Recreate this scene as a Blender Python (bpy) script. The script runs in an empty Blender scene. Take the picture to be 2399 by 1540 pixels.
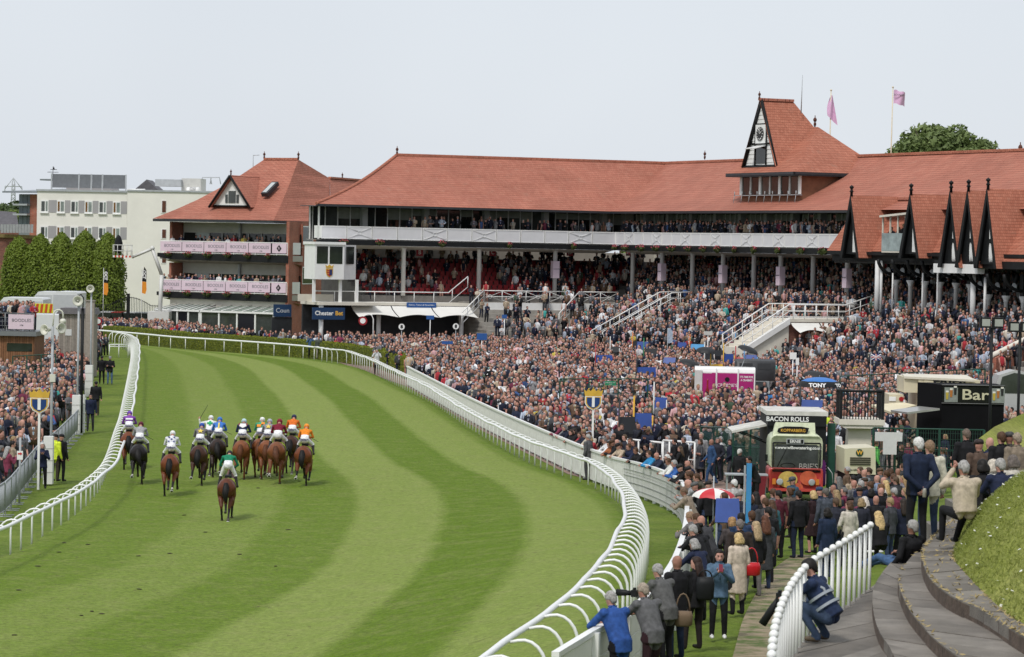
import bpy, bmesh, math, random
import numpy as np
from mathutils import Vector, Matrix
R = math.radians
random.seed(7); rng = np.random.default_rng(7)
sc = bpy.context.scene
col = sc.collection
#-- camera, sky, sun
FPX, W0, H0 = 7000.0, 2399.0, 1540.0
CAMH, VH, ROLL = 9.0, 582.0, 0.020
cam_d = bpy.data.cameras.new('camera'); cam = bpy.data.objects.new('camera', cam_d); col.objects.link(cam)
cam_d.sensor_width = 36.0; cam_d.lens = 36.0*FPX/W0; cam_d.clip_start = 1.0; cam_d.clip_end = 6000
cam_d.dof.use_dof = True; cam_d.dof.focus_distance = 112; cam_d.dof.aperture_fstop = 5.6
pitch = math.atan((H0/2-VH)/FPX)
CM = Matrix.Rotation(math.pi/2-pitch, 4, 'X') @ Matrix.Rotation(ROLL, 4, 'Z')
CM.translation = Vector((0, 0, CAMH)); cam.matrix_world = CM
sc.camera = cam
CM3 = CM.to_3x3(); CORG = Vector((0, 0, CAMH)); CI = CM.inverted()
w = bpy.data.worlds.new('World'); sc.world = w; w.use_nodes = True
wn = w.node_tree; bg = wn.nodes['Background']; bg.inputs['Strength'].default_value = 0.1
sky = wn.nodes.new('ShaderNodeTexSky'); sky.sky_type = 'NISHITA'; sky.sun_disc = False
SUN_EL, SUN_AZ = R(54), R(207)          # azimuth clockwise from +Y
sky.sun_elevation = SUN_EL; sky.sun_rotation = SUN_AZ; sky.dust_density = 3.0; sky.altitude = 20
tc = wn.nodes.new('ShaderNodeTexCoord'); nz = wn.nodes.new('ShaderNodeTexNoise'); nz.inputs['Scale'].default_value = 3.0; nz.inputs['Detail'].default_value = 4
cr = wn.nodes.new('ShaderNodeValToRGB')
cr.color_ramp.elements[0].position = .35; cr.color_ramp.elements[0].color = (6.3, 6.7, 7.25, 1)
cr.color_ramp.elements[1].position = .7; cr.color_ramp.elements[1].color = (7.0, 7.4, 7.9, 1)
mx = wn.nodes.new('ShaderNodeMixRGB'); mx.inputs['Fac'].default_value = 0.88
wn.links.new(tc.outputs['Generated'], nz.inputs['Vector']); wn.links.new(nz.outputs['Fac'], cr.inputs['Fac'])
wn.links.new(sky.outputs['Color'], mx.inputs[1]); wn.links.new(cr.outputs['Color'], mx.inputs[2])
wn.links.new(mx.outputs['Color'], bg.inputs['Color'])
sl = bpy.data.lights.new('sun', 'SUN'); sl.energy = 1.9; sl.angle = R(11); sl.color = (1, .96, .9)
so = bpy.data.objects.new('sun', sl); col.objects.link(so)
sdir = Vector((math.sin(SUN_AZ)*math.cos(SUN_EL), math.cos(SUN_AZ)*math.cos(SUN_EL), math.sin(SUN_EL)))
so.rotation_euler = sdir.to_track_quat('Z', 'Y').to_euler(); so.location = (-60, -60, 90)
sc.view_settings.view_transform = 'Standard'; sc.view_settings.look = 'None'
sc.view_settings.exposure = 0.26; sc.view_settings.gamma = 1.0
#-- pixel helpers (photo at 2399x1540)
def ray(u, v):
 d = CM3 @ Vector((u-(W0-1)/2-.5, -(v-H0/2), -FPX)); return d/d.y
def P(u, v, d): return CORG + ray(u, v)*d
def PZ(u, v, z):
 r = ray(u, v); return CORG + r*((z-CAMH)/r.z)
def smooth(a, b, x):
 t = min(1, max(0, (x-a)/(b-a))); return t*t*(3-2*t)
def gz(x, y):
 return max(0.0, (112-y))*0.031*smooth(-6, 3, x) if y < 112 else 0.0
def PG(u, v, dz=0.0):
 z = 0.0
 for _ in range(12):
  p = PZ(u, v, z+dz); z = z+.6*(gz(p.x, p.y)-z)
 p = PZ(u, v, z+dz); return Vector((p.x, p.y, p.z-dz))
def px(p):
 q = CI @ Vector(p); return (W0/2+q.x/-q.z*FPX, H0/2-q.y/-q.z*FPX)
#-- materials
def new_mat(name):
 m = bpy.data.materials.new(name); m.use_nodes = True
 return m, m.node_tree.nodes, m.node_tree.links, m.node_tree.nodes['Principled BSDF']
MC = {}
def M(name, c=(.5, .5, .5), rough=.6, var=.12, scale=3.0, bump=0.0, metal=0.0, emit=0.0, spec=.4, bscale=None, alpha=1.0):
 if name in MC: return MC[name]
 m, n, l, b = new_mat(name)
 b.inputs['Roughness'].default_value = rough; b.inputs['Metallic'].default_value = metal
 b.inputs['Specular IOR Level'].default_value = spec
 c4 = (c[0], c[1], c[2], 1)
 if var > 0:
  t = n.new('ShaderNodeTexCoord'); nz = n.new('ShaderNodeTexNoise'); nz.inputs['Scale'].default_value = scale; nz.inputs['Detail'].default_value = 5
  nz.inputs['Roughness'].default_value = .65
  r = n.new('ShaderNodeValToRGB')
  r.color_ramp.elements[0].position = .3; r.color_ramp.elements[0].color = tuple(max(0, x*(1-var)) for x in c)+(1,)
  r.color_ramp.elements[1].position = .7; r.color_ramp.elements[1].color = tuple(min(1, x*(1+var)) for x in c)+(1,)
  l.new(t.outputs['Object'], nz.inputs['Vector']); l.new(nz.outputs['Fac'], r.inputs['Fac']); l.new(r.outputs['Color'], b.inputs['Base Color'])
  if bump > 0:
   n2 = nz
   if bscale:
    n2 = n.new('ShaderNodeTexNoise'); n2.inputs['Scale'].default_value = bscale; n2.inputs['Detail'].default_value = 3
    l.new(t.outputs['Object'], n2.inputs['Vector'])
   bp = n.new('ShaderNodeBump'); bp.inputs['Strength'].default_value = bump; bp.inputs['Distance'].default_value = .05
   l.new(n2.outputs['Fac'], bp.inputs['Height']); l.new(bp.outputs['Normal'], b.inputs['Normal'])
 else: b.inputs['Base Color'].default_value = c4
 MC[name] = m; return m
def MA(name, attr, default_rough=.75, kind='OBJECT', bump=.0, var=.25, vscale=14.0):
 """colour read from a per-object property (or a mesh attribute), with fine cloth-like variation"""
 if name in MC: return MC[name]
 m, n, l, b = new_mat(name); b.inputs['Roughness'].default_value = default_rough; b.inputs['Specular IOR Level'].default_value = .25
 a = n.new('ShaderNodeAttribute'); a.attribute_type = kind; a.attribute_name = attr
 t = n.new('ShaderNodeTexCoord'); nz = n.new('ShaderNodeTexNoise'); nz.inputs['Scale'].default_value = vscale; nz.inputs['Detail'].default_value = 4
 mr = n.new('ShaderNodeMapRange'); mr.inputs['From Min'].default_value = .3; mr.inputs['From Max'].default_value = .7
 mr.inputs['To Min'].default_value = 1-var; mr.inputs['To Max'].default_value = 1+var
 vm = n.new('ShaderNodeVectorMath'); vm.operation = 'SCALE'
 l.new(t.outputs['Object'], nz.inputs['Vector']); l.new(nz.outputs['Fac'], mr.inputs['Value'])
 l.new(a.outputs['Color'], vm.inputs[0]); l.new(mr.outputs['Result'], vm.inputs['Scale']); l.new(vm.outputs['Vector'], b.inputs['Base Color'])
 if bump:
  bp = n.new('ShaderNodeBump'); bp.inputs['Strength'].default_value = bump; bp.inputs['Distance'].default_value = .03
  l.new(nz.outputs['Fac'], bp.inputs['Height']); l.new(bp.outputs['Normal'], b.inputs['Normal'])
 MC[name] = m; return m
def glass(name, c, rough=.06, var=.5, scale=.6):
 m = M(name, c, rough, var, scale, spec=.6); return m
#-- mesh builder
class MB:
 def __init__(s): s.v = []; s.f = []; s.m = []; s.sm = []
 def add(s, vs, fs, m=0, smooth=False):
  o = len(s.v); s.v += [tuple(p) for p in vs]
  for f in fs: s.f.append(tuple(i+o for i in f)); s.m.append(m); s.sm.append(smooth)
  return s
 def box(s, c, d, m=0, rz=0.0, taper=1.0, rot=None):
  x, y, z = d[0]/2, d[1]/2, d[2]/2
  vs = [Vector((a*x*(taper if k > 0 else 1), b*y*(taper if k > 0 else 1), k*z)) for k in (-1, 1) for a, b in ((-1, -1), (1, -1), (1, 1), (-1, 1))]
  if rz: vs = [Matrix.Rotation(rz, 3, 'Z') @ q for q in vs]
  if rot is not None: vs = [rot @ q for q in vs]
  vs = [q+Vector(c) for q in vs]
  return s.add(vs, [(3, 2, 1, 0), (4, 5, 6, 7), (0, 1, 5, 4), (1, 2, 6, 5), (2, 3, 7, 6), (3, 0, 4, 7)], m)
 def bx(s, x0, x1, y0, y1, z0, z1, m=0): return s.box(((x0+x1)/2, (y0+y1)/2, (z0+z1)/2), (abs(x1-x0), abs(y1-y0), abs(z1-z0)), m)
 def quad(s, a, b, c, d, m=0): return s.add([a, b, c, d], [(0, 1, 2, 3)], m)
 def slab(s, pts, thick, nrm=None, m=0):
  """closed plate: polygon pts extruded by -thick along its normal"""
  pts = [Vector(p) for p in pts]; n = len(pts)
  if nrm is None: nrm = (pts[1]-pts[0]).cross(pts[2]-pts[0]).normalized()
  q = [p-Vector(nrm)*thick for p in pts]
  fs = [tuple(range(n)), tuple(range(2*n-1, n-1, -1))]+[(i, i+n, (i+1) % n+n, (i+1) % n) for i in range(n)]
  return s.add(pts+q, fs, m)
 def prism(s, poly, y0, y1, m=0):
  """polygon in (x,z) extruded between y0 and y1"""
  n = len(poly); vs = [(x, y0, z) for x, z in poly]+[(x, y1, z) for x, z in poly]
  return s.add(vs, [tuple(range(n)), tuple(range(2*n-1, n-1, -1))]+[((i+1) % n, i, i+n, (i+1) % n+n) for i in range(n)], m)
 def tube(s, pts, r, m=0, n=6, closed=False, r2=None, smooth=True, cap=True):
  pts = [Vector(p) for p in pts]; k = len(pts); rings = []; up0 = None
  for i, p in enumerate(pts):
   if closed: t = pts[(i+1) % k]-pts[i-1]
   else: t = pts[min(i+1, k-1)]-pts[max(i-1, 0)]
   if t.length < 1e-9: t = Vector((0, 0, 1))
   t.normalize()
   if up0 is None:
    up0 = Vector((0, 0, 1)) if abs(t.z) < .9 else Vector((1, 0, 0))
   a = t.cross(up0)
   if a.length < 1e-4: a = t.cross(Vector((.3, 1, .2)))
   a.normalize(); b = a.cross(t)
   rr = r[i] if isinstance(r, (list, tuple)) else r
   rings.append([p+(a*math.cos(2*math.pi*j/n)+b*math.sin(2*math.pi*j/n))*rr for j in range(n)])
   up0 = b
  vs = [q for g in rings for q in g]; fs = []
  for i in range(k if closed else k-1):
   i2 = (i+1) % k
   for j in range(n): fs.append((i*n+j, i*n+(j+1) % n, i2*n+(j+1) % n, i2*n+j))
  s.add(vs, fs, m, smooth)
  if cap and not closed:
   o = len(s.v)-len(vs); s.f.append(tuple(o+j for j in range(n-1, -1, -1))); s.m.append(m); s.sm.append(False)
   s.f.append(tuple(o+(k-1)*n+j for j in range(n))); s.m.append(m); s.sm.append(False)
  return s
 def loft(s, rings, m=0, smooth=True, cap=True):
  n = len(rings[0]); vs = [q for g in rings for q in g]; fs = []
  for i in range(len(rings)-1):
   for j in range(n): fs.append((i*n+j, i*n+(j+1) % n, (i+1)*n+(j+1) % n, (i+1)*n+j))
  o = len(s.v); s.add(vs, fs, m, smooth)
  if cap:
   s.f.append(tuple(o+j for j in range(n-1, -1, -1))); s.m.append(m); s.sm.append(smooth)
   s.f.append(tuple(o+(len(rings)-1)*n+j for j in range(n))); s.m.append(m); s.sm.append(smooth)
  return s
 def lathe(s, prof, c=(0, 0, 0), m=0, n=12, axis='Z', smooth=True):
  rings = []
  for r, z in prof:
   g = []
   for j in range(n):
    a = 2*math.pi*j/n; q = Vector((r*math.cos(a), r*math.sin(a), z))
    if axis == 'Y': q = Vector((q.x, -q.z, q.y))
    if axis == 'X': q = Vector((q.z, q.x, q.y))
    g.append(q+Vector(c))
   rings.append(g)
  return s.loft(rings, m, smooth)
 def ball(s, c, r, m=0, nu=10, nv=7):
  if not isinstance(r, (tuple, list)): r = (r, r, r)
  rings = []
  for i in range(nv+1):
   t = math.pi*i/nv; rr = max(math.sin(t), 1e-3)
   rings.append([Vector((c[0]+r[0]*rr*math.cos(2*math.pi*j/nu), c[1]+r[1]*rr*math.sin(2*math.pi*j/nu), c[2]-r[2]*math.cos(t))) for j in range(nu)])
  return s.loft(rings, m, True)
 def disc(s, c, r, th=.02, m=0, n=24, sx=1.0):
  """round plate facing -Y"""
  return s.lathe([(r, 0), (r, th)], (0, 0, 0), m, n, 'Y', False) if False else s.prism([(c[0]+sx*r*math.cos(2*math.pi*j/n), c[2]+r*math.sin(2*math.pi*j/n)) for j in range(n)], c[1], c[1]+th, m)
 def mesh(s, name, mats):
  me = bpy.data.meshes.new(name); me.from_pydata(s.v, [], s.f)
  for mt in (mats if isinstance(mats, (list, tuple)) else [mats]): me.materials.append(mt)
  me.polygons.foreach_set('material_index', s.m); me.polygons.foreach_set('use_smooth', s.sm); me.update(); return me
 def build(s, name, mats, parent=None, loc=(0, 0, 0), rz=0.0):
  return link(name, s.mesh(name, mats), parent, loc, rz)
def link(name, me, parent=None, loc=(0, 0, 0), rz=0.0, scale=None):
 o = bpy.data.objects.new(name, me); col.objects.link(o); o.location = loc
 if rz: o.rotation_euler = (0, 0, rz)
 if scale is not None: o.scale = (scale,)*3 if isinstance(scale, (int, float)) else scale
 if parent is not None: o.parent = parent
 return o
def tag(o, label, cat, group=None):
 o['label'] = label; o['category'] = cat
 if group: o['group'] = group
 return o
def thing(name, label, cat, loc=(0, 0, 0), rz=0.0, group=None):
 return tag(link(name, None, None, loc, rz), label, cat, group)
def struct(o): o['kind'] = 'structure'; return o
def stuff(o, label=None, cat=None):
 o['kind'] = 'stuff'
 if label: o['label'] = label
 if cat: o['category'] = cat
 return o
TXT = {}
def text(body, size, mat, parent, loc, name='lettering', depth=.012, rot=(math.pi/2, 0, 0), bold=0.0, sx=1.0, align='CENTER'):
 k = (body, size, depth, bold, align, sx)
 if k not in TXT:
  cu = bpy.data.curves.new('t', 'FONT'); cu.body = body; cu.size = size; cu.align_x = align; cu.align_y = 'CENTER'; cu.extrude = depth/2; cu.offset = bold
  cu.resolution_u = 3; cu.resolution_v = 1
  o = bpy.data.objects.new('t', cu); col.objects.link(o)
  dg = bpy.context.evaluated_depsgraph_get(); me = bpy.data.meshes.new_from_object(o.evaluated_get(dg))
  if sx != 1.0: me.transform(Matrix.Diagonal((sx, 1, 1, 1)))
  me.name = 'lettering'; bpy.data.objects.remove(o); bpy.data.curves.remove(cu); TXT[k] = me
 me = TXT[k].copy(); me.materials.clear(); me.materials.append(mat)
 o = link(name, me, parent, loc); o.rotation_euler = rot; return o
class Frame:
 """a wall plane: local x along the wall, local y into the building, z up"""
 def __init__(s, a, b):
  s.a = Vector((a[0], a[1], 0)); t = Vector((b[0]-a[0], b[1]-a[1], 0)); s.L = t.length; s.t = t.normalized()
  s.rz = math.atan2(s.t.y, s.t.x); s.n = Vector((-s.t.y, s.t.x, 0))      # into the building
 def loc(s, u, v, off=0.0):
  r = ray(u, v); o = s.a+s.n*off; k = (o-CORG).dot(s.n)/r.dot(s.n); p = CORG+r*k-s.a
  return Vector((p.dot(s.t), off, p.z))
 def world(s, x, y, z): return s.a+s.t*x+s.n*y+Vector((0, 0, z))
 def inv(s, x, y): q = Vector((x, y, 0))-s.a; return q.dot(s.t), q.dot(s.n)
def spline(pts, n=12):
 """Catmull-Rom through 3-D points"""
 pts = [Vector(p) for p in pts]; out = []
 e = [pts[0]*2-pts[1]]+pts+[pts[-1]*2-pts[-2]]
 for i in range(1, len(e)-2):
  a, b, c, d = e[i-1:i+3]
  for k in range(n):
   t = k/n
   out.append(.5*((2*b)+(c-a)*t+(2*a-5*b+4*c-d)*t*t+(3*b-a-3*c+d)*t**3))
 out.append(pts[-1]); return out
def resample(pts, n=None, step=None):
 pts = [Vector(p) for p in pts]; L = [0]
 for a, b in zip(pts, pts[1:]): L.append(L[-1]+(b-a).length)
 if step: n = max(2, int(round(L[-1]/step))+1)
 out = []; j = 0
 for i in range(n):
  t = L[-1]*i/(n-1)
  while j < len(L)-2 and L[j+1] < t: j += 1
  k = (t-L[j])/max(1e-9, L[j+1]-L[j]); out.append(pts[j].lerp(pts[j+1], k))
 return out
def copy_tree(o, parent=None):
 c = o.copy(); col.objects.link(c); c.parent = parent
 for ch in o.children: copy_tree(ch, c)
 return c
#-- turf materials
def turf_mat(name, dark, light, bands=None, dry=(.30, .27, .13), dryness=.3, divots=False):
 m, n, l, b = new_mat(name); b.inputs['Roughness'].default_value = .9; b.inputs['Specular IOR Level'].default_value = .15
 t = n.new('ShaderNodeTexCoord')
 def noise(scale, det=4, src='Object', rough=.6):
  q = n.new('ShaderNodeTexNoise'); q.inputs['Scale'].default_value = scale; q.inputs['Detail'].default_value = det; q.inputs['Roughness'].default_value = rough
  l.new(t.outputs[src], q.inputs['Vector']); return q
 def mix(f, a, c, bl='MIX'):
  q = n.new('ShaderNodeMixRGB'); q.blend_type = bl
  for i, x in zip((0, 1, 2), (f, a, c)):
   if hasattr(x, 'is_linked') or hasattr(x, 'links'): l.new(x, q.inputs[i])
   else: q.inputs[i].default_value = x if i == 0 else tuple(x)+(1,)
  return q.outputs[0]
 def ramp(src, p0, p1):
  q = n.new('ShaderNodeMapRange'); q.inputs['From Min'].default_value = p0; q.inputs['From Max'].default_value = p1; l.new(src, q.inputs['Value']); return q.outputs['Result']
 if bands:
  sp = n.new('ShaderNodeSeparateXYZ'); l.new(t.outputs['UV'], sp.inputs[0])
  nz = noise(.35, 3); ad = n.new('ShaderNodeMath'); ad.operation = 'MULTIPLY_ADD'; l.new(nz.outputs['Fac'], ad.inputs[0]); ad.inputs[1].default_value = .018; l.new(sp.outputs[0], ad.inputs[2])
  nz2 = noise(3.0, 4); ad2 = n.new('ShaderNodeMath'); ad2.operation = 'MULTIPLY_ADD'; l.new(nz2.outputs['Fac'], ad2.inputs[0]); ad2.inputs[1].default_value = .012; l.new(ad.outputs[0], ad2.inputs[2])
  r = n.new('ShaderNodeValToRGB'); el = r.color_ramp.elements
  while len(el) > 1: el.remove(el[0])
  el[0].position = 0; el[0].color = (bands[0][1],)*3+(1,)
  for p, v in bands[1:]:
   e = el.new(p); e.color = (v, v, v, 1)
  l.new(ad2.outputs[0], r.inputs['Fac'])
  base = mix(r.outputs['Color'], dark, light)
 else:
  base = mix(ramp(noise(.25, 3).outputs['Fac'], .35, .65), dark, light)
 f1 = noise(1.1, 6, rough=.7); base = mix(ramp(f1.outputs['Fac'], .42, .75), base, dry)
 n[-1].name if False else None
 last = base.node; k = n.new('ShaderNodeMath'); k.operation = 'MULTIPLY'; l.new(ramp(f1.outputs['Fac'], .45, .8), k.inputs[0]); k.inputs[1].default_value = dryness; l.new(k.outputs[0], last.inputs[0])
 f2 = noise(7.0, 9, rough=.85)
 hv = n.new('ShaderNodeMapRange'); hv.inputs['From Min'].default_value = .33; hv.inputs['From Max'].default_value = .67; hv.inputs['To Min'].default_value = .5; hv.inputs['To Max'].default_value = 1.5
 l.new(f2.outputs['Fac'], hv.inputs['Value'])
 vm = n.new('ShaderNodeVectorMath'); vm.operation = 'SCALE'; l.new(base, vm.inputs[0]); l.new(hv.outputs['Result'], vm.inputs['Scale'])
 out = vm.outputs['Vector']
 if divots:
  f3 = noise(.9, 2); f4 = noise(5.0, 4)
  mu = n.new('ShaderNodeMath'); mu.operation = 'MULTIPLY'; l.new(ramp(f3.outputs['Fac'], .52, .62), mu.inputs[0]); l.new(ramp(f4.outputs['Fac'], .60, .68), mu.inputs[1])
  out = mix(mu.outputs[0], out, (.085, .07, .03))
 l.new(out, b.inputs['Base Color'])
 f5 = noise(22.0, 4); bp = n.new('ShaderNodeBump'); bp.inputs['Strength'].default_value = .55; bp.inputs['Distance'].default_value = .06
 l.new(f5.outputs['Fac'], bp.inputs['Height']); l.new(bp.outputs['Normal'], b.inputs['Normal'])
 MC[name] = m; return m
G_D, G_L = (.096, .158, .008), (.208, .262, .062)
bands = [(0, .35), (.04, .12), (.20, .15), (.23, .48), (.36, .48), (.385, .1), (.51, .1), (.53, .78), (.67, .78), (.695, .0), (.82, .0), (.845, .75), (.965, .7), (.985, .15), (1, .1)]
m_track = turf_mat('track_turf', G_D, G_L, bands, dryness=.34, divots=True)
m_grass = turf_mat('verge_grass', (.085, .135, .014), (.135, .19, .025), None, dryness=.25)
m_white = M('white_paint', (.78, .78, .77), .35, .06, 2.0)
m_rail = M('white_plastic', (.80, .81, .80), .3, .04, 1.5, spec=.5)
xs = [-3000, -700, -200, -90]+list(np.arange(-60, -9, 3.0))+list(np.arange(-9, 16, .75))+list(np.arange(16, 82, 3.0))+[120, 260, 800, 3000]
ys = [-300, -60, 0, 15]+list(np.arange(24, 116, 1.5))+list(np.arange(118, 340, 6.0))+[420, 700, 1500, 5500]
vs = [(x, y, gz(x, y)-.06) for y in ys for x in xs]; nx = len(xs)
fs = [(j*nx+i, j*nx+i+1, (j+1)*nx+i+1, (j+1)*nx+i) for j in range(len(ys)-1) for i in range(nx-1)]
g = MB(); g.add(vs, fs, 0, True); struct(g.build('ground', m_grass))
st = [((-1300, 1720), (1245, 1700)), ((-800, 1540), (1412, 1540)), ((-330, 1400), (1492, 1400)), ((8, 1308), (1512, 1311)), ((114, 1250), (1492, 1240)),
   ((202, 1187), (1450, 1183)), ((243, 1129), (1378, 1138)), ((262, 1070), (1246, 1090)), ((277, 1022), (1150, 1036)), ((286, 978), (1078, 990)),
   ((294, 935), (1000, 938)), ((301, 897), (930, 905)), ((306, 862), (840, 864)), ((306, 838), (731, 844)), ((300, 822), (600, 832)), ((285, 812), (478, 823)),
   ((255, 806), (365, 813)), ((205, 800), (273, 805)), ((120, 797), (180, 799))]
Lc = [PG(*a) for a, b in st]; Rc = [PG(*b) for a, b in st]
Lc = [Lc[0]*2-Lc[1]]+Lc; Rc = [Rc[0]*2-Rc[1]]+Rc
LcS, RcS = spline(Lc, 7), spline(Rc, 7)
NC = 30; vs = []; uv = []
for i, (a, b) in enumerate(zip(LcS, RcS)):
 for j in range(NC+1):
  p = a.lerp(b, j/NC); vs.append((p.x, p.y, gz(p.x, p.y)+.03)); uv.append((j/NC, i/len(LcS)))
fs = [(i*(NC+1)+j, i*(NC+1)+j+1, (i+1)*(NC+1)+j+1, (i+1)*(NC+1)+j) for i in range(len(LcS)-1) for j in range(NC)]
g = MB(); g.add(vs, fs, 0, True); o = struct(g.build('race_track', m_track))
ul = o.data.uv_layers.new(name='UVMap'); li = np.empty(len(o.data.loops), np.int32); o.data.loops.foreach_get('vertex_index', li)
ul.data.foreach_set('uv', np.array(uv, np.float32)[li].ravel())
cl = MB()
for k in range(15):
 a = rng.uniform(0, 2*math.pi, 1)[0]; cl.ball((math.cos(a)*.06*rng.random(), math.sin(a)*.06*rng.random(), .02+.03*rng.random()), (.05+.05*rng.random(), .04+.05*rng.random(), .02+.03*rng.random()), 0, 6, 4)
clm = cl.mesh('turf_clod', M('turf_soil', (.05, .045, .02), .95, .5, 9))
for i, (u, v) in enumerate([(205, 1279), (137, 1297), (325, 1306), (398, 1300), (326, 1384), (44, 1386), (238, 1442), (190, 1446), (560, 1302), (430, 1210), (604, 1146), (675, 1244), (150, 1275), (385, 1110), (700, 1130), (480, 1250), (90, 1330), (645, 1330), (215, 1436), (35, 1492)]):
 p = PG(u, v); o = link('turf_clod', clm, None, (p.x, p.y, gz(p.x, p.y)+.03), rng.uniform(0, 6), (.35+.5*rng.random(), .35+.5*rng.random(), .3))
 tag(o, 'small dark clod of torn turf lying on the mown track', 'turf clod', 'torn turf clods scattered over the track')
#-- running rails
def goose(h=1.12, out=.62, r=.03):
 b = MB(); pts = [(out, 0, -.1), (out, 0, h*.55)]
 for k in range(7):
  a = k/6*math.pi/2*1.15; pts.append((out-.0-(1-math.cos(a))*out*.62, 0, h*.62+math.sin(a)*h*.42))
 pts.append((.02, 0, h)); b.tube(pts, r, 0, 6); return b.mesh('post', m_rail)
goose_me = goose()
sp = MB(); sp.tube([(0, 0, -.1), (0, 0, 1.0)], .032, 0, 6); straight_me = sp.mesh('post', m_rail)
def running_rail(pts, label, inward, h=1.12, step=1.75, gooseneck=True, r=.055, offset=.62, skip=0):
 """pts: post bases; the rail overhangs the track by `offset`"""
 pts = [Vector((p.x, p.y, gz(p.x, p.y))) for p in pts]; base = resample(pts, step=step); n = len(base)
 root = thing('running_rail', label, 'rail', base[0]); o0 = base[0]; top = []
 for i, p in enumerate(base):
  t = (base[min(i+1, n-1)]-base[max(i-1, 0)]); t.z = 0; t.normalize(); nr = Vector((-t.y, t.x, 0))*inward
  q = p-o0
  if gooseneck:
   link('post', goose_me, root, q+nr*offset, math.atan2(-nr.y, -nr.x)); top.append(q+nr*offset+Vector((0, 0, h+.02+.022*math.sin(i*1.7)*math.sin(i*.37)))+nr*.025*math.sin(i*.83))
  else: link('post', straight_me, root, q); top.append(q+Vector((0, 0, h)))
 b = MB(); b.tube(resample(spline(top, 4), step=.9), r, 0, 8); b.build('top_rail', m_rail, root); return root
Rb = [(754, 848), (791, 854), (825, 858), (858, 870), (886, 881), (954, 917), (1014, 947), (1056, 975), (1111, 1012), (1160, 1041), (1217, 1072), (1275, 1100), (1328, 1120),
   (1365, 1133), (1405, 1150), (1440, 1171), (1470, 1198), (1496, 1235), (1513, 1275), (1518, 1311), (1512, 1349), (1498, 1393), (1482, 1440), (1456, 1487), (1420, 1535), (1372, 1585), (1318, 1640), (1250, 1700), (1160, 1770)]
rail_R = spline([PG(*q) for q in Rb], 5)
running_rail(rail_R, 'long curving white goose-neck running rail between the turf and the main crowd', -1, step=1.5)
Lb = [(-160, 1380), (-70, 1342), (8, 1308), (56, 1281), (114, 1250), (158, 1223), (202, 1187), (232, 1152), (250, 1110), (264, 1062), (277, 1022), (286, 978), (293, 942), (301, 897), (306, 862), (306, 838), (299, 824), (280, 815), (255, 811)]
rail_L = spline([PG(*q) for q in Lb], 5)
running_rail(rail_L, 'white goose-neck running rail on the inner side of the track by the left crowd', -1, step=1.75)
Hb = [(205, 799), (240, 802), (273, 805), (338, 811), (415, 819), (510, 825), (604, 832), (686, 839), (731, 844), (754, 848)]
rail_H = spline([PG(*q) for q in Hb], 4)
running_rail(rail_H, 'white running rail with straight posts in front of the long clipped hedge', 1, h=1.02, step=2.6, gooseneck=False, r=.07)
#-- foliage helpers
def leaf_cards(pts, nrm, size, seed=0, jitter=.6, asp=.6, vary=.4):
 """numpy cloud of small bent leaf quads; returns verts (4n,3), faces"""
 r = np.random.default_rng(seed); n = len(pts); pts = np.asarray(pts); nrm = np.asarray(nrm)+r.normal(0, jitter, (n, 3))
 nrm /= np.linalg.norm(nrm, axis=1)[:, None]+1e-9
 a = np.cross(nrm, r.normal(0, 1, (n, 3))); a /= np.linalg.norm(a, axis=1)[:, None]+1e-9; b = np.cross(nrm, a)
 s = size*(1-vary/2+vary*r.random(n))[:, None]; v = np.empty((n, 4, 3))
 v[:, 0] = pts-a*s; v[:, 1] = pts+b*s*asp-nrm*s*.15; v[:, 2] = pts+a*s; v[:, 3] = pts-b*s*asp-nrm*s*.15
 return v.reshape(-1, 3), np.arange(4*n).reshape(-1, 4)
def leaf_mesh(name, v, f, mat):
 me = bpy.data.meshes.new(name); me.vertices.add(len(v)); me.vertices.foreach_set('co', np.asarray(v, np.float32).ravel())
 me.loops.add(f.size); me.loops.foreach_set('vertex_index', f.astype(np.int32).ravel()); me.polygons.add(len(f)); me.polygons.foreach_set('loop_start', np.arange(0, f.size, f.shape[1], dtype=np.int32))
 me.polygons.foreach_set('loop_total', np.full(len(f), f.shape[1], np.int32)); me.materials.append(mat); me.update(calc_edges=True); me.validate(); return me
def leaf_mat(name, c, c2, scale=1.2, trans=.25):
 m, n, l, b = new_mat(name); b.inputs['Roughness'].default_value = .55; b.inputs['Specular IOR Level'].default_value = .3
 gi = n.new('ShaderNodeNewGeometry'); t = n.new('ShaderNodeTexCoord'); nz = n.new('ShaderNodeTexNoise'); nz.inputs['Scale'].default_value = scale
 l.new(t.outputs['Object'], nz.inputs['Vector']); ad = n.new('ShaderNodeMath'); ad.operation = 'MULTIPLY_ADD'; l.new(gi.outputs['Random Per Island'], ad.inputs[0]); ad.inputs[1].default_value = .5
 sb = n.new('ShaderNodeMath'); sb.operation = 'SUBTRACT'; l.new(nz.outputs['Fac'], sb.inputs[0]); sb.inputs[1].default_value = .25; l.new(sb.outputs[0], ad.inputs[2])
 mxn = n.new('ShaderNodeMixRGB'); l.new(ad.outputs[0], mxn.inputs[0]); mxn.inputs[1].default_value = c+(1,); mxn.inputs[2].default_value = c2+(1,)
 l.new(mxn.outputs[0], b.inputs['Base Color'])
 tr = n.new('ShaderNodeBsdfTranslucent'); l.new(mxn.outputs[0], tr.inputs['Color']); ms = n.new('ShaderNodeMixShader'); ms.inputs[0].default_value = trans
 l.new(b.outputs[0], ms.inputs[1]); l.new(tr.outputs[0], ms.inputs[2]); l.new(ms.outputs[0], n['Material Output'].inputs['Surface'])
 MC[name] = m; return m
hl = resample(rail_H+rail_R[5:22], step=.5); hp = []; hn = []
cut = []
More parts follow.
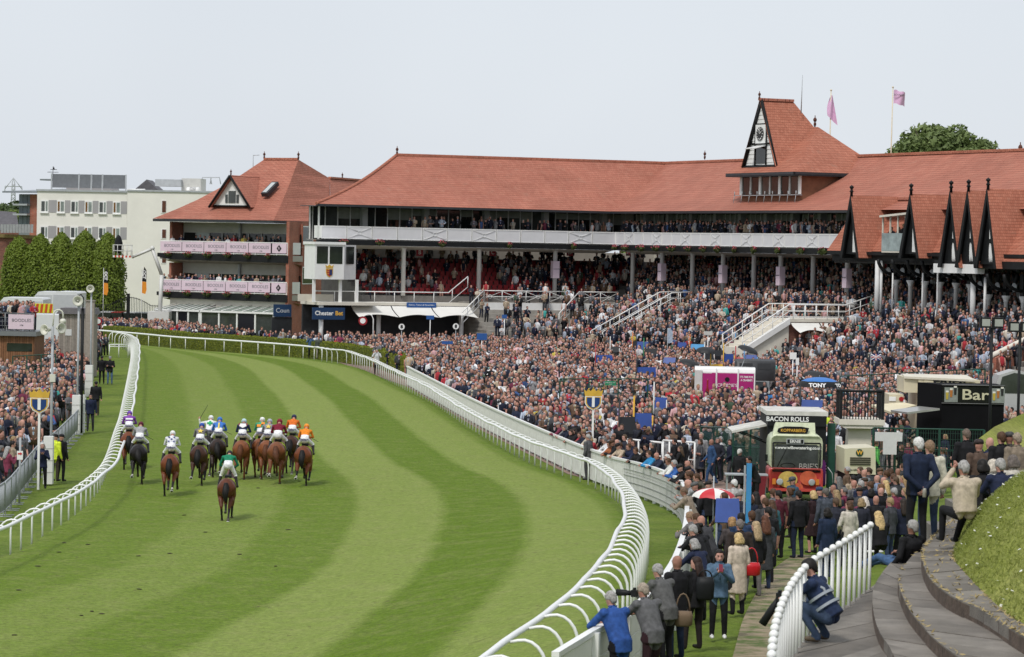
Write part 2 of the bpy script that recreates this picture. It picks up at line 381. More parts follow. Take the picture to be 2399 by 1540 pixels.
for i in range(len(hl)-1):
 t = (hl[i+1]-hl[i]); t.z = 0; t.normalize(); nr = Vector((t.y, -t.x, 0))*-1
 cut.append((hl[i]+nr*1.5, nr))
hb = MB(); H_H, H_T = 1.32, 1.2; ring = []
for q, nr in cut:
 ring.append([q+Vector((0, 0, -.1)), q+Vector((0, 0, H_H)), q+nr*H_T+Vector((0, 0, H_H)), q+nr*H_T+Vector((0, 0, -.1))])
hb.loft(ring, 0, False)
hroot = thing('hedge', 'long low clipped green hedge behind the far white running rail', 'hedge', (0, 0, 0))
hb.build('hedge_core', M('hedge_dark', (.08, .10, .012), .95, .4, 4), hroot)
for i in range(len(cut)-1):
 a, na = cut[i]; b, nb = cut[i+1]
 for k in range(90):
  f = rng.random(); p = a.lerp(b, f)
  if rng.random() < .62: hp.append((p.x, p.y, rng.random()*H_H)); hn.append((-na.x, -na.y, .3))
  else: q = p+na*rng.random()*H_T; hp.append((q.x, q.y, H_H+.04*rng.random())); hn.append((0, 0, 1))
v, f = leaf_cards(hp, hn, .085, 3, .7)
link('foliage', leaf_mesh('foliage', v, f, leaf_mat('hedge_leaf', (.12, .15, .010), (.25, .265, .018), .5)), hroot)
#-- building materials
def tile_mat(name, c1, c2, row=.17):
 m, n, l, b = new_mat(name); b.inputs['Roughness'].default_value = .8; b.inputs['Specular IOR Level'].default_value = .2
 t = n.new('ShaderNodeTexCoord'); sp = n.new('ShaderNodeSeparateXYZ'); l.new(t.outputs['Object'], sp.inputs[0])
 ad = n.new('ShaderNodeMath'); ad.operation = 'ADD'; l.new(sp.outputs[0], ad.inputs[0]); l.new(sp.outputs[1], ad.inputs[1])
 cb = n.new('ShaderNodeCombineXYZ'); l.new(ad.outputs[0], cb.inputs[0]); l.new(sp.outputs[2], cb.inputs[1])
 br = n.new('ShaderNodeTexBrick'); l.new(cb.outputs[0], br.inputs['Vector']); br.inputs['Scale'].default_value = 1.0
 br.inputs['Brick Width'].default_value = .24; br.inputs['Row Height'].default_value = row; br.inputs['Mortar Size'].default_value = .012; br.inputs['Mortar Smooth'].default_value = .3
 br.inputs['Color1'].default_value = c1+(1,); br.inputs['Color2'].default_value = c2+(1,); br.inputs['Mortar'].default_value = tuple(x*.55 for x in c1)+(1,)
 nz = n.new('ShaderNodeTexNoise'); nz.inputs['Scale'].default_value = .35; nz.inputs['Detail'].default_value = 7; nz.inputs['Roughness'].default_value = .7; l.new(t.outputs['Object'], nz.inputs['Vector'])
 mr = n.new('ShaderNodeMapRange'); mr.inputs['From Min'].default_value = .3; mr.inputs['From Max'].default_value = .7; mr.inputs['To Min'].default_value = .84; mr.inputs['To Max'].default_value = 1.14; l.new(nz.outputs['Fac'], mr.inputs['Value'])
 vm = n.new('ShaderNodeVectorMath'); vm.operation = 'SCALE'; l.new(br.outputs['Color'], vm.inputs[0]); l.new(mr.outputs['Result'], vm.inputs['Scale'])
 n2 = n.new('ShaderNodeTexNoise'); n2.inputs['Scale'].default_value = 1.7; n2.inputs['Detail'].default_value = 6; l.new(t.outputs['Object'], n2.inputs['Vector'])
 m2 = n.new('ShaderNodeMapRange'); m2.inputs['From Min'].default_value = .6; m2.inputs['From Max'].default_value = .8; m2.inputs['To Max'].default_value = .35; l.new(n2.outputs['Fac'], m2.inputs['Value'])
 mxn = n.new('ShaderNodeMixRGB'); l.new(m2.outputs['Result'], mxn.inputs[0]); l.new(vm.outputs['Vector'], mxn.inputs[1]); mxn.inputs[2].default_value = (.30, .20, .15, 1)
 l.new(mxn.outputs[0], b.inputs['Base Color'])
 md = n.new('ShaderNodeMath'); md.operation = 'MODULO'; l.new(sp.outputs[2], md.inputs[0]); md.inputs[1].default_value = row
 bp = n.new('ShaderNodeBump'); bp.inputs['Strength'].default_value = .8; bp.inputs['Distance'].default_value = .35; bp.invert = True; l.new(md.outputs[0], bp.inputs['Height']); l.new(bp.outputs['Normal'], b.inputs['Normal'])
 MC[name] = m; return m
def brick_mat(name, c1, c2, mortar=(.30, .25, .21), s=1.0):
 m, n, l, b = new_mat(name); b.inputs['Roughness'].default_value = .85
 t = n.new('ShaderNodeTexCoord'); sp = n.new('ShaderNodeSeparateXYZ'); l.new(t.outputs['Object'], sp.inputs[0])
 ad = n.new('ShaderNodeMath'); ad.operation = 'ADD'; l.new(sp.outputs[0], ad.inputs[0]); l.new(sp.outputs[1], ad.inputs[1])
 cb = n.new('ShaderNodeCombineXYZ'); l.new(ad.outputs[0], cb.inputs[0]); l.new(sp.outputs[2], cb.inputs[1])
 br = n.new('ShaderNodeTexBrick'); l.new(cb.outputs[0], br.inputs['Vector']); br.inputs['Scale'].default_value = s
 br.inputs['Brick Width'].default_value = .225; br.inputs['Row Height'].default_value = .075; br.inputs['Mortar Size'].default_value = .006
 br.inputs['Color1'].default_value = c1+(1,); br.inputs['Color2'].default_value = c2+(1,); br.inputs['Mortar'].default_value = mortar+(1,)
 nz = n.new('ShaderNodeTexNoise'); nz.inputs['Scale'].default_value = .8; nz.inputs['Detail'].default_value = 6; l.new(t.outputs['Object'], nz.inputs['Vector'])
 mr = n.new('ShaderNodeMapRange'); mr.inputs['From Min'].default_value = .3; mr.inputs['From Max'].default_value = .7; mr.inputs['To Min'].default_value = .75; mr.inputs['To Max'].default_value = 1.2; l.new(nz.outputs['Fac'], mr.inputs['Value'])
 vm = n.new('ShaderNodeVectorMath'); vm.operation = 'SCALE'; l.new(br.outputs['Color'], vm.inputs[0]); l.new(mr.outputs['Result'], vm.inputs['Scale']); l.new(vm.outputs['Vector'], b.inputs['Base Color'])
 bp = n.new('ShaderNodeBump'); bp.inputs['Strength'].default_value = .4; bp.inputs['Distance'].default_value = .01; bp.invert = True; l.new(br.outputs['Fac'], bp.inputs['Height']); l.new(bp.outputs['Normal'], b.inputs['Normal'])
 MC[name] = m; return m
m_tile = tile_mat('clay_tile', (.355, .130, .090), (.41, .165, .115))
m_tile2 = tile_mat('clay_tile_weathered', (.335, .118, .075), (.41, .160, .105), .21)
m_brick = brick_mat('red_brick', (.30, .085, .05), (.38, .12, .07))
m_brick_old = brick_mat('old_red_brick', (.17, .06, .045), (.25, .09, .06), (.16, .12, .1))
m_black = M('black_paint', (.011, .012, .013), .55, .3, 2, spec=.22)
m_gutter = M('dark_gutter', (.03, .034, .04), .4, .3, 2)
m_cream = M('cream_render', (.66, .62, .54), .85, .08, 1.2)
m_panel = M('white_mesh_panel', (.66, .66, .68), .55, .05, 1.0)
m_soffit = M('grey_soffit', (.42, .40, .36), .8, .12, .8)
m_glass = [glass('dark_glass_%d' % i, c) for i, c in enumerate([(.02, .025, .024), (.045, .052, .048), (.012, .015, .014)])]
m_blind = M('pale_blind', (.20, .215, .19), .8, .2, 1)
m_mull = M('grey_mullion', (.52, .53, .52), .5, .1, 2)
m_grey = M('grey_metal', (.36, .38, .40), .45, .15, 2)
m_conc = M('concrete', (.33, .31, .28), .9, .2, 1.5, bump=.3, bscale=20)
m_pink = M('pale_pink_banner', (.66, .53, .61), .7, .07, .8)
m_ink = M('grey_ink', (.20, .19, .22), .7, 0)
m_navy = M('navy_sign', (.012, .04, .105), .45, .15, 1)
m_gold = M('gold_paint', (.62, .38, .05), .45, .15, 2)
m_red_seat = M('red_plastic_seat', (.25, .018, .022), .45, .25, 2.0)
def fx(b, fr, root):
 rl = root.location; b.v = [tuple(fr.world(*p)-rl) for p in b.v]; return b
def fpart(b, fr, root, name, mats, parent=None): return fx(b, fr, root).build(name, mats, parent or root)
def finst(me, fr, root, name, x, y, z, parent=None, flip=0.0):
 return link(name, me, parent or root, fr.world(x, y, z)-root.location, fr.rz+flip)
FL = Frame((-16.25, 252), (9.0, 264)); FR = Frame((9.0, 264), (25.9, 228))
ZF, ZR, ZE = 9.45, 10.6, 12.3
gs = thing('grandstand', 'long two-wing grandstand with red tiled roof, white balcony and open seating tier', 'grandstand', (9.0, 264, 0))
# --- balcony panels
def panel_mesh(wd, cross):
 b = MB(); h = ZR-ZF
 b.bx(.03, wd-.03, 0.0, .02, .12, h-.05, 1)
 for z0, z1 in ((h-.09, h), (.06, .12)): b.bx(0, wd, -.03, .05, z0, z1)
 for x in (.0, wd-.06): b.bx(x, x+.06, -.026, .046, .121, h-.091)
 if cross:
  c = (wd/2, h/2+.02); rr = .16
  b.tube([(c[0]+rr*math.cos(a), -.035, c[1]+rr*math.sin(a)) for a in np.linspace(0, 2*math.pi, 13)[:-1]], .022, 0, 5, closed=True)
  for sx in (-1, 1):
   for sz in (-1, 1): b.tube([(c[0]+sx*rr*.7, -.035, c[1]+sz*rr*.7), (c[0]+sx*(wd/2-.08), -.035, c[1]+sz*(h/2-.12))], .02, 0, 5)
 return b.mesh('balcony_panel', [m_white, m_panel])
for fr, n, crossed in ((FL, 12, {1, 4, 6, 10}), (FR, 23, {1, 4, 7, 10, 13, 16, 19, 22})):
 wd = fr.L/n; me0, me1 = panel_mesh(wd-.05, False), panel_mesh(wd-.05, True)
 for i in range(n): finst(me1 if i in crossed else me0, fr, gs, 'balcony_panel', i*wd+.025, 0, ZF)
b = MB(); b.bx(0, .05, 0.05, 1.6, ZF+.1, ZR, 0); fpart(b, FL, gs, 'balcony_end', m_white)
b = MB(); b.bx(FR.L-.05, FR.L, 0.05, 1.6, ZF+.1, ZR, 0); fpart(b, FR, gs, 'balcony_end', m_white)
for fr, x0, x1, xa, xb in ((FL, -.4, FL.L-.1, -.4, FL.L+9), (FR, .25, FR.L+.3, -9, FR.L+.3)):
 b = MB(); b.prism([(x0, ZF-.03), (x0, ZF-.45), (x1, ZF-.45), (x1, ZF-.03)], -.25, .1); fpart(b, fr, gs, 'fascia', m_black)
 b = MB(); b.add([(x0, .1, ZF-.455), (x1, .1, ZF-.455), (x1, 2.2, ZF-.75+(.004 if fr is FL else 0)), (x0, 2.2, ZF-.75+(.004 if fr is FL else 0)), (xa, 10, ZF-.75+(.004 if fr is FL else 0)), (xb, 10, ZF-.75+(.004 if fr is FL else 0))], [(3, 2, 1, 0), (4, 5, 2, 3)]); fpart(b, fr, gs, 'soffit', m_soffit)
 b = MB(); b.bx(x0+.2, x1-.1, .1, 2.9, ZF-.04, ZF+.0); fpart(b, fr, gs, 'balcony_floor', m_conc)
# --- glazed boxes behind the balcony
OG = 2.8
for fr, n, seed in ((FL, 26, 1), (FR, 49, 2)):
 ex0, ex1 = (0, 2.6) if fr is FL else (-2.6, 0)
 wd = (fr.L-.6+2.6)/n; r = random.Random(seed)
 pm = {}
 for k in range(3):
  for hb in (0, 1, 2):
   b = MB(); top = ZE-.1-ZF; zb = top-(.0, .55, .95)[hb]
   b.quad((.0, 0, 0), (wd-.09, 0, 0), (wd-.09, 0, zb), (0, 0, zb), 0)
   if hb: b.quad((.0, -.01, zb), (wd-.09, -.01, zb), (wd-.09, -.01, top), (0, -.01, top), 1)
   pm[k, hb] = b.mesh('pane', [m_glass[k], m_blind])
 mb = MB(); mb.bx(-.04, .04, -.06, .06, 0, ZE-ZF-.05); mull = mb.mesh('mullion', m_mull)
 mp = MB(); mp.bx(-.24, .24, -.6, .06, 0, ZE-ZF-.05); pier = mp.mesh('pier', M('grey_pier', (.34, .35, .35), .7, .1, 2))
 for i in range(n):
  x = .3+ex0+i*wd
  finst(pm[r.choice((0, 0, 1, 2)), r.choice((0, 1, 1, 2))], fr, gs, 'pane', x+.045, OG, ZF)
  finst(pier if i % 5 == 4 else mull, fr, gs, 'pier' if i % 5 == 4 else 'mullion', x, OG, ZF)
 b = MB(); b.bx(ex0, fr.L+ex1, OG+.03, OG+.1, ZF, ZE); fpart(b, fr, gs, 'wall', m_black)
b = MB(); b.bx(0, .1, .6, .8, ZF, ZE-.05); b.bx(0, .1, OG-.1, OG, ZF, ZE-.05); fpart(b, FL, gs, 'post', m_white)
b = MB(); b.box((FL.L+2.5, OG-.3, (ZF+ZE)/2), (1.1, .9, ZE-ZF)); fpart(b, FL, gs, 'pier', MC['grey_pier'])
# --- main roof
def RP(fr, u, v, off): q = fr.loc(u, v, off); return fr.world(*q)
EL, EB, ER = RP(FL, 741, 483, -.75), RP(FR, 1432, 494, -.75), RP(FR, 2030, 497, -.75)
for q in (EL, EB, ER): q.z = ZE+.12
RL, RB, RR = RP(FL, 930, 370, 7.0), RP(FR, 1560, 377, 7.2), RP(FR, 2112, 363, 7.4)
RZ = (RL.z+RB.z+RR.z)/3
RL.z = RB.z = RR.z = RZ
RE = RR+FR.t*26; EE = ER+FR.t*30
def bow(a, c, k): return a.lerp(c, k)-Vector((0, 0, .42*math.sin(math.pi*k)))
def roof_face(b, A, B, C, D, n=6):
 """A,B eave ends; D,C ridge ends above them; slightly swept"""
 rows = [(bow(A, D, i/n), bow(B, C, i/n)) for i in range(n+1)]
 vs = [q for r_ in rows for q in r_]; b.add(vs, [(2*i, 2*i+1, 2*i+3, 2*i+2) for i in range(n)], 0, False)
b = MB(); roof_face(b, EL, EB, RB, RL); roof_face(b, EB, ER, RR, RB); roof_face(b, ER, EE, RE, RR)
BL = EL+Vector((1.2, 13, 0)); BB = RB+FR.n*7.5; BE = RE+FR.n*7.5
for q in (BL, BB, BE): q.z = ZE+.12
roof_face(b, BL, EL, RL, RL); b.quad(BB, BL, RL, RB); b.quad(BE, BB, RB, RE)
b.v = [tuple(Vector(p)-gs.location) for p in b.v]; roof = b.build('roof', m_tile, gs)
b = MB()
for A, B in ((EL, EB), (EB, ER)):
 t = (B-A).normalized(); nn = Vector((-t.y, t.x, 0))
 b.slab([A-gs.location+Vector((0, 0, -.02)), B-gs.location+Vector((0, 0, -.02)), B-gs.location+Vector((0, 0, -.2)), A-gs.location+Vector((0, 0, -.2))], -.12)
 b.slab([A-gs.location+nn*.2+Vector((0, 0, -.16)), B-gs.location+nn*.2+Vector((0, 0, -.16)), B-gs.location+nn*3.6+Vector((0, 0, -.1)), A-gs.location+nn*3.6+Vector((0, 0, -.1))], .06)
b.build('gutter', m_gutter, gs)
b = MB()
for A, B in ((RL, RB), (RB, RE)):
 k = int((B-A).length/.5)
 for i in range(k):
  p = A.lerp(B, (i+.5)/k)-gs.location; b.box(p+Vector((0, 0, .05)), (.47, .3, .2), 0, math.atan2((B-A).y, (B-A).x))
for A, B in ((EL, RL), ):
 b.tube([bow(A, B, i/24)-gs.location+Vector((0, 0, .03)) for i in range(25)], .14, 0, 6)
b.build('ridge_tiles', m_tile2, roof)
def finial(root, p, s=1.0, mat=None):
 b = MB(); b.lathe([(.05*s, 0), (.05*s, .35*s), (.1*s, .4*s), (.13*s, .5*s), (.09*s, .6*s), (.03*s, .66*s), (.03*s, .78*s), (.0, .8*s)], (0, 0, 0), 0, 8)
 b.tube([(0, 0, .3*s), (0, 0, .1*s)], .1*s, 0, 6); return b.build('finial', mat or M('rust_finial', (.09, .03, .02), .7, .3), root, p)
finial(gs, RL-gs.location); finial(gs, RP(FR, 1651, 374, 7.2)-gs.location); finial(gs, RP(FR, 2390, 366, 7.4)-gs.location, 1.3)
# --- round columns of the open tier, some wrapped with pink banner boxes
zc = 4.75
cb = MB(); cb.lathe([(.19, 0), (.19, 4.0), (.24, 4.02), (.24, 4.12)], (0, 0, 0), 0, 12); colm = cb.mesh('column', M('white_column', (.66, .66, .66), .5, .08, 1))
wb = MB(); wb.box((0, 0, 0), (.62, .5, 1.5)); wrap_me = wb.mesh('banner_box', m_pink)
for fr, us in ((FL, (945, 1122, 1300)), (FR, (1482, 1551, 1622, 1694, 1766, 1829, 1905, 1985))):
 for u in us:
  q = fr.loc(u, 640, 1.2); c = finst(colm, fr, gs, 'column', q.x, 1.2, zc)
  if u in (1300, 1551, 1694, 1829, 1985):
   link('banner_box', wrap_me, c, (0, -.02, 2.45)); text('BOODLES', .13, m_ink, c, (0, -.285, 2.5))
# --- stepped seating tier
rows = 10
for fr, x0, x1 in ((FL, 4.4, FL.L+6), (FR, -6, FR.L+4)):
 b = MB()
 for i in range(rows):
  yy_ = 1.4+i*.82; b.bx(x0 if fr is FL else -yy_-.4, FL.L+yy_+.4 if fr is FL else x1, yy_, yy_+.82 if i < rows-1 else yy_+2, 4.0, 4.75+i*.36-(.003 if fr is FL else 0))
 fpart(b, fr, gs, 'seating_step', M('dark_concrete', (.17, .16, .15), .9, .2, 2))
 b = MB(); xg0, xg1 = FR.loc(1488, 620, 10.6).x, FR.loc(1590, 620, 10.6).x
 if fr is FL: b.bx(x0+1.5, FL.L+9.5, 10.6, 10.8, 3, ZF-.7)
 else: b.bx(-10.5, xg0, 10.6, 10.8, 3, ZF-.7); b.bx(xg1, x1+1, 10.6, 10.8, 3, ZF-.7); b.bx(xg0, xg1, 10.6, 10.8, 3, 7.4)
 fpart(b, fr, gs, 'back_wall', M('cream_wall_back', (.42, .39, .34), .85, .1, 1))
sb = MB(); sb.box((0, .02, .22), (.44, .42, .06)); sb.prism([(-.22, .25), (.22, .25), (.2, .66), (-.2, .66)], .2, .26); seat_me = sb.mesh('seat', m_red_seat)
SEATS = []
for i in range(8):
 for k in range(int((FL.L-4+i*.82)/.56)):
  SEATS.append((FL, 5.2+k*.56, 1.75+i*.82, 4.75+i*.36))
for fr, x, y, z in SEATS[:300]: finst(seat_me, fr, gs, 'seat', x, y, z)
rest = MB()
def seat_into(b, fr, x, y, z):
 o = len(b.v); base = [Vector(v.co) for v in seat_me.vertices]; c, s_ = math.cos(fr.rz), math.sin(fr.rz); p0 = fr.world(x, y, z)-gs.location
 b.v += [(p0.x+c*q.x-s_*q.y, p0.y+s_*q.x+c*q.y, p0.z+q.z) for q in base]
 for pl in seat_me.polygons: b.f.append(tuple(o+i for i in pl.vertices)); b.m.append(0); b.sm.append(False)
for a in SEATS[300:]: seat_into(rest, *a)
for i in range(7):
 for k in range(int((FR.L+1.2+i*.82)/.6)): seat_into(rest, FR, -.7-i*.82+k*.6, 1.75+i*.82, 4.75+i*.36)
stuff(rest.build('seat_rows', m_red_seat, gs))
for u, ch in ((983, 'B'), (1154, 'C'), (1335, 'D'), (1472, 'E'), (1616, 'F'), (1727, 'G'), (1852, 'I')):
 fr = FL if u < 1437 else FR; q = fr.loc(u, 592, 4.5); b = MB(); b.box((0, 0, 0), (.62 if fr is FL else .8, .06, .6))
 s_ = link('block_sign', b.mesh('block_sign', M('red_sign', (.28, .02, .03), .5, .1)), gs, fr.world(q.x, 4.5, q.z)-gs.location, fr.rz)
 text(ch, .5, m_white, s_, (0, -.04, 0))
# --- left lower storey: ledge, canopies, dark bar front, betting sign
b = MB(); b.bx(-1.2, 13.2, -1.6, 1.4, 3.95, 4.2); b.bx(-1.2, 4.2, -2.9, -1.6, 3.95, 4.195); fpart(b, FL, gs, 'ledge', m_cream)
b = MB(); b.bx(-1.2, 13.2, .9, 1.1, 0, 3.95); fpart(b, FL, gs, 'bar_front', M('dark_bar', (.02, .022, .026), .5, .4, .8))
b = MB(); b.bx(-2.0, 1.2, -.1, .0, 4.2, 4.8); fpart(b, FL, gs, 'parapet', m_cream)
for x in (-.9, 4.9, 12.6):
 b = MB(); b.lathe([(.2, 0), (.2, 3.95)], (x, -1.2 if x > 0 else -2.6, 0), 0, 10); fpart(b, FL, gs, 'column', m_white)
m_canvas = M('white_canvas', (.72, .71, .68), .7, .05, 1.0)
def canopy(fr, x0, x1, y0, y1, z0, z1, root, parent=None, name='canopy'):
 """tensioned scalloped awning"""
 b = MB(); nx_, ny_ = 10, 5; vs = []
 for j in range(ny_+1):
  for i in range(nx_+1):
   a, c = i/nx_, j/ny_; sag = math.sin(math.pi*a)
   vs.append((x0+(x1-x0)*a, y0+(y1-y0)*c+.35*sag*(c), z0+(z1-z0)*(c**.7)+.22*sag*c))
 b.add(vs, [(j*(nx_+1)+i, j*(nx_+1)+i+1, (j+1)*(nx_+1)+i+1, (j+1)*(nx_+1)+i) for j in range(ny_) for i in range(nx_)], 0, True)
 return fpart(b, fr, root, name, m_canvas)
for k in range(3): canopy(FL, 2.2+k*3.7, 5.8+k*3.7, -1.6, -3.4, 3.9, 3.0, gs)
def white_rail(fr, root, pts, h=1.05, bays=1.4, cross=False, parent=None, name='railing', r=.035, mids=(.5,)):
 b = MB(); pts = [Vector(p) for p in pts]
 b.tube([p+Vector((0, 0, h)) for p in pts], r*1.3, 0, 6)
 for mz in mids: b.tube([p+Vector((0, 0, h*mz)) for p in pts], r*.8, 0, 5)
 q = resample(pts, step=bays)
 for p in q: b.tube([p, p+Vector((0, 0, h))], r, 0, 5)
 if cross:
  for p, s_ in zip(q, q[1:]):
   b.tube([p+Vector((0, 0, .1)), s_+Vector((0, 0, h-.05))], r*.6, 0, 4); b.tube([p+Vector((0, 0, h-.05)), s_+Vector((0, 0, .1))], r*.6, 0, 4)
   c = (p+s_)/2+Vector((0, 0, h/2)); t = (s_-p).normalized()
   b.tube([c+t*.16*math.cos(a)+Vector((0, 0, .16*math.sin(a))) for a in np.linspace(0, 2*math.pi, 11)[:-1]], r*.6, 0, 4, closed=True)
 return fpart(b, fr, root, name, m_white, parent)
white_rail(FL, gs, [(-1.1, -1.5, 4.2), (11.2, -1.5, 4.2), (13.0, -1.5, 5.6)], .9, 1.9, mids=(.0,))
white_rail(FL, gs, [(14.4, -.6, 4.3), (23.6, -.6, 4.3)], 1.0, 2.3, cross=True)
white_rail(FL, gs, [(24.5, -.6, 4.3), (28, -.6, 4.3)], 1.0, 2.3, cross=True)
sg = thing('betting_sign', 'navy sign lettered Chester Bet above the white-framed bar', 'sign', FL.world(-.2, -3.0, 0), FL.rz)
b = MB(); b.box((-.2, 0, 3.25), (2.9, .12, 1.0)); b.build('board', m_navy, sg)
b = MB(); b.bx(-1.2, 1.0, .3, .36, 2.75, 2.95); b.build('bracket', m_grey, sg)
text('Chester', .5, m_white, sg, (-.62, -.07, 3.27), bold=.012); text('Bet', .5, M('gold_letters', (.75, .42, .06), .5, 0), sg, (.72, -.07, 3.27), bold=.012)
sg2 = thing('bar_sign', 'navy sign lettered Coun beside the brick wall', 'sign', FL.world(-2.75, 1.6, 0), FL.rz)
b = MB(); b.box((0, 0, 3.35), (1.6, .12, 1.05)); b.build('board', m_navy, sg2); text('Coun', .55, M('pale_letters', (.55, .58, .62), .5, 0), sg2, (0, -.07, 3.35))
b = MB(); b.box((0, .1, 1.4), (1.8, .1, 2.8)); b.build('panel', M('dark_bar', ()), sg2)
ow = thing('owners_sign', 'long blue sign reading Owners, Trainers and Shareholders on the white ledge', 'sign', FL.world(8.6, -1.72, 0), FL.rz)
b = MB(); b.box((0, 0, 4.02), (2.7, .08, .42)); b.build('board', M('blue_sign', (.02, .09, .30), .5, .1), ow); text('Owners, Trainers & Shareholders', .175, m_white, ow, (0, -.05, 4.02))
# --- white commentary box on posts
cbx = thing('commentary_box', 'white windowed commentary box with a crest, raised on white posts', 'commentary box', FL.world(0, -2.6, 0), FL.rz)
q0, q1 = FL.loc(735, 650, -2.6), FL.loc(846, 590, -2.6); x0, x1 = q0.x, q1.x; z0, z1 = 6.1, 9.0
xm = x0+(x1-x0)*.62
b = MB(); b.bx(x0, xm, -.2, 2.2, z0, z1); b.bx(x0-.1, xm+.1, -.3, 2.3, z1, z1+.22); b.add([(xm, -.2, z0), (x1, 1.1, z0), (x1, 2.2, z0), (xm, 2.2, z0), (xm, -.2, z1), (x1, 1.1, z1), (x1, 2.2, z1), (xm, 2.2, z1)], [(0, 1, 5, 4), (1, 2, 6, 5), (4, 5, 6, 7), (3, 2, 1, 0)]); b.build('cabin', m_white, cbx)
for a0, a1 in ((.06, .44), (.5, .94)):
 b = MB(); b.bx(x0+(xm-x0)*a0, x0+(xm-x0)*a1, -.22, -.19, z0+1.3, z1-.15); b.build('window', m_glass[0], cbx)
b = MB(); b.slab([(xm+.25, -.09, z0+1.3), (x1-.3, .85, z0+1.3), (x1-.3, .85, z1-.15), (xm+.25, -.09, z1-.15)], .03, (-.6, .8, 0)); b.build('window', m_glass[0], cbx)
for x in (x0+.15, xm-.1, x1-.2):
 b = MB(); b.bx(x-.11, x+.11, .2, .42, 4.19, z0); b.build('post', m_white, cbx)
def crest(root, c, s):
 """shield with a crown, on a plane facing -Y"""
 b = MB(); sh = [(-.5, .5), (.5, .5), (.5, -.1), (.36, -.45), (0, -.72), (-.36, -.45), (-.5, -.1)]
 b.prism([(c[0]+x*s, c[2]+z*s) for x, z in sh], c[1]-.03, c[1], 0)
 i_ = [(x*.8, z*.8-.02) for x, z in sh]; b.prism([(c[0]+x*s, c[2]+z*s) for x, z in i_], c[1]-.04, c[1]-.03, 1)
 b.bx(c[0], c[0]+.38*s, c[1]-.05, c[1]-.04, c[2]-.4*s, c[2]+.38*s, 2)
 for k in range(3): b.bx(c[0]-.34*s, c[0]-.05*s, c[1]-.05, c[1]-.04, c[2]+(.28-.25*k)*s, c[2]+(.36-.25*k)*s, 0)
 b.prism([(c[0]+x*s, c[2]+z*s) for x, z in ((-.5, .58), (.5, .58), (.58, 1.0), (.3, .78), (0, 1.05), (-.3, .78), (-.58, 1.0))], c[1]-.03, c[1], 0)
 return b.build('crest', [m_gold, M('crest_red', (.4, .03, .03), .5, .1), M('crest_blue', (.02, .03, .12), .5, .1)], root)
crest(cbx, ((x0+xm)/2, -.2, z0+.6), .62)
# --- clock tower over the right wing
ct = thing('clock_tower', 'steep red-tiled clock tower with half-timbered gable and glazed lookout', 'clock tower', FR.world(30, 3, ZE))
def ctp(b, name, mats, parent=None): b.v = [tuple(Vector(p)-ct.location) for p in b.v]; return b.build(name, mats, parent or ct)
OT = 1.2
w0, w1 = FR.loc(1738, 456, OT), FR.loc(1872, 456, OT); zt0, zt1 = 13.3, 15.1
t0 = FR.loc(1738, 440, OT).x; t1 = FR.loc(1875, 440, OT).x
zt0, zt1 = FR.loc(1800, 456, OT).z, FR.loc(1800, 412, OT).z
def fw(x, y, z): return FR.world(x, y, z)
b = MB(); vs = [fw(t0, OT, zt0-1.2), fw(t1, OT, zt0-1.2), fw(t1, OT+7, zt0-1.2), fw(t0, OT+7, zt0-1.2), fw(t0, OT, zt1), fw(t1, OT, zt1), fw(t1, OT+7, zt1), fw(t0, OT+7, zt1)]
b.add(vs, [(0, 1, 5, 4), (1, 2, 6, 5), (2, 3, 7, 6), (3, 0, 4, 7)]); ctp(b, 'wall', M('tower_timber', (.20, .09, .05), .7, .2, 2))
nwin = 6
for i in range(nwin):
 xa, xb = t0+(t1-t0)*i/nwin, t0+(t1-t0)*(i+1)/nwin
 b = MB(); b.add([fw(xa+.12, OT-.03, zt0), fw(xb-.12, OT-.03, zt0), fw(xb-.12, OT-.03, zt1), fw(xa+.12, OT-.03, zt1)], [(0, 1, 2, 3)]); ctp(b, 'window', m_glass[(i*2) % 3])
for i in range(nwin+1):
 xa = t0+(t1-t0)*i/nwin; b = MB(); wd = .32 if i in (0, 2, 4, 6) else .1
 b.slab([fw(xa-wd/2, OT-.12, zt0), fw(xa+wd/2, OT-.12, zt0), fw(xa+wd/2, OT-.12, zt1), fw(xa-wd/2, OT-.12, zt1)], .12, FR.n*-1); ctp(b, 'mullion', m_white)
b = MB(); b.slab([fw(t0-.4, OT-.5, zt0-.05), fw(t1+.3, OT-.5, zt0-.05), fw(t1+.3, OT, zt0-.05), fw(t0-.4, OT, zt0-.05)], .05);
for i in range(9):
 xa = t0-.3+(t1-t0+.5)*i/8; b.tube([fw(xa, OT-.5, zt0-.1), fw(xa, OT-.5, zt0+.25)], .04, 0, 5); b.tube([fw(xa, OT-.5, zt0), fw(xa, OT-.6, zt0-.7)], .025, 0, 4)
ctp(b, 'camera_rail', m_grey)
OV = OT-1.0; e0, e1 = FR.loc(1700, 404, OV), FR.loc(1860, 404, OV); ze = FR.loc(1800, 404, OV).z
A, B = fw(e0.x, OV, ze), fw(e1.x, OV, ze); C, D = fw(e1.x, OV+9, ze), fw(e0.x, OV+9, ze)
yp = OT+4.2; ap0 = FR.loc(1912, 298, yp); apx = fw(ap0.x-.2, yp, ap0.z); apx2 = fw(ap0.x+.3, yp, ap0.z)
b = MB(); b.add([A, B, C, D, apx, apx2], [(0, 1, 5, 4), (1, 2, 5), (2, 3, 4, 5), (3, 0, 4)]); troof = ctp(b, 'roof', m_tile2)
b = MB()
for p0, p1 in ((A, B), (B, C)): b.slab([p0, p1, p1+Vector((0, 0, -.28)), p0+Vector((0, 0, -.28))], -.14)
b.slab([A+Vector((0, 0, -.2)), B+Vector((0, 0, -.2)), C+Vector((0, 0, -.2)), D+Vector((0, 0, -.2))], .1); ctp(b, 'eaves', m_gutter)
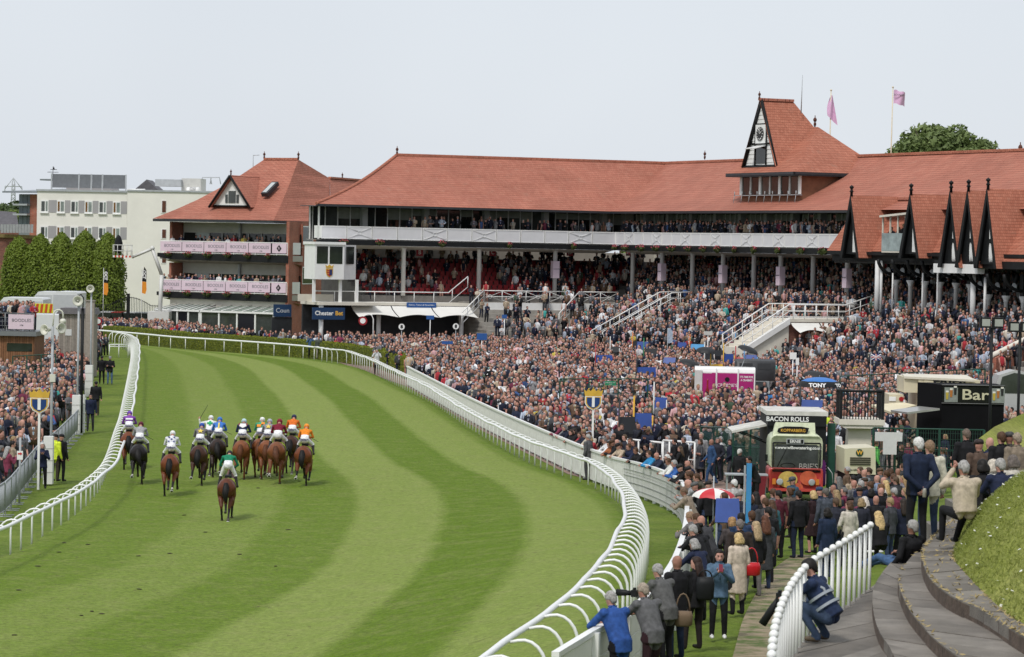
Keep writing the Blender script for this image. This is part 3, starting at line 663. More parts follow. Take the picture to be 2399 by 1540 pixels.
OGb = OT-.15; g0, g1 = FR.loc(1745, 393, OGb), FR.loc(1822, 390, OGb); ga = FR.loc(1787, 240, OGb); zg = (g0.z+g1.z)/2; xc = (g0.x+g1.x)/2; hw = (g1.x-g0.x)/2
b = MB(); b.add([fw(xc-hw, OGb, zg), fw(xc+hw, OGb, zg), fw(xc, OGb, ga.z), fw(xc-hw, OGb+.3, zg), fw(xc+hw, OGb+.3, zg), fw(xc, OGb+.3, ga.z)], [(0, 1, 2), (5, 4, 3)]); ctp(b, 'gable', m_white)
nb = 14
bb = MB()
for i in range(nb):
 k0, k1 = i/nb*.94, (i+.8)/nb*.94
 bb.slab([fw(xc-hw*(1-k0)*.94, OGb-.04, zg+(ga.z-zg)*k0), fw(xc+hw*(1-k0)*.94, OGb-.04, zg+(ga.z-zg)*k0), fw(xc+hw*(1-k1)*.94, OGb-.02, zg+(ga.z-zg)*k1), fw(xc-hw*(1-k1)*.94, OGb-.02, zg+(ga.z-zg)*k1)], .02, FR.n*-1)
ctp(bb, 'weatherboard', m_white)
b = MB()
def bar(b, p, q, w_=.16, dp=.1): b.tube([p, q], w_, 0, 4)
for s_ in (-1, 1): bar(b, fw(xc+s_*hw*1.02, OGb-.12, zg-.1), fw(xc, OGb-.12, ga.z+.25), .17)
bar(b, fw(xc-hw, OGb-.1, zg), fw(xc+hw, OGb-.1, zg), .16)
for kz in (.36, .66): bar(b, fw(xc-hw*(1-kz), OGb-.08, zg+(ga.z-zg)*kz), fw(xc+hw*(1-kz), OGb-.08, zg+(ga.z-zg)*kz), .08)
for s_ in (-.34, .34): bar(b, fw(xc+s_*hw, OGb-.08, zg), fw(xc+s_*hw, OGb-.08, zg+(ga.z-zg)*.66), .07)
ctp(b, 'bargeboard', m_black)
zc_ = zg+(ga.z-zg)*.51; hz = (ga.z-zg)*.145
b = MB(); b.slab([fw(xc-hw*.3, OGb-.14, zc_-hz), fw(xc+hw*.3, OGb-.14, zc_-hz), fw(xc+hw*.3, OGb-.14, zc_+hz), fw(xc-hw*.3, OGb-.14, zc_+hz)], .1, FR.n*-1); ctp(b, 'clock_board', m_white)
rc = hz*.74; ck = link('clock_face', None, ct, fw(xc, OGb-.16, zc_)-ct.location, FR.rz)
b = MB(); b.disc((0, -.05, 0), rc, .05, 0, 28); link_me = b.mesh('clock_face', M('clock_black', (.012, .012, .014), .4, 0)); ck2 = link('clock_face', link_me, ct, ck.location, FR.rz); bpy.data.objects.remove(ck)
b = MB()
for k in range(12):
 a = k*math.pi/6; r1, r2 = rc*.92, rc*.7; b.tube([(r1*math.sin(a), -.06, r1*math.cos(a)), (r2*math.sin(a), -.06, r2*math.cos(a))], .035, 0, 4)
b.build('numerals', m_white, ck2)
b = MB(); b.tube([(0, -.07, 0), (rc*.42, -.07, rc*.28)], .04, 0, 4); b.tube([(0, -.075, 0), (-rc*.12, -.075, rc*.7)], .03, 0, 4); b.build('hands', m_white, ck2)
zw0, zw1 = zg+(ga.z-zg)*.05, zg+(ga.z-zg)*.32
b = MB(); b.slab([fw(xc-hw*.3, OGb-.06, zw0), fw(xc+hw*.3, OGb-.06, zw0), fw(xc+hw*.3, OGb-.06, zw1), fw(xc-hw*.3, OGb-.06, zw1)], .05, FR.n*-1); ctp(b, 'window', m_glass[2])
b = MB(); b.slab([fw(xc-hw*.3, OGb-.1, zw1), fw(xc+hw*.3, OGb-.1, zw1), fw(xc+hw*.3, OGb-1.1, zw1-.25), fw(xc-hw*.3, OGb-1.1, zw1-.25)], .05); ctp(b, 'shutter', m_white)
yb = OT+2.9
b = MB(); za = ga.z+.18
L0, L1 = fw(xc-hw-.12, OGb-.3, zg), fw(xc-hw-.12, yb+3.5, zg); R0, R1 = fw(xc+hw+.12, OGb-.3, zg), fw(xc+hw+.12, yb+3.5, zg); T0, T1 = fw(xc, OGb-.3, za), fw(xc, yb-.2, za)
b.add([R0, R1, T1, T0, L0, L1], [(0, 1, 2, 3), (5, 4, 3, 2), (1, 5, 2)]); ctp(b, 'gable_roof', m_tile2)
b = MB()
for i in range(8): b.box(T0.lerp(T1, (i+.5)/8)+Vector((0, 0, .06)), (.45, .3, .2), 0, math.atan2(FR.n.y, FR.n.x))
ctp(b, 'ridge_tiles', m_tile, troof)
finial(ct, T0-ct.location, .9); finial(ct, apx-ct.location, 1.2)
b = MB(); b.tube([fw(xc+1, yb, za-1), fw(xc+1.1, yb, za+2.1)], [.05, .02], 0, 5); ctp(b, 'aerial', m_grey)
# --- flags behind the roof
def flag(u0, v0, u1, v1, d, pole_base, side, label, lump):
 top = P(u0, v0, d); base = Vector((P(u1, v1, d).x, top.y, pole_base)); rt = thing('flag', label, 'flag', base)
 b = MB(); b.tube([(0, 0, 0), top-base], [.07, .045], 0, 8); b.ball(tuple(top-base+Vector((0, 0, .08))), .09, 0, 8, 5); b.build('flagpole', M('cream_pole', (.62, .55, .42), .5, .1), rt)
 b = MB(); vs = []; nx_, ny_ = 10, 8; pt = top-base
 for j in range(ny_+1):
  for i in range(nx_+1):
   a, c = i/nx_, j/ny_
   if side == 0: p = Vector((.08+a*.95, .25*math.sin(a*6+c*2)*a, -.15-c*1.15-.25*a*a+.05*math.sin(a*9)))
   else: p = Vector((-.3*math.sin(c*2.2)*(1-a)+.6*a*(.25+.75*c), .16*math.sin(a*8+c*3), -.35-c*2.3*(.75+.35*a)))
   vs.append(pt+p)
 b.add(vs, [(j*(nx_+1)+i, j*(nx_+1)+i+1, (j+1)*(nx_+1)+i+1, (j+1)*(nx_+1)+i) for j in range(ny_) for i in range(nx_)], 0, True)
 cl = b.build('flag_cloth', M('pink_flag', (.66, .42, .62), .7, .08, 2), rt)
 if side == 0: text('BOODLES', .2, m_ink, rt, pt+Vector((.52, -.2, -.55)), depth=.05)
 return rt
flag(1947, 214, 1945, 300, 252, 12, 1, 'pale pink flag hanging limp down its pole beside the clock tower', 0)
flag(2092, 207, 2088, 300, 252, 12, 0, 'pale pink flag blown open on the right of the two roof poles', 0)
#-- terraces in front of the stands
def ter(x, y):
 """height of the ground and terraces where spectators stand"""
 z = gz(x, y)
 s, o = FL.inv(x, y)
 if 13.4 < s < FL.L+8 and -9.5 < o < 1.6: z = max(z, min(4.3, 4.1+.42*o))
 s, o = FR.inv(x, y)
 if -8 < s < 72 and -11 < o: z = max(z, min(4.4+.4*o, 6.2 if s > FR.L else 4.4))
 return z
def steps(fr, x0, x1, o0, o1, z0, slope, cap, name):
 b = MB(); k = int((o1-o0)/.8)
 for i in range(k):
  o = o0+i*.8; b.bx(x0, x1, o, o1, -.3 if i == 0 else z0+slope*(o-o0)-.4, min(z0+slope*(o-o0)+.16, cap))
 b.v = [tuple(fr.world(*p)) for p in b.v]; return struct(b.build(name, m_conc))
steps(FL, 13.4, FL.L+8, -9.4, 1.4, .15, .42, 4.3, 'terrace_steps')
steps(FR, -8, FR.L, -10.8, 1.4, .1, .4, 4.4, 'terrace_steps')
steps(FR, FR.L+.02, 72, -10.8, 9, .1, .4, 6.2, 'terrace_steps')
pv = MB(); pl = [PG(955, 905), PG(1115, 1000), PG(1330, 1108), PG(1500, 1150), PG(1800, 1150), PG(2500, 1060), Vector((52, 205, 0)), Vector((40, 262, 0)), Vector((-8, 262, 0)), Vector((-60, 300, 0)), Vector((-60, 275, 0)), PG(700, 815)]
pv.add([(p.x, p.y, -.045+max(0, gz(p.x, p.y))) for p in pl], [tuple(range(len(pl)))]); struct(pv.build('paving', M('brick_paving', (.23, .16, .13), .9, .25, 2)))
#-- half-timbered gabled stand at the right
gb = thing('gabled_stand', 'old half-timbered stand with black and white gables at the right edge', 'grandstand', FR.world(42, 0, 0))
def gpart(b, name, mats, parent=None): return fx(b, FR, gb).build(name, mats, parent or gb)
xr0 = FR.loc(2019, 469, 1.0).x; zr = FR.loc(2150, 467, 1.0).z; XE = 75
ze1 = FR.loc(2090, 590, -2.0).z; ze3 = FR.loc(2370, 614, -2.0).z; xs2 = FR.loc(2200, 590, -2).x; xs3 = FR.loc(2330, 600, -2).x
b = MB(); b.add([(xr0, -2, ze1), (xs3, -2, ze1), (xs3, 1, zr), (xr0, 1, zr)], [(0, 1, 2, 3)])
b.add([(xs3, -2.6, ze3), (XE, -2.6, ze3), (XE, 1, zr+.25), (xs3, 1, zr+.25)], [(0, 1, 2, 3)])
b.add([(xr0, 1, zr), (XE, 1, zr), (XE, 6, ze1), (xr0, 6, ze1)], [(0, 1, 2, 3)]); groof = gpart(b, 'roof', m_tile2)
b = MB()
for i in range(44): b.box((xr0+.3+i*.62, 1, zr+.06+(.25 if xr0+i*.62 > xs3 else 0)), (.58, .35, .22))
gpart(b, 'ridge_tiles', m_tile, groof)
b = MB(); b.bx(FR.L+.4, XE, -2.1, -1.9, ze1-.75, ze1-.02); b.bx(FR.L+.4, XE, -2.5, -2.2, ze1-.28, ze1-.04); gpart(b, 'beam', m_black)
b = MB(); b.bx(xs2+.5, XE, -2.72, -2.5, ze3-.5, ze3+.02); gpart(b, 'beam', m_black)
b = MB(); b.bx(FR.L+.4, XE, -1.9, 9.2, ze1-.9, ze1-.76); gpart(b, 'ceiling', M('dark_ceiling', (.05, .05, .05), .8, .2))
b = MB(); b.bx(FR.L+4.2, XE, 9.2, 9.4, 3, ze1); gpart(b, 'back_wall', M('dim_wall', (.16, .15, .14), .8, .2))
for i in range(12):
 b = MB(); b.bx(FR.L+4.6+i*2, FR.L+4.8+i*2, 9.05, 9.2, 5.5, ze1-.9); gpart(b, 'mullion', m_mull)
def gable(ua, va, vb, balus):
 q = FR.loc(ua, va, -2.4); zb = FR.loc(ua, vb, -2.4).z; h = q.z-zb; hw_ = 1.15; x = q.x
 g_ = link('gable', None, gb); b = MB(); y0 = -2.9
 b.prism([(x-hw_, zb), (x+hw_, zb), (x, q.z)], y0, y0+.5)
 for s_ in (-1, 1):
  b.slab([(x+s_*(hw_+.16), y0-.35, zb-.3), (x, y0-.35, q.z+.25), (x, y0-.35, q.z-.45), (x+s_*(hw_-.14), y0-.35, zb-.3)], .12 if s_ > 0 else -.12, (0, -1, 0) if s_ > 0 else (0, 1, 0))
  if s_ < 0: b.slab([(x+s_*(hw_+.16), y0-.34, zb-.3), (x, y0-.34, q.z+.25), (x, 1.0, q.z+.25), (x+s_*(hw_+.16), 1.0, zb-.3)], .08*s_, None)
 me_o = fx(b, FR, gb).build('gable', m_black, gb); bpy.data.objects.remove(g_)
 b = MB()
 for k in range(7):
  xx = x+.06+k*.15; top = q.z-h*(abs(xx-x)/hw_)-.5; z0_ = zb+.15
  if balus:
   zt_ = min(top, zb+1.45)
   b.prism([(xx-.055, z0_+.3), (xx, z0_), (xx+.055, z0_+.3), (xx+.075, (z0_+zt_)/2+.1), (xx+.05, zt_-.15), (xx, zt_), (xx-.05, zt_-.15), (xx-.075, (z0_+zt_)/2+.1)], y0-.06, y0-.01)
   if top > zb+1.75: b.bx(xx-.05, xx+.05, y0-.06, y0-.01, zb+1.75, top)
  elif top > z0_+.1: b.bx(xx-.055, xx+.055, y0-.06, y0-.01, z0_, top)
 fx(b, FR, gb).build('white_timber', m_white, me_o)
 p = FR.world(x, y0-.25, q.z+.2)-gb.location
 f = MB(); f.lathe([(.1, 0), (.1, .3), (.17, .34), (.09, .45), (.09, .55), (.16, .62), (.16, .72), (.05, .8), (.0, .85)], (0, 0, 0), 0, 8); f.build('finial', m_black, me_o, p)
 b = MB(); b.add([(x, y0-.32, q.z+.27), (x+hw_+.18, y0-.32, zb-.28), (x+hw_+.18, 1.0, zb-.28), (x, 1.0, q.z+.27)], [(0, 1, 2, 3)]); fx(b, FR, gb).build('gable_roof', m_tile2, me_o)
gable(2015, 467, 596, False); gable(2155, 464, 596, False); gable(2249, 458, 618, True); gable(2290, 456, 618, True); gable(2336, 452, 620, True)
cc = MB(); cc.lathe([(.15, 0), (.15, 2.3), (.19, 2.33), (.16, 2.4), (.30, 2.66), (.30, 2.74)], (0, 0, 0), 0, 12); gcol = cc.mesh('column', MC['white_column'])
br = MB(); br.bx(-.2, .2, -.16, .16, 0, 1.5)
br.tube([(-.1+-1.15*math.sin(a), 0, .35+1.15*(1-math.cos(a))*1.0) for a in np.linspace(0, math.pi/2, 7)], .13, 0, 6)
br.tube([(.1+1.15*math.sin(a), 0, .35+1.15*(1-math.cos(a))) for a in np.linspace(0, math.pi/2, 7)], .13, 0, 6)
br.tube([(0, -.1-1.5*math.sin(a), .35+1.15*(1-math.cos(a))) for a in np.linspace(0, math.pi/2, 7)], .13, 0, 6); bracket = br.mesh('bracket', m_black)
rd = MB(); rd.lathe([(.3, 0), (.3, .06)], (0, 0, 0), 0, 16, 'Y', False); roundel = rd.mesh('roundel', m_grey)
for u, v in ((2100, 656), (2133, 657), (2168, 659), (2203, 661), (2240, 663), (2273, 666), (2316, 690), (2357, 693), (2397, 695)):
 q = FR.loc(u, v, -.9); c = finst(gcol, FR, gb, 'column', q.x, -.9, q.z-2.74); link('bracket', bracket, c, (0, 0, 2.75)); link('roundel', roundel, c, (-.75, -.2, 3.35))
for u, v0, v1, wd in ((2054, 611, 730, .2), (2063, 611, 728, .1), (2278, 640, 752, .2), (2090, 640, 720, .06), (2160, 640, 735, .07), (2195, 640, 735, .07), (2306, 650, 750, .1)):
 q = FR.loc(u, v1, -2.1); q1 = FR.loc(u, v0, -2.1); b = MB(); b.lathe([(wd, 0), (wd, q1.z-q.z+.5)], (q.x, -2.1, q.z-.5), 0, 10); gpart(b, 'column', MC['white_column'])
q0, q1 = FR.loc(2189, 639, -2.8), FR.loc(2293, 620, -2.8); b = MB(); b.bx(q0.x, q1.x, -2.9, -2.3, q0.z, q1.z); gpart(b, 'white_beam', m_white)
bxd = link('dormer', None, gb); bpy.data.objects.remove(bxd)
q0, q1 = FR.loc(2068, 588, -2.6), FR.loc(2140, 545, -2.6); zt_ = FR.loc(2100, 497, -2.6).z
b = MB(); b.bx(q0.x, q1.x+.1, -2.7, .5, q0.z-.12, q0.z); b.add([(q0.x-.1, -2.9, zt_-.25), (q1.x+.2, -2.9, zt_), (q1.x+.2, .8, zt_+.2), (q0.x-.1, .8, zt_-.05), (q0.x-.1, -2.9, zt_-.4), (q1.x+.2, -2.9, zt_-.15), (q1.x+.2, .8, zt_+.05), (q0.x-.1, .8, zt_-.2)], [(0, 1, 2, 3), (4, 5, 1, 0), (7, 6, 5, 4)]); dm = gpart(b, 'dormer', m_cream)
for i in range(5):
 xx = q0.x+(q1.x-q0.x)*i/4; b = MB(); b.bx(xx-.05, xx+.05, -2.68, -2.58, q0.z, zt_-.3); gpart(b, 'post', m_cream, dm)
b = MB(); b.bx(q0.x, q1.x, -2.72, -2.69, q0.z, q0.z+1.3); gpart(b, 'glass_balustrade', M('pale_glass', (.25, .30, .30), .1, .4, 1.2), dm)
b = MB(); b.bx(q0.x, q1.x, .45, .5, q0.z, zt_-.2); gpart(b, 'back_panel', m_glass[0], dm)
#-- stair block with canopies, sloped walls
sb_ = thing('stair_block', 'white-railed stair landing with scalloped canopy and brick base in front of the stand', 'staircase', FR.world(44, -8, 0))
SB = 44.0
b = MB(); b.bx(SB-3, SB, -8, 0, 3.95, 4.2); fx(b, FR, sb_).build('landing', m_cream, sb_)
b = MB(); b.bx(SB-2.9, SB-.1, -8, 0, 0, 3.95); fx(b, FR, sb_).build('base_wall', m_brick_old, sb_)
b = MB()
for i in range(9): b.bx(SB-3, SB, -8-(i+1)*.42, -8-i*.42, 0, 4.2-(i+1)*.24)
fx(b, FR, sb_).build('stair', m_cream, sb_)
b = MB(); b.add([(SB+.02, -8, 4.25), (SB+.02, -11.9, 2.0), (SB+.02, -11.9, 1.55), (SB+.02, -8, 3.8), (SB+.2, -8, 4.25), (SB+.2, -11.9, 2.0), (SB+.2, -11.9, 1.55), (SB+.2, -8, 3.8)], [(0, 1, 2, 3), (7, 6, 5, 4), (0, 4, 5, 1), (3, 2, 6, 7)]); fx(b, FR, sb_).build('stringer', m_white, sb_)
def srail(pts, cross=False):
 b = MB(); pts = [Vector(p) for p in pts]
 for f_ in (1.05, .55, .1): b.tube([p+Vector((0, 0, f_)) for p in pts], .05 if f_ > 1 else .03, 0, 6)
 for p in resample(pts, step=1.0): b.tube([p, p+Vector((0, 0, 1.05))], .035, 0, 5)
 return b
fx(srail([(SB, -11.9, 1.9), (SB, -8, 4.2), (SB, -3.2, 4.2), (SB, 0, 5.2)]), FR, sb_).build('railing', m_white, sb_)
fx(srail([(SB-3, -11.9, 1.9), (SB-3, -8, 4.2), (SB-3, 0, 4.2)]), FR, sb_).build('railing', m_white, sb_)
class Sub:      # frame whose x runs along -n of FR
 pass
FS = Frame(tuple(FR.world(SB, -8, 0)[:2]), tuple(FR.world(SB, 0, 0)[:2]))
for k in range(2): canopy(FS, .1+k*2.5, 2.5+k*2.5, -.1, -1.5, 3.9, 3.2, sb_)
st2 = thing('staircase', 'white balustraded staircase climbing to the middle of the stand', 'staircase', FR.world(12, -10, 0))
for k, (sx, o0, z0_, o1, z1_) in enumerate(((13.0, -8.8, 1.2, -2.4, 4.5), (15.2, -8.8, 1.2, -2.4, 4.5))):
 b = srail([(sx, o0, z0_), (sx, o1, z1_), (sx, -.6, 4.6)])
 fx(b, FR, st2).build('railing', m_white, st2)
 b = MB(); b.add([(sx, o0, z0_), (sx, o1, z1_), (sx, o1, z1_-.7), (sx, o0, z0_-.7), (sx+.12, o0, z0_), (sx+.12, o1, z1_), (sx+.12, o1, z1_-.7), (sx+.12, o0, z0_-.7)], [(0, 1, 2, 3), (7, 6, 5, 4), (0, 4, 5, 1), (3, 2, 6, 7)]); fx(b, FR, st2).build('stringer', m_white, st2)
st3 = thing('staircase', 'lower white-railed staircase left of the stand corner', 'staircase', FL.world(20, -6, 0))
for sx in (14.6, 23.8):
 b = srail([(sx-3.0, -3.5, 2.4), (sx, -1.4, 4.3)]); fx(b, FL, st3).build('railing', m_white, st3)
b = MB(); b.bx(14.6, 27.5, -1.1, -.9, 3.1, 4.28); fx(b, FL, st3).build('white_wall', m_white, st3)
for s_, o0, o1, lab in ((FR.loc(2300, 740, 0).x, -9, 2, 'white sloping coping wall dividing the terraces below the gabled stand'), (FR.loc(2090, 722, 0).x+1.5, -3, 1, 'short white sloping wall at the corner of the gabled stand')):
 wl = thing('terrace_wall', lab, 'wall', FR.world(s_, o0, 0)); b = MB()
 f_ = lambda o: 4.75+.42*o
 b.add([(s_, o0, f_(o0)), (s_, o1, f_(o1)), (s_, o1, 0), (s_, o0, 0), (s_+.25, o0, f_(o0)), (s_+.25, o1, f_(o1)), (s_+.25, o1, 0), (s_+.25, o0, 0)], [(0, 1, 2, 3), (7, 6, 5, 4), (0, 4, 5, 1), (0, 3, 7, 4)]); fx(b, FR, wl).build('wall', m_cream, wl)
 b = MB(); b.add([(s_-.06, o0, f_(o0)), (s_-.06, o1, f_(o1)), (s_+.31, o1, f_(o1)), (s_+.31, o0, f_(o0)), (s_-.06, o0, f_(o0)+.16), (s_-.06, o1, f_(o1)+.16), (s_+.31, o1, f_(o1)+.16), (s_+.31, o0, f_(o0)+.16)], [(0, 1, 5, 4), (4, 5, 6, 7), (2, 3, 7, 6), (0, 4, 7, 3)]); fx(b, FR, wl).build('coping', m_white, wl)
bs = thing('brick_stair', 'brick stair flank with cream coping and black bars at the right edge', 'staircase', P(2340, 860, 196)); o_ = bs.location.copy(); o_.z = 0; bs.location = o_
def W2L(p): return Vector(p)-bs.location
a0, a1, a2, a3 = P(2322, 838, 196), P(2399, 800, 199), P(2480, 760, 202), P(2480, 880, 202)
b = MB(); b.slab([W2L(Vector((a0.x, a0.y, 0))), W2L(Vector((a2.x, a2.y, 0))), W2L(a2), W2L(a0)], -.4); b.build('wall', m_brick, bs)
b = MB(); b.tube([W2L(a0+Vector((0, -.1, .1))), W2L(a2+Vector((0, -.1, .1)))], .2, 0, 4); b.build('coping', m_cream, bs)
b = MB()
for i in range(12):
 p = W2L(a0.lerp(a2, i/11)); b.tube([p+Vector((0, -.25, -1.6)), p+Vector((0, -.25, -.1))], .02, 0, 4)
b.build('bars', m_black, bs)
#-- three-storey hospitality block with pink banners
FB = Frame((-33.8, 288), (-21.1, 281)); FBs = Frame((-21.1, 281), (-16.5, 294))
hb_ = thing('hospitality_block', 'brick block with red hipped roof and two balconies hung with pink banners', 'building', FB.world(6, 0, 0))
def hpart(b, name, mats, parent=None, fr=FB): return fx(b, fr, hb_).build(name, mats, parent or hb_)
def zB(u, v, off=0.0): return FB.loc(u, v, off).z
zr2, zf2, zk2 = zB(525, 566), zB(525, 596), zB(525, 611); zr1, zf1, zk1 = zB(525, 657.5), zB(525, 687.5), zB(525, 702)
xb0, xb1 = FB.loc(376, 600).x, FB.loc(674, 600).x; ze_ = zB(500, 516, -1.0)
for zr_, zf_, zk_ in ((zr2, zf2, zk2), (zr1, zf1, zk1)):
 bl = MB(); bl.prism([(xb0-.3, zf_), (xb1+.1, zf_), (xb1+.1, zk_-.1), (xb0+1.2, zk_), (xb0-.3, zf_-.35)], -.12, .2); bal = hpart(bl, 'balcony', m_black)
 b = MB(); b.bx(xb0-.2, xb1, .2, 2.6, zk_+.05, zf_-.02); b.add([(xb0, .2, zk_+.0), (xb1, .2, zk_+.0), (xb1, 2.6, zk_-.35), (xb0, 2.6, zk_-.35)], [(3, 2, 1, 0)]); hpart(b, 'slab', m_soffit, bal)
 b = MB(); b.bx(xb0, xb1, -.06, 0, zr_-.08, zr_); b.bx(xb0, xb1, -.06, 0, zf_+.06, zf_+.12)
 for i in range(13): xx = xb0+(xb1-xb0)*i/12; b.bx(xx-.03, xx+.03, -.05, -.01, zf_, zr_-.08)
 b.bx(xb1-.05, xb1, .0, 2.2, zf_+.1, zr_); hpart(b, 'railing', m_white, bal)
 nb_ = 5; bw = (xb1-xb0)*.875/nb_
 for i in range(nb_):
  bb = MB(); bb.bx(xb0+i*bw+.03, xb0+(i+1)*bw-.03, -.1, -.075, zf_+.2, zr_-.1); hpart(bb, 'banner', m_pink, bal)
  q = FB.world(xb0+(i+.55)*bw, -.11, zr_-.5)-hb_.location; t_ = text('BOODLES', .42, m_ink, bal, q); t_.rotation_euler = (math.pi/2, 0, FB.rz)
  q = FB.world(xb0+(i+.55)*bw, -.11, zr_-.86)-hb_.location; t_ = text('1798', .17, m_ink, bal, q); t_.rotation_euler = (math.pi/2, 0, FB.rz)
 bb = MB(); bb.bx(xb0+nb_*bw+.12, xb1-.08, -.1, -.075, zf_+.2, zr_-.1); hpart(bb, 'banner', m_pink, bal)
 xm_ = (xb0+nb_*bw+xb1)/2; zm_ = (zf_+zr_)/2+.05; bb = MB(); bb.prism([(xm_-.27, zm_), (xm_, zm_-.33), (xm_+.27, zm_), (xm_, zm_+.33)], -.125, -.1); hpart(bb, 'emblem', m_black, bal)
 q = FB.world(xm_, -.135, zm_)-hb_.location; t_ = text('B', .32, m_pink, bal, q); t_.rotation_euler = (math.pi/2, 0, FB.rz)
for zlo, zhi in ((zf2, ze_-.2), (zf1, zk2-.3)):
 x_ = xb0+1.0; b = MB(); b.bx(x_-.25, x_, .4, 2.6, zlo, zhi); b.bx(x_, xb1, 2.5, 2.6, zlo, zhi); hpart(b, 'wall', m_brick)
 b = MB(); b.bx(x_+.1, xb1-.3, 2.2, 2.48, zhi-1.0, zhi); hpart(b, 'roller_shutter', M('shutter_grey', (.50, .49, .45), .7, .1, 1))
 n_ = 9
 for i in range(n_):
  xa, xc_ = x_+(xb1-x_)*i/n_, x_+(xb1-x_)*(i+1)/n_
  b = MB(); b.quad((xa+.05, 2.4, zlo), (xc_-.05, 2.4, zlo), (xc_-.05, 2.4, zhi-1.0), (xa+.05, 2.4, zhi-1.0)); hpart(b, 'pane', m_glass[(i*7) % 3] if i != 1 else M('lit_blind', (.5, .55, .54), .6, .1))
  b = MB(); b.bx(xa-.05, xa+.05, 2.3, 2.45, zlo, zhi-1.0); hpart(b, 'mullion', m_mull)
 b = MB(); b.bx((x_+xb1)/2-.1, (x_+xb1)/2+.1, 1.9, 2.2, zlo, zhi); hpart(b, 'pier', m_grey)
Z0 = 0.0
b = MB(); b.bx(0, FBs.L+8, .0, .3, Z0, ze_); hpart(b, 'flank_wall', m_brick, None, FBs)
for v0, v1 in ((533, 571), (628, 664)):
 qa, qb = FBs.loc(708, v1, -.04), FBs.loc(733, v0, -.04)
 b = MB(); b.bx(qa.x-.08, qb.x+.08, -.06, -.02, qa.z-.1, qb.z+.1); fr_ = hpart(b, 'window', m_white, None, FBs)
 b = MB(); b.bx(qa.x+.08, qb.x-.08, -.08, -.06, qa.z, qb.z); hpart(b, 'pane', m_glass[1], fr_, FBs)
for x0_, x1_ in ((xb0+1.2, xb0+6.3), (xb0+6.5, xb1+.1)):
 zc0, zc1 = zB(500, 727), zB(500, 715); b = MB()
 b.add([(x0_, -2.4, zc0), (x1_, -2.4, zc0), (x1_, .4, zc1), (x0_+1.0, .4, zc1)], [(0, 1, 2, 3)]); cv = hpart(b, 'canopy_roof', M('greenish_glass_roof', (.22, .27, .23), .2, .2, 1))
 b = MB()
 for i in range(8): xx = x0_+(x1_-x0_)*i/7; b.tube([(xx, -2.42, zc0+.04), (min(x1_, xx+.6*(1-i/7)), .4, zc1+.04)], .04, 0, 4)
 b.bx(x0_-.05, x1_+.05, -2.5, -2.4, zc0-.14, zc0+.03); hpart(b, 'canopy_frame', m_white, cv)
 for i in range(5):
  xx = x0_+(x1_-x0_)*i/4; b = MB(); b.bx(xx-.08, xx+.08, -2.4, -2.25, 0, zc0-.14); hpart(b, 'post', m_white, cv)
  if i < 4: b = MB(); b.quad((xx+.08, -2.3, 0), (xx+(x1_-x0_)/4-.08, -2.3, 0), (xx+(x1_-x0_)/4-.08, -2.3, zc0-.14), (xx+.08, -2.3, zc0-.14)); hpart(b, 'pane', m_glass[1] if i != 2 else M('door_dark', (.01, .01, .015), .3, 0), cv)
b = MB(); b.bx(xb0+1, xb1, .3, .5, 0, zk1); hpart(b, 'wall', m_cream)
def wp(u, v, off, fr=FB): return fr.world(*fr.loc(u, v, off))
A = wp(358, 512.5, -1.0); B = wp(641, 516.5, -1.0); ze2 = (A.z+B.z)/2; A.z = B.z = ze2
R1_, R2_ = wp(619, 374, 7.5), wp(699, 374, 7.5); R1_.z = R2_.z = (R1_.z+R2_.z)/2
C_ = P(775, 523, 289); C_.z = ze2; V_ = P(772, 418, 296); Bk = A+FB.n*17; Bk2 = R2_+FB.n*9; Bk2.z = ze2
def droof(b, A, B, C, D, n=5, sag=.5):
 rows_ = [(A.lerp(D, i/n)-Vector((0, 0, sag*math.sin(math.pi*i/n))), B.lerp(C, i/n)-Vector((0, 0, sag*math.sin(math.pi*i/n)))) for i in range(n+1)]
 b.add([q-hb_.location for r_ in rows_ for q in r_], [(2*i, 2*i+1, 2*i+3, 2*i+2) for i in range(n)])
b = MB(); droof(b, A, B, R2_, R1_); droof(b, B, C_, V_, R2_, sag=.3); droof(b, Bk, A, R1_, R1_, sag=.5); droof(b, Bk2, Bk, R1_, R2_)
rg1 = P(860, 420, 306); rg1.z = V_.z; e2_ = P(870, 523, 303); e2_.z = ze2
b.add([q-hb_.location for q in (C_, e2_, rg1, V_)], [(0, 1, 2, 3)]); rf2 = b.build('roof', m_tile, hb_)
b = MB()
for p, q in ((A, B), (B, C_)): b.slab([p-hb_.location+Vector((0, 0, -.02)), q-hb_.location+Vector((0, 0, -.02)), q-hb_.location+Vector((0, 0, -.26)), p-hb_.location+Vector((0, 0, -.26))], -.14)
b.slab([A-hb_.location+Vector((0, .1, -.2)), B-hb_.location+Vector((0, .1, -.2)), B+FB.n*3.6-hb_.location+Vector((0, 0, -.15)), A+FB.n*3.6-hb_.location+Vector((0, 0, -.15))], .06)
b.build('gutter', m_gutter, hb_)
b = MB()
for p, q, k in ((R1_, R2_, 8), (V_, rg1, 8)):
 for i in range(k): b.box(p.lerp(q, (i+.5)/k)-hb_.location+Vector((0, 0, .06)), ((q-p).length/k*.94, .32, .2), 0, math.atan2((q-p).y, (q-p).x))
b.build('ridge_tiles', m_tile2, rf2)
finial(hb_, R1_-hb_.location); finial(hb_, R2_-hb_.location); finial(hb_, P(802, 419, 305)-hb_.location, .8)
b = MB(); p = P(593, 385, 292)-hb_.location; b.tube([p+Vector((0, 0, -1)), p+Vector((0, 0, .9))], .035, 0, 5); b.tube([p+Vector((0, 0, .85)), p+Vector((.6, 0, .9))], .03, 0, 4); b.build('aerial', m_grey, hb_)
od = .9
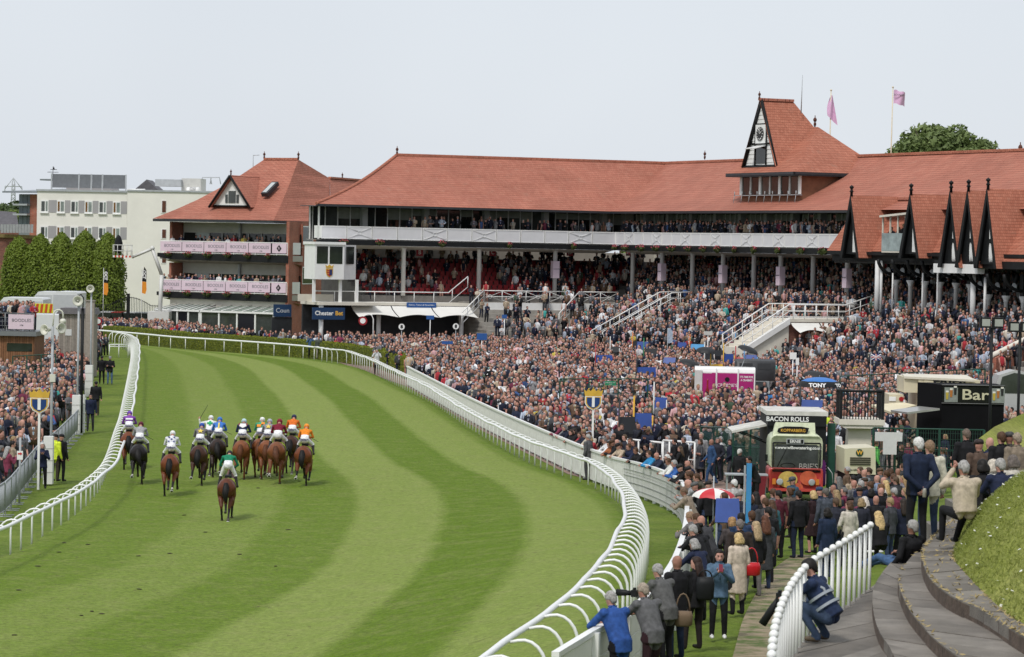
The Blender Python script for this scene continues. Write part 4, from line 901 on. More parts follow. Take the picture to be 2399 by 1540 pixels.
d0, d1, da = FB.loc(501, 482, od), FB.loc(587, 482, od), FB.loc(545, 417, od); zd = (d0.z+d1.z)/2
dg = MB(); dg.prism([(d0.x, zd), (d1.x, zd), ((d0.x+d1.x)/2, da.z)], od, od+.2); dmr = hpart(dg, 'dormer', m_white); xm_ = (d0.x+d1.x)/2
b = MB()
for s_ in (0, 1):
 xe = (d0.x-.25, d1.x+.25)[s_]; b.slab([(xe, od-.45, zd-.15), (xm_, od-.45, da.z+.25), (xm_, 7, da.z+.25), (xe, 3, zd-.15)], .12 if s_ == 0 else -.12)
hpart(b, 'dormer_roof', m_tile, dmr)
b = MB()
for xe in (d0.x-.25, d1.x+.25): b.tube([(xe, od-.5, zd-.2), (xm_, od-.5, da.z+.2)], .13, 0, 4)
b.tube([(d0.x, od-.1, zd-.05), (d1.x, od-.1, zd-.05)], .09, 0, 4); hpart(b, 'bargeboard', m_black, dmr)
for xa, xc_, z1_ in ((-.62, -.4, .8), (-.33, .33, 1.15), (.4, .62, .8)):
 b = MB(); b.bx(xm_+xa*1.25, xm_+xc_*1.25, od-.06, od-.01, zd+.25, zd+.25+z1_); hpart(b, 'pane', m_glass[1], dmr)
finial(hb_, FB.world(xm_, od-.3, da.z+.2)-hb_.location, .8)
def on_roof(u, v, lift):   # point on the front roof plane
 n_ = (B-A).cross(R1_-A).normalized(); n_ = n_ if n_.z > 0 else -n_; r_ = ray(u, v); k = (A-CORG).dot(n_)/r_.dot(n_); return CORG+r_*k+n_*lift-hb_.location
n_r = (B-A).cross(R1_-A).normalized(); n_r = n_r if n_r.z > 0 else -n_r; b = MB(); pts = [on_roof(*q, .3) for q in ((613, 459), (628, 459), (654, 432), (639, 432))]; b.slab(pts, .4, n_r); sk = b.build('skylight', m_gutter, hb_)
b = MB(); b.slab([on_roof(*q, .33) for q in ((617, 457), (626, 457), (648, 434.5), (639, 434.5))], .02, n_r); b.build('pane', M('sky_glass', (.45, .48, .48), .15, .1), sk)
#-- white hotel and what stands around it
FH = Frame(tuple(P(85, 600, 335)[:2]), tuple(P(505, 600, 333)[:2]))
ht = thing('hotel', 'white rendered block with two rows of windows and grey roof plant screen', 'building', FH.world(9, 0, 0))
def hp_(b, name, mats, parent=None): return fx(b, FH, ht).build(name, mats, parent or ht)
m_hotel = M('hotel_render', (.76, .74, .69), .85, .06, .35); m_hgrey = M('hotel_grey_panel', (.34, .33, .34), .8, .05, .6)
xw = FH.loc(298, 500).x; ztop = FH.loc(200, 450).z
b = MB(); b.bx(0, xw-.02, 0, 12, 0, ztop); b.bx(xw+.02, FH.L, -.12, 12, 0, ztop+.15); hp_(b, 'wall', m_hotel)
b = MB(); b.bx(-.1, xw, -.15, .3, ztop, ztop+.22); b.bx(xw+.02, FH.L, -.25, .3, ztop+.15, ztop+.35); hp_(b, 'parapet', m_grey)
rowpx = [((471, 610), [471, 660, 818, 980, 1142, 1305], 466, 610), ((466, 905), [466, 655, 813, 975, 1137, 1300], 765, 905)]
for _, xs_, ya, yb_ in rowpx:
 va, vb = (600+ya/3.08)/1.6, (600+yb_/3.08)/1.6; za_, zb_ = FH.loc(150, va).z, FH.loc(150, vb).z
 for i, x_ in enumerate(xs_):
  u0 = x_/3.08/1.6; u1 = (x_+90)/3.08/1.6; xa, xc_ = FH.loc(u0, va).x, FH.loc(u1, va).x
  b = MB(); b.bx(xa, xc_, -.06, -.02, zb_, za_); wf = hp_(b, 'window', m_white)
  mid = xa+(xc_-xa)*(.42 if i % 2 else .6)
  b = MB(); b.bx(xa+.1, mid-.06, -.09, -.06, zb_+.15, za_-.15); hp_(b, 'pane', M('brown_curtain', (.16, .075, .02), .8, .2) if i % 2 else m_glass[1], wf)
  b = MB(); b.bx(mid+.06, xc_-.1, -.09, -.06, zb_+.15, za_-.15); hp_(b, 'pane', M('curtained_glass', (.20, .235, .22), .3, .3, 2), wf)
  b = MB(); b.bx(xa-.05, xc_+.05, -.2, -.03, zb_-.1, zb_); hp_(b, 'sill', m_white, wf)
  u2 = (xs_[i+1] if i < 5 else 1472)/3.08/1.6; x2 = FH.loc(u2, va).x
  b = MB(); b.bx(xc_+.04, x2-.04, -.03, -.004, zb_, za_); hp_(b, 'infill_panel', m_hgrey)
for va, vb in ((470, 500), (537, 560), (600, 618)):
 xa, xc_, za_, zb_ = FH.loc(378, va).x, FH.loc(390, va).x, FH.loc(384, va).z, FH.loc(384, vb).z
 b = MB(); b.bx(xa, xc_, -.17, -.13, zb_, za_); wf = hp_(b, 'window', m_white); b = MB(); b.bx(xa+.14, xc_-.02, -.2, -.17, zb_+.1, za_-.05); hp_(b, 'pane', M('brown_pane', (.10, .035, .02), .3, .2), wf)
zs0, zs1 = FH.loc(200, 441, 3).z, FH.loc(200, 409, 3).z; us = [122, 186, 215, 241, 296]
for a, c in zip(us, us[1:]):
 b = MB(); b.bx(FH.loc(a, 430, 3).x+.05, FH.loc(c, 430, 3).x-.05, 3, 3.15, zs0, zs1); hp_(b, 'plant_screen', M('louvre_grey', (.13, .14, .155), .6, .12, 3))
for a in us: b = MB(); x_ = FH.loc(a, 430, 3).x; b.bx(x_-.12, x_+.02, 2.9, 3.05, ztop, zs1+.05); hp_(b, 'screen_post', m_grey)
b = MB(); b.bx(FH.loc(155, 440, 5).x, FH.loc(260, 440, 5).x, 5, 9, ztop, zs0+.3); hp_(b, 'plant_room', m_hgrey)
b = MB(); b.bx(FH.loc(363, 440, 4).x, FH.loc(423, 440, 4).x, 4, 7, FH.loc(363, 436, 4).z, FH.loc(363, 420, 4).z); hp_(b, 'air_handler', m_grey)
b = MB(); b.bx(FH.loc(425, 440, 5).x, FH.loc(470, 440, 5).x, 5, 8, ztop+.3, FH.loc(425, 418, 5).z); hp_(b, 'air_handler', M('pale_plant', (.5, .5, .48), .6, .1))
b = MB()
for u in (438, 445): b.tube([FH.loc(u, 446, 3), FH.loc(u+22, 446, 3)], .35, 0, 8)
b.tube([FH.loc(298, 447, 2), FH.loc(340, 447, 2)], .2, 0, 8); hp_(b, 'duct', m_white)
b = MB()
for u0 in (477, 498): b.tube([FH.loc(u0-6, 432, 6), FH.loc(u0-3, 416, 6), FH.loc(u0+16, 416, 6), FH.loc(u0+19, 432, 6)], .06, 0, 5)
hp_(b, 'access_hoop', m_grey)
gh = thing('slate_roof', 'dark slate gable roof peeping over the white hotel parapet', 'roof', P(343, 446, 352)); b = MB(); q = 352/7000; b.prism([(-29*q, 0), (29*q, 0), (0, 25*q)], 0, 6); b.build('gable', M('slate', (.10, .095, .105), .7, .25, 2), gh)
wv = thing('weather_vane', 'small dark weather vane with compass arms on the hotel roof', 'weather vane', P(124, 411, 338)); b = MB(); b.tube([(0, 0, 0), (0, 0, 1.0)], .035, 0, 5); b.build('rod', m_black, wv)
b = MB(); b.tube([(-.62, 0, .35), (.62, 0, .35)], .03, 0, 4); b.tube([(-.3, 0, .65), (.45, 0, .65)], .03, 0, 4); b.prism([(-.3, .65), (-.05, .68), (.1, 1.0), (.2, .7), (.3, .68)], -.02, .02); b.build('arrow', m_black, wv)
FT = Frame(tuple(P(30, 600, 345)[:2]), tuple(P(88, 600, 343)[:2]))
ap_ = thing('apartment_tower', 'brick and glass apartment corner with curved grey roof beside the hotel', 'building', FT.world(1, 0, 0))
def tp_(b, name, mats, parent=None): return fx(b, FT, ap_).build(name, mats, parent or ap_)
z_ = lambda v, off=0: FT.loc(60, v, off).z
b = MB(); b.bx(FT.loc(70, 500).x, FT.L+.5, 0, 6, 0, z_(455)); tp_(b, 'brick_wall', m_brick)
for k, (va, vb) in enumerate(((456, 478), (482, 500), (508, 528))):
 for j in range(3):
  ua, ub = 40+j*10, 49+j*10; b = MB(); b.bx(FT.loc(ua, 500).x, FT.loc(ub, 500).x, .3, .35, z_(vb), z_(va)); tp_(b, 'pane', M('blue_grey_glass', (.12, .15, .17), .15, .3, 1))
b = MB(); b.bx(FT.loc(39, 500).x, FT.loc(70, 500).x, .4, 5, 0, z_(455)); tp_(b, 'frame', M('grey_frame', (.18, .2, .21), .5, .2)); b = MB()
for v in (480, 503): b.bx(FT.loc(38, 500).x, FT.loc(71, 500).x, -.6, .3, z_(v)-.1, z_(v)+.1)
tp_(b, 'floor_band', m_grey)
b = MB(); xa, xc_ = FT.loc(26, 450).x, FT.loc(160, 450).x
b.add([(xa, -1.5, z_(449)), (xc_, -1, z_(447)), (xc_, 8, z_(436)), (xa+4, 8, z_(436)), (xa, -1.5, z_(453)), (xc_, -1, z_(453))], [(0, 1, 2, 3), (4, 5, 1, 0)]); tp_(b, 'canopy_roof', M('zinc_roof', (.22, .24, .27), .35, .15, 1))
b = MB(); b.bx(FT.loc(105, 440).x, FT.loc(122, 440).x, 4, 7, z_(440, 4), z_(424, 4)); b.bx(FT.loc(93, 440, 3.5).x, FT.loc(122, 440, 3.5).x, 3.5, 7.5, z_(423, 4), z_(419.5, 4)); tp_(b, 'roof_lantern', MC['grey_frame'])
ob = thing('brick_rampart', 'old dark brick wall with grey railed balcony behind the clipped trees', 'wall', P(0, 690, 328)); o_ = ob.location.copy(); o_.z = 0; ob.location = o_
b = MB(); s_ = 328/7000
def OL(u, v, d=328): return P(u, v, d)-ob.location
b.slab([OL(-90, 700), OL(86, 700), OL(86, 552), OL(-90, 545)], .6, (0, -1, 0)); b.build('wall', m_brick_old, ob)
b = MB(); b.slab([OL(-90, 553, 327.7), OL(86, 560, 327.7), OL(86, 552, 327.7), OL(-90, 545, 327.7)], .9, (0, -1, 0)); b.build('coping', M('mossy_coping', (.20, .15, .06), .9, .3, 3), ob)
b = MB()
for i in range(11): u = 5+i*7; b.bx(OL(u, 540).x, OL(u+6, 540).x, -1, -.9, OL(u, 546).z, OL(u, 526).z)
b.build('railing', M('grey_slat', (.3, .31, .32), .5, .15, 3), ob)
lh = thing('slate_house', 'low house with dark slate roof at the far left edge', 'house', P(0, 540, 350)); b = MB(); s_ = .05
b.add([(-3, 0, 0), (2.3, 0, 0), (1.2, 4, 2.2), (-3, 4, 2.4)], [(0, 1, 2, 3)]); b.build('roof', M('slate', ()), lh); b = MB(); b.bx(-3, 2.2, 0.05, 6, -9, 0); b.build('wall', m_brick_old, lh)
py = thing('pylon', 'faint lattice electricity pylon on the far left horizon', 'pylon', P(31, 470, 1500)); k = 1500/7000; b = MB()
def pl_(*pts): b.tube([Vector((x*k, 0, z*k)) for x, z in pts], .22, 0, 4)
pl_((-6, -30), (-3, 40), (0, 53)); pl_((6, -30), (3, 40), (0, 53)); pl_((-20, 27), (0, 53), (20, 27)); pl_((-20, 33), (20, 33)); pl_((-20, 20), (-20, 33)); pl_((20, 20), (20, 33))
for i in range(7): pl_((-6+i*.4, -30+i*10), (5.6-i*.4, -20+i*10)); pl_((6-i*.4, -30+i*10), (-5.6+i*.4, -20+i*10))
b.build('lattice', M('pylon_steel', (.45, .47, .5), .5, .05), py)
#-- trees
m_leafA = leaf_mat('hornbeam_leaf', (.10, .15, .016), (.215, .28, .04), .8)
m_leafB = leaf_mat('chestnut_leaf', (.085, .125, .04), (.22, .28, .10), .5)
m_bark = M('bark', (.06, .045, .035), .95, .3, 5, bump=.5)
def tree(name, label, base, h, rx, shape, n, leaf, mat, seed, group=None, clump=0, trunk=.22):
 r = np.random.default_rng(seed); rt = thing(name, label, 'tree', base, 0, group)
 b = MB(); b.tube([(0, 0, 0), (.05, 0, h*.35), (-.05, .05, h*.75)], [trunk, trunk*.7, .05], 0, 8)
 for k in range(7):
  a = r.uniform(0, 6.28); z = h*r.uniform(.25, .6); b.tube([(0, 0, z), (math.cos(a)*rx*.4, math.sin(a)*rx*.4, z+h*.16), (math.cos(a)*rx*.65, math.sin(a)*rx*.65, z+h*.3)], [trunk*.4, trunk*.25, .02], 0, 5)
 b.build('trunk', m_bark, rt)
 pts = []; nr = []
 if clump:
  cs = []
  for k in range(clump):
   while True:
    d = r.normal(0, 1, 3); d /= np.linalg.norm(d)
    if d[2] > -.35: break
   cs.append((d*shape(d)*r.uniform(.72, 1.0), r.uniform(.13, .24)*rx))
  per = n//clump
  for c, rad in cs:
   d = r.normal(0, 1, (per, 3)); d /= np.linalg.norm(d, axis=1)[:, None]; p = c+d*rad*r.uniform(.6, 1.0, (per, 1))*np.array([1, 1, .75]); pts.append(p+np.array([0, 0, h*.62])); nr.append(d+np.array([0, 0, .5]))
  pts = np.concatenate(pts); nr = np.concatenate(nr)
 else:
  z = r.random(n)**.9; a = r.uniform(0, 2*math.pi, n)
  lump = 1+.10*np.sin(a*3+seed+z*5)+.07*np.sin(a*7+z*13+seed)+.06*np.sin(z*23+a*2)
  rr = np.array([shape(q) for q in z])*rx*lump*(.80+.24*r.random(n)); pts = np.stack([rr*np.cos(a), rr*np.sin(a), .25+z*(h-.25)+r.normal(0, .08, n)], 1); nr = np.stack([np.cos(a), np.sin(a), .5+0*a], 1)
 v, f = leaf_cards(pts, nr, leaf, seed, .7, .62)
 link('crown', leaf_mesh('crown', v, f, mat), rt)
 if not clump:
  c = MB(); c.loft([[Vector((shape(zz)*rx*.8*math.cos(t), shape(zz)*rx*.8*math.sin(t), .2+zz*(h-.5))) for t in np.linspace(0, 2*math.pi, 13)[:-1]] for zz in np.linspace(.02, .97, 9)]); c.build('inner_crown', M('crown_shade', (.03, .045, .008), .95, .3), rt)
 return rt
egg = lambda z: (1-max(0, (z-.25)/.75)**2.6)**.6*(.86+.14*min(1, z/.25)) if z < 1 else .02
hlab = ['leftmost clipped hornbeam tree of the row before the hotel', 'second clipped hornbeam from the left in the row', 'middle clipped hornbeam of the row before the hotel', 'fourth clipped hornbeam from the left in the row', 'rightmost clipped hornbeam beside the black fence and lift basket']
for i, (u, vt, wpx) in enumerate(((42, 562, 88), (93, 556, 84), (143, 552, 84), (197, 548, 92), (250, 553, 92))):
 d = 312-i*1.5; p = P(u, 700, d); top = P(u, vt, d); tree('hornbeam_tree', hlab[i], (p.x, p.y, 0), top.z+.2, wpx/2*d/7000*1.0, egg, 10000, .13, m_leafA, 11+i, 'clipped hornbeams in front of the hotel')
dome = lambda d: np.array([6.0, 6.0, 5.0])*1.0
p = P(2212, 420, 330); tree('chestnut_tree', 'big round green tree rising behind the stand roof at right', (p.x, p.y, 0), 26.2, 7, lambda d: np.array([7.4, 5.6, 6.8]), 34000, .30, m_leafB, 31, clump=210, trunk=.5)
p = P(1545, 640, 285); tree('ash_tree', 'light green tree seen through the gap behind the stand', (p.x, p.y, 0), 13, 3.8, lambda d: np.array([4.2, 3.4, 5.0]), 7000, .2, leaf_mat('ash_leaf', (.09, .15, .03), (.2, .27, .07), .6), 33, clump=60)
for i, (u, v, d, hh, rx, lab) in enumerate(((8, 560, 520, 17, 6, 'pale green tree at the far left edge beyond the houses'), (22, 560, 600, 21, 8, 'darker tree behind the pale one at the far left'), (-40, 560, 620, 22, 9, 'dark tree cut by the left edge of view'))):
 p = P(u, v, d); tree('far_tree', lab, (p.x, p.y, 0), hh*.8, rx, lambda d_: np.array([6, 5, 5.5]), 4200, .5, leaf_mat('far_leaf_%d' % i, (.10, .15, .035), (.2, .26, .06), .4) if i == 0 else leaf_mat('far_leaf_%d' % i, (.05, .08, .03), (.1, .14, .05), .4), 40+i, clump=60)
#-- detailed people (shared meshes, colours per object)
m_coat = MA('cloth_coat', 'coat', .8, bump=.25); m_trou = MA('cloth_trousers', 'trousers', .85, bump=.2); m_skin = MA('skin', 'skin', .5, var=.1)
m_hair = MA('hair', 'hair', .6, var=.4, vscale=30); m_shoe = MA('shoe', 'shoes', .5, var=.2); m_shirt = MA('shirt', 'shirt', .8, var=.1)
PMATS = [m_coat, m_trou, m_skin, m_hair, m_shoe, m_shirt]
COAT, TROU, SKIN, HAIR, SHOE, SHIRT = range(6)
def capsule(b, p, q, r0, r1, n=8):
 p, q = Vector(p), Vector(q); ax = (q-p); L = ax.length or 1e-4; ax = ax/L
 u = ax.cross(Vector((0, 0, 1)) if abs(ax.z) < .9 else Vector((0, 1, 0))).normalized(); v = u.cross(ax); rings = []
 for k in range(4): a = math.pi/2*(1-k/3.0*.999); rings.append((p-ax*r0*math.sin(a), max(r0*math.cos(a), 1e-3)))
 for k in range(4): a = math.pi/2*k/3.0*.999; rings.append((q+ax*r1*math.sin(a), max(r1*math.cos(a), 1e-3)))
 b.loft([[c+(u*math.cos(2*math.pi*j/n)+v*math.sin(2*math.pi*j/n))*r for j in range(n)] for c, r in rings])
def ering(c, rx, ry, up, right, n=12, sq=2.4):
 """super-elliptic ring round c in the plane spanned by right and up x right"""
 fw_ = Vector(up).cross(Vector(right)).normalized(); out = []
 for j in range(n):
  a = 2*math.pi*j/n; ca, sa = math.cos(a), math.sin(a); k = (abs(ca)**sq+abs(sa)**sq)**(-1/sq); out.append(Vector(c)+Vector(right)*rx*ca*k+fw_*ry*sa*k)
 return out
def remesh(mb, voxel, smooth_it=2):
 me = mb.mesh('tmp', []); o = bpy.data.objects.new('tmp', me); col.objects.link(o)
 m = o.modifiers.new('r', 'REMESH'); m.mode = 'VOXEL'; m.voxel_size = voxel; m.use_smooth_shade = True
 if smooth_it: s_ = o.modifiers.new('s', 'SMOOTH'); s_.factor = .5; s_.iterations = smooth_it
 dg = bpy.context.evaluated_depsgraph_get(); out = bpy.data.meshes.new_from_object(o.evaluated_get(dg)); bpy.data.objects.remove(o); bpy.data.meshes.remove(me); return out
def seg_dist(P_, a, b_):
 a, b_ = np.array(a), np.array(b_); ab = b_-a; t = np.clip(((P_-a)@ab)/max(ab@ab, 1e-9), 0, 1); return np.linalg.norm(P_-(a+t[:, None]*ab), axis=1)
def tagged(me, bones, mats, name):
 """bones: (p, q, radius, material index); each face takes the nearest bone's material"""
 n = len(me.polygons); c = np.empty(n*3); me.polygons.foreach_get('center', c); c = c.reshape(-1, 3)
 D = np.stack([seg_dist(c, p, q)-r for p, q, r, m in bones], 1); idx = np.array([m for *_, m in bones])[D.argmin(1)]
 me.materials.clear()
 for m in mats: me.materials.append(m)
 me.polygons.foreach_set('material_index', idx.astype(np.int32)); me.polygons.foreach_set('use_smooth', np.ones(n, bool)); me.name = name; me.update(); return me
def join_mesh(me, mb, off=0):
 """append builder geometry to a mesh"""
 bm = bmesh.new(); bm.from_mesh(me); tmp = mb.mesh('tmp2', []); k = len(bm.faces); bm.from_mesh(tmp); bm.faces.ensure_lookup_table()
 bm.to_mesh(me); bm.free(); bpy.data.meshes.remove(tmp); return me
def hand(b, wrist, dirn, side, curl=.5, mat=SKIN, s=1.0, palm_n=Vector((0, 1, 0))):
 """four unequal bent fingers and a thumb leaving the side of the palm"""
 w_, d = Vector(wrist), Vector(dirn).normalized(); n = Vector(palm_n)-d*Vector(palm_n).dot(d); n.normalize(); lat = d.cross(n)*side
 k = len(b.v)
 for i, L in enumerate((.070, .080, .074, .058)):
  base = w_+d*.085*s+lat*(.028-.019*i)*s; mid = base+(d*math.cos(curl*.7)+n*math.sin(curl*.7))*L*.5*s; tip = mid+(d*math.cos(curl*1.6)+n*math.sin(curl*1.6))*L*.5*s
  b.tube([base, mid, tip], [.0095*s, .009*s, .0065*s], mat, 5)
 base = w_+d*.03*s+lat*.03*s; mid = base+(d*.6+lat*.75+n*.2).normalized()*.04*s; tip = mid+(d*.9+lat*.1+n*.45).normalized()*.032*s; b.tube([base, mid, tip], [.013*s, .011*s, .008*s], mat, 5)
HEADC = {}
def make_person(name, pose, female=False, outfit='jacket', voxel=.019):
 """pose: dict of joint positions, facing +Y; returns (body mesh, head matrix)"""
 J = {k: Vector(v) for k, v in pose.items() if k not in ('curl',)}; b = MB(); bones = []
 pel, che, nec, hea = J['pelvis'], J['chest'], J['neck'], J['head']; up = (che-pel).normalized(); right = (J['sr']-J['sl']); right = (right-up*right.dot(up)).normalized()
 hr = Vector((1, 0, 0)) if 'hipdir' not in J else J['hipdir']
 f = .92 if female else 1.0
 def bone(p, q, r0, r1, m): capsule(b, p, q, r0, r1); bones.append((tuple(p), tuple(q), (r0+r1)/2, m))
 wid = [(.165*f, .115), (.15*f if female else .165, .105), (.175*f, .118), (.19*f, .12), (.15*f, .1), (.07, .07)]
 cs = [pel-up*.02, pel.lerp(che, .4), pel.lerp(che, .78), che+up*.06, che+up*.14, nec]
 if outfit in ('jacket', 'coat'): wid = [(w_+.022, d_+.028) for w_, d_ in wid[:4]]+[(.165*f, .115), (.075, .075)]
 b.loft([ering(c, w_, d_, up, right) for c, (w_, d_) in zip(cs, wid)])
 tm = COAT
 bones.append((tuple(pel), tuple(che+up*.1), .15, tm))
 if outfit == 'jockey':
  b.ball(tuple(pel-up*.03), (.185, .17, .165), 0, 12, 8); bones[-1] = (tuple(pel.lerp(che, .55)), tuple(che+up*.1), .15, tm); bones.append((tuple(pel-up*.1), tuple(pel+up*.02), .19, TROU))
 for s_ in ('l', 'r'):
  sh, el, wr = J['s'+s_], J['e'+s_], J['w'+s_]; t = .012 if outfit in ('jacket', 'coat') else 0
  bone(che+up*.07, sh, .075, .068*f+t, COAT); bone(sh, el, .058*f+t, .046*f+t, COAT if outfit != 'sleeveless' else SKIN); bone(el, wr, .046*f+t, .034*f+t, COAT if outfit not in ('sleeveless', 'shirtsleeve', 'dress') else SKIN)
  hd = J.get('h'+s_, (wr-el)).normalized(); bone(wr+hd*.01, wr+hd*.075, .026, .033, SKIN)
  hp, kn, an = J['p'+s_], J['k'+s_], J['a'+s_]; lm = SKIN if outfit == 'dress' else TROU; lt = .0 if outfit == 'dress' else .012
  bone(hp, kn, .085*f+lt, .056+lt, TROU if outfit == 'dress' else lm); bone(kn, an, .055+lt, .038+lt, lm if outfit != 'jockey' else SHOE)
  if outfit == 'dress': bones[-2] = (tuple(hp), tuple(hp.lerp(kn, .7)), .085, TROU)
  toe = J.get('t'+s_, an+Vector((0, .15, -.035))); bone(an+Vector((0, 0, -.03)), toe, .045, .037, SHOE)
 if outfit in ('coat', 'dress', 'jacket'):
  dn = ((J['kl']+J['kr'])/2-(J['pl']+J['pr'])/2); seated = dn.normalized().z > -.6
  if not seated:
   ln = {'coat': .42, 'dress': .40, 'jacket': .10}[outfit]; fl = {'coat': .03, 'dress': .05, 'jacket': .012}[outfit]
   pc = (J['pl']+J['pr'])/2; q = pc+dn.normalized()*ln
   b.loft([ering(pel+up*.12, .175*f+.01, .13, up, right), ering(pel-up*.02, .185*f+.01, .145, up, right), ering(pel.lerp(q, .5), .19*f+fl*.6, .145+fl*.5, -dn.normalized(), hr), ering(q, .195*f+fl, .15+fl, -dn.normalized(), hr)])
   bones.append((tuple(pel), tuple(q), .16, COAT if outfit != 'dress' else COAT))
   if outfit in ('coat', 'dress'): bones.append((tuple(q), tuple(q+Vector((0, 0, .01))), .19, COAT))
 hu = (hea-nec).normalized(); hf = J.get('look', Vector((0, 1, 0))); hf = (hf-hu*hf.dot(hu)).normalized(); hx = hf.cross(hu)
 bone(nec-up*.05, hea-hu*.03, .058*f, .052*f, SKIN)
 rings = [(-.13, .035, .04, .035), (-.105, .052, .062, .022), (-.06, .066, .082, .008), (0, .076, .094, 0), (.05, .075, .095, -.004), (.095, .056, .074, -.008), (.118, .02, .03, -.01)]
 b.loft([ering(hea+hu*z+hf*o, rx, ry, hu, hx, 12, 2.1) for z, rx, ry, o in rings]); bones.append((tuple(hea-hu*.05), tuple(hea+hu*.04), .085, SKIN))
 capsule(b, hea+hf*.088-hu*.005, hea+hf*.105-hu*.035, .013, .017, 6)
 for s_ in (-1, 1): b.ball(tuple(hea+hx*.077*s_-hu*.015-hf*.01), (.013, .022, .032), 0, 6, 5)
 me = remesh(b, voxel); tagged(me, bones, PMATS, name)
 x = MB(); nb = len(me.polygons)
 for s_ in (-1, 1): x.ball(tuple(hea+hf*.083+hx*.031*s_+hu*.012), .010, HAIR, 6, 4); x.tube([hea+hf*.09+hx*.045*s_+hu*.034, hea+hf*.096+hx*.018*s_+hu*.036], .006, HAIR, 4)
 x.tube([hea+hf*.083+hx*.024-hu*.068, hea+hf*.09-hu*.07, hea+hf*.083-hx*.024-hu*.068], .005, SHIRT if female else HAIR, 4)
 fw_ = up.cross(right).normalized(); fw_ = fw_ if fw_.dot(hf) > -.2 else -fw_
 if outfit in ('jacket', 'coat'):
  a0 = nec+fw_*.085-up*.015; x.add([a0-right*.045, a0+right*.045, che-up*.06+fw_*.158], [(0, 1, 2)], SHIRT)
  for s_ in (-1, 1): x.tube([nec-fw_*.06+right*s_*.05+up*.02, nec+fw_*.04+right*s_*.078, nec+fw_*.1+right*s_*.05-up*.05, che+fw_*.165-up*.08], .014, COAT, 5)
 cu = pose.get('curl', .6)
 for s_, sg_ in (('l', -1), ('r', 1)):
  hd = J.get('h'+s_, (J['w'+s_]-J['e'+s_])).normalized(); hand(x, J['w'+s_]+hd*.0, hd, -sg_, cu, SKIN, 1.0, Vector((0, 1, .2)) if abs(hd.y) < .7 else Vector((0, 0, -1)))
 k0 = len(me.polygons); join_mesh(me, x); n = len(me.polygons)
 mi = np.empty(n, np.int32); me.polygons.foreach_get('material_index', mi); mi[k0:] = x.m; me.polygons.foreach_set('material_index', mi); me.update()
 HEADC[name] = (hea, hu, hf, hx); return me
def hair_mesh(name, style, key):
 hea, hu, hf, hx = HEADC[key]; b = MB()
 def pt(x, y, z): return hea+hx*x+hf*y+hu*z
 if style in ('short', 'long', 'bob', 'receding', 'bun'):
  n = 14; rings = []
  prof = [(.128, .02, .03), (.116, .052, .064), (.09, .074, .092), (.05, .086, .106), (.0, .088, .108), (-.05, .080, .098), (-.09, .066, .086)]
  for i, (z, rx, ry) in enumerate(prof):
   g = []
   for j in range(n):
    a = 2*math.pi*j/n; x_, y_ = math.cos(a)*rx, math.sin(a)*ry-.012; zz = z
    front = math.sin(a)
    if front > .2 and z < .07: y_ = min(y_, .07-.05*front); zz = max(z, .055) if style != 'receding' else max(z, .08)
    if style == 'receding' and z > .06: x_, y_ = x_*.86, y_*.86
    if abs(math.cos(a)) > .8 and z < -.02 and style in ('short', 'receding'): zz = -.02
    g.append(pt(x_, y_, zz))
   rings.append(g)
  b.loft(rings[::-1], 0, True)
  if style in ('long', 'bob'):
   L = .34 if style == 'long' else .13
   rr = []
   for k in range(6):
    t = k/5; z = .02-t*L; rr.append([pt(math.cos(a)*(.092+.03*math.sin(t*3)), -.045-.035*t*(1 if style == 'long' else 0)+math.sin(a)*(.072-.012*t), z) for a in np.linspace(0, 2*math.pi, 13)[:-1]])
   b.loft(rr, 0, True)
  if style == 'bun': b.ball(tuple(pt(0, -.12, .06)), .05, 0, 8, 6)
 if style == 'cap':
  b.loft([[pt(math.cos(a)*rx, math.sin(a)*ry-.0, z) for a in np.linspace(0, 2*math.pi, 15)[:-1]] for z, rx, ry in ((.02, .088, .108), (.06, .096, .116), (.1, .086, .105), (.125, .05, .06), (.13, .01, .01))], 0, True)
  b.prism([(-.01, 0)]*0 or [(0, 0), (.01, 0), (.0, .01)], 0, .001) if False else None
  b.slab([pt(-.07, .09, .035), pt(.07, .09, .035), pt(.05, .165, .02), pt(-.05, .165, .02)], .012)
 if style == 'helmet':
  b.loft([[pt(math.cos(a)*rx, math.sin(a)*ry-.005, z) for a in np.linspace(0, 2*math.pi, 15)[:-1]] for z, rx, ry in ((-.04, .1, .118), (.03, .112, .13), (.09, .1, .115), (.135, .06, .07), (.15, .01, .01))], 0, True)
  b.slab([pt(-.08, .1, .02), pt(.08, .1, .02), pt(.05, .175, .0), pt(-.05, .175, .0)], .012)
 return b.mesh(name, [m_hair])
def base_pose(f=False):
 h = 1.0 if not f else .945; sw = .205 if not f else .175
 p = dict(pelvis=(0, 0, .96), chest=(0, .01, 1.30), neck=(0, -.01, 1.49), head=(0, .015, 1.635), sl=(-sw, 0, 1.42), sr=(sw, 0, 1.42), el=(-sw-.06, -.03, 1.13), er=(sw+.06, -.03, 1.13), wl=(-sw-.07, .05, .88), wr=(sw+.07, .05, .88),
    pl=(-.095, 0, .92), pr=(.095, 0, .92), kl=(-.12, .02, .49), kr=(.11, .03, .49), al=(-.13, -.03, .075), ar=(.12, -.01, .075))
 return p
def scaled(p, k):
 return {n: (tuple(x*k for x in v) if isinstance(v, tuple) else v) for n, v in p.items()}
def mod(f=False, **kw):
 p = base_pose(f); p.update(kw); return scaled(p, .94) if f else p
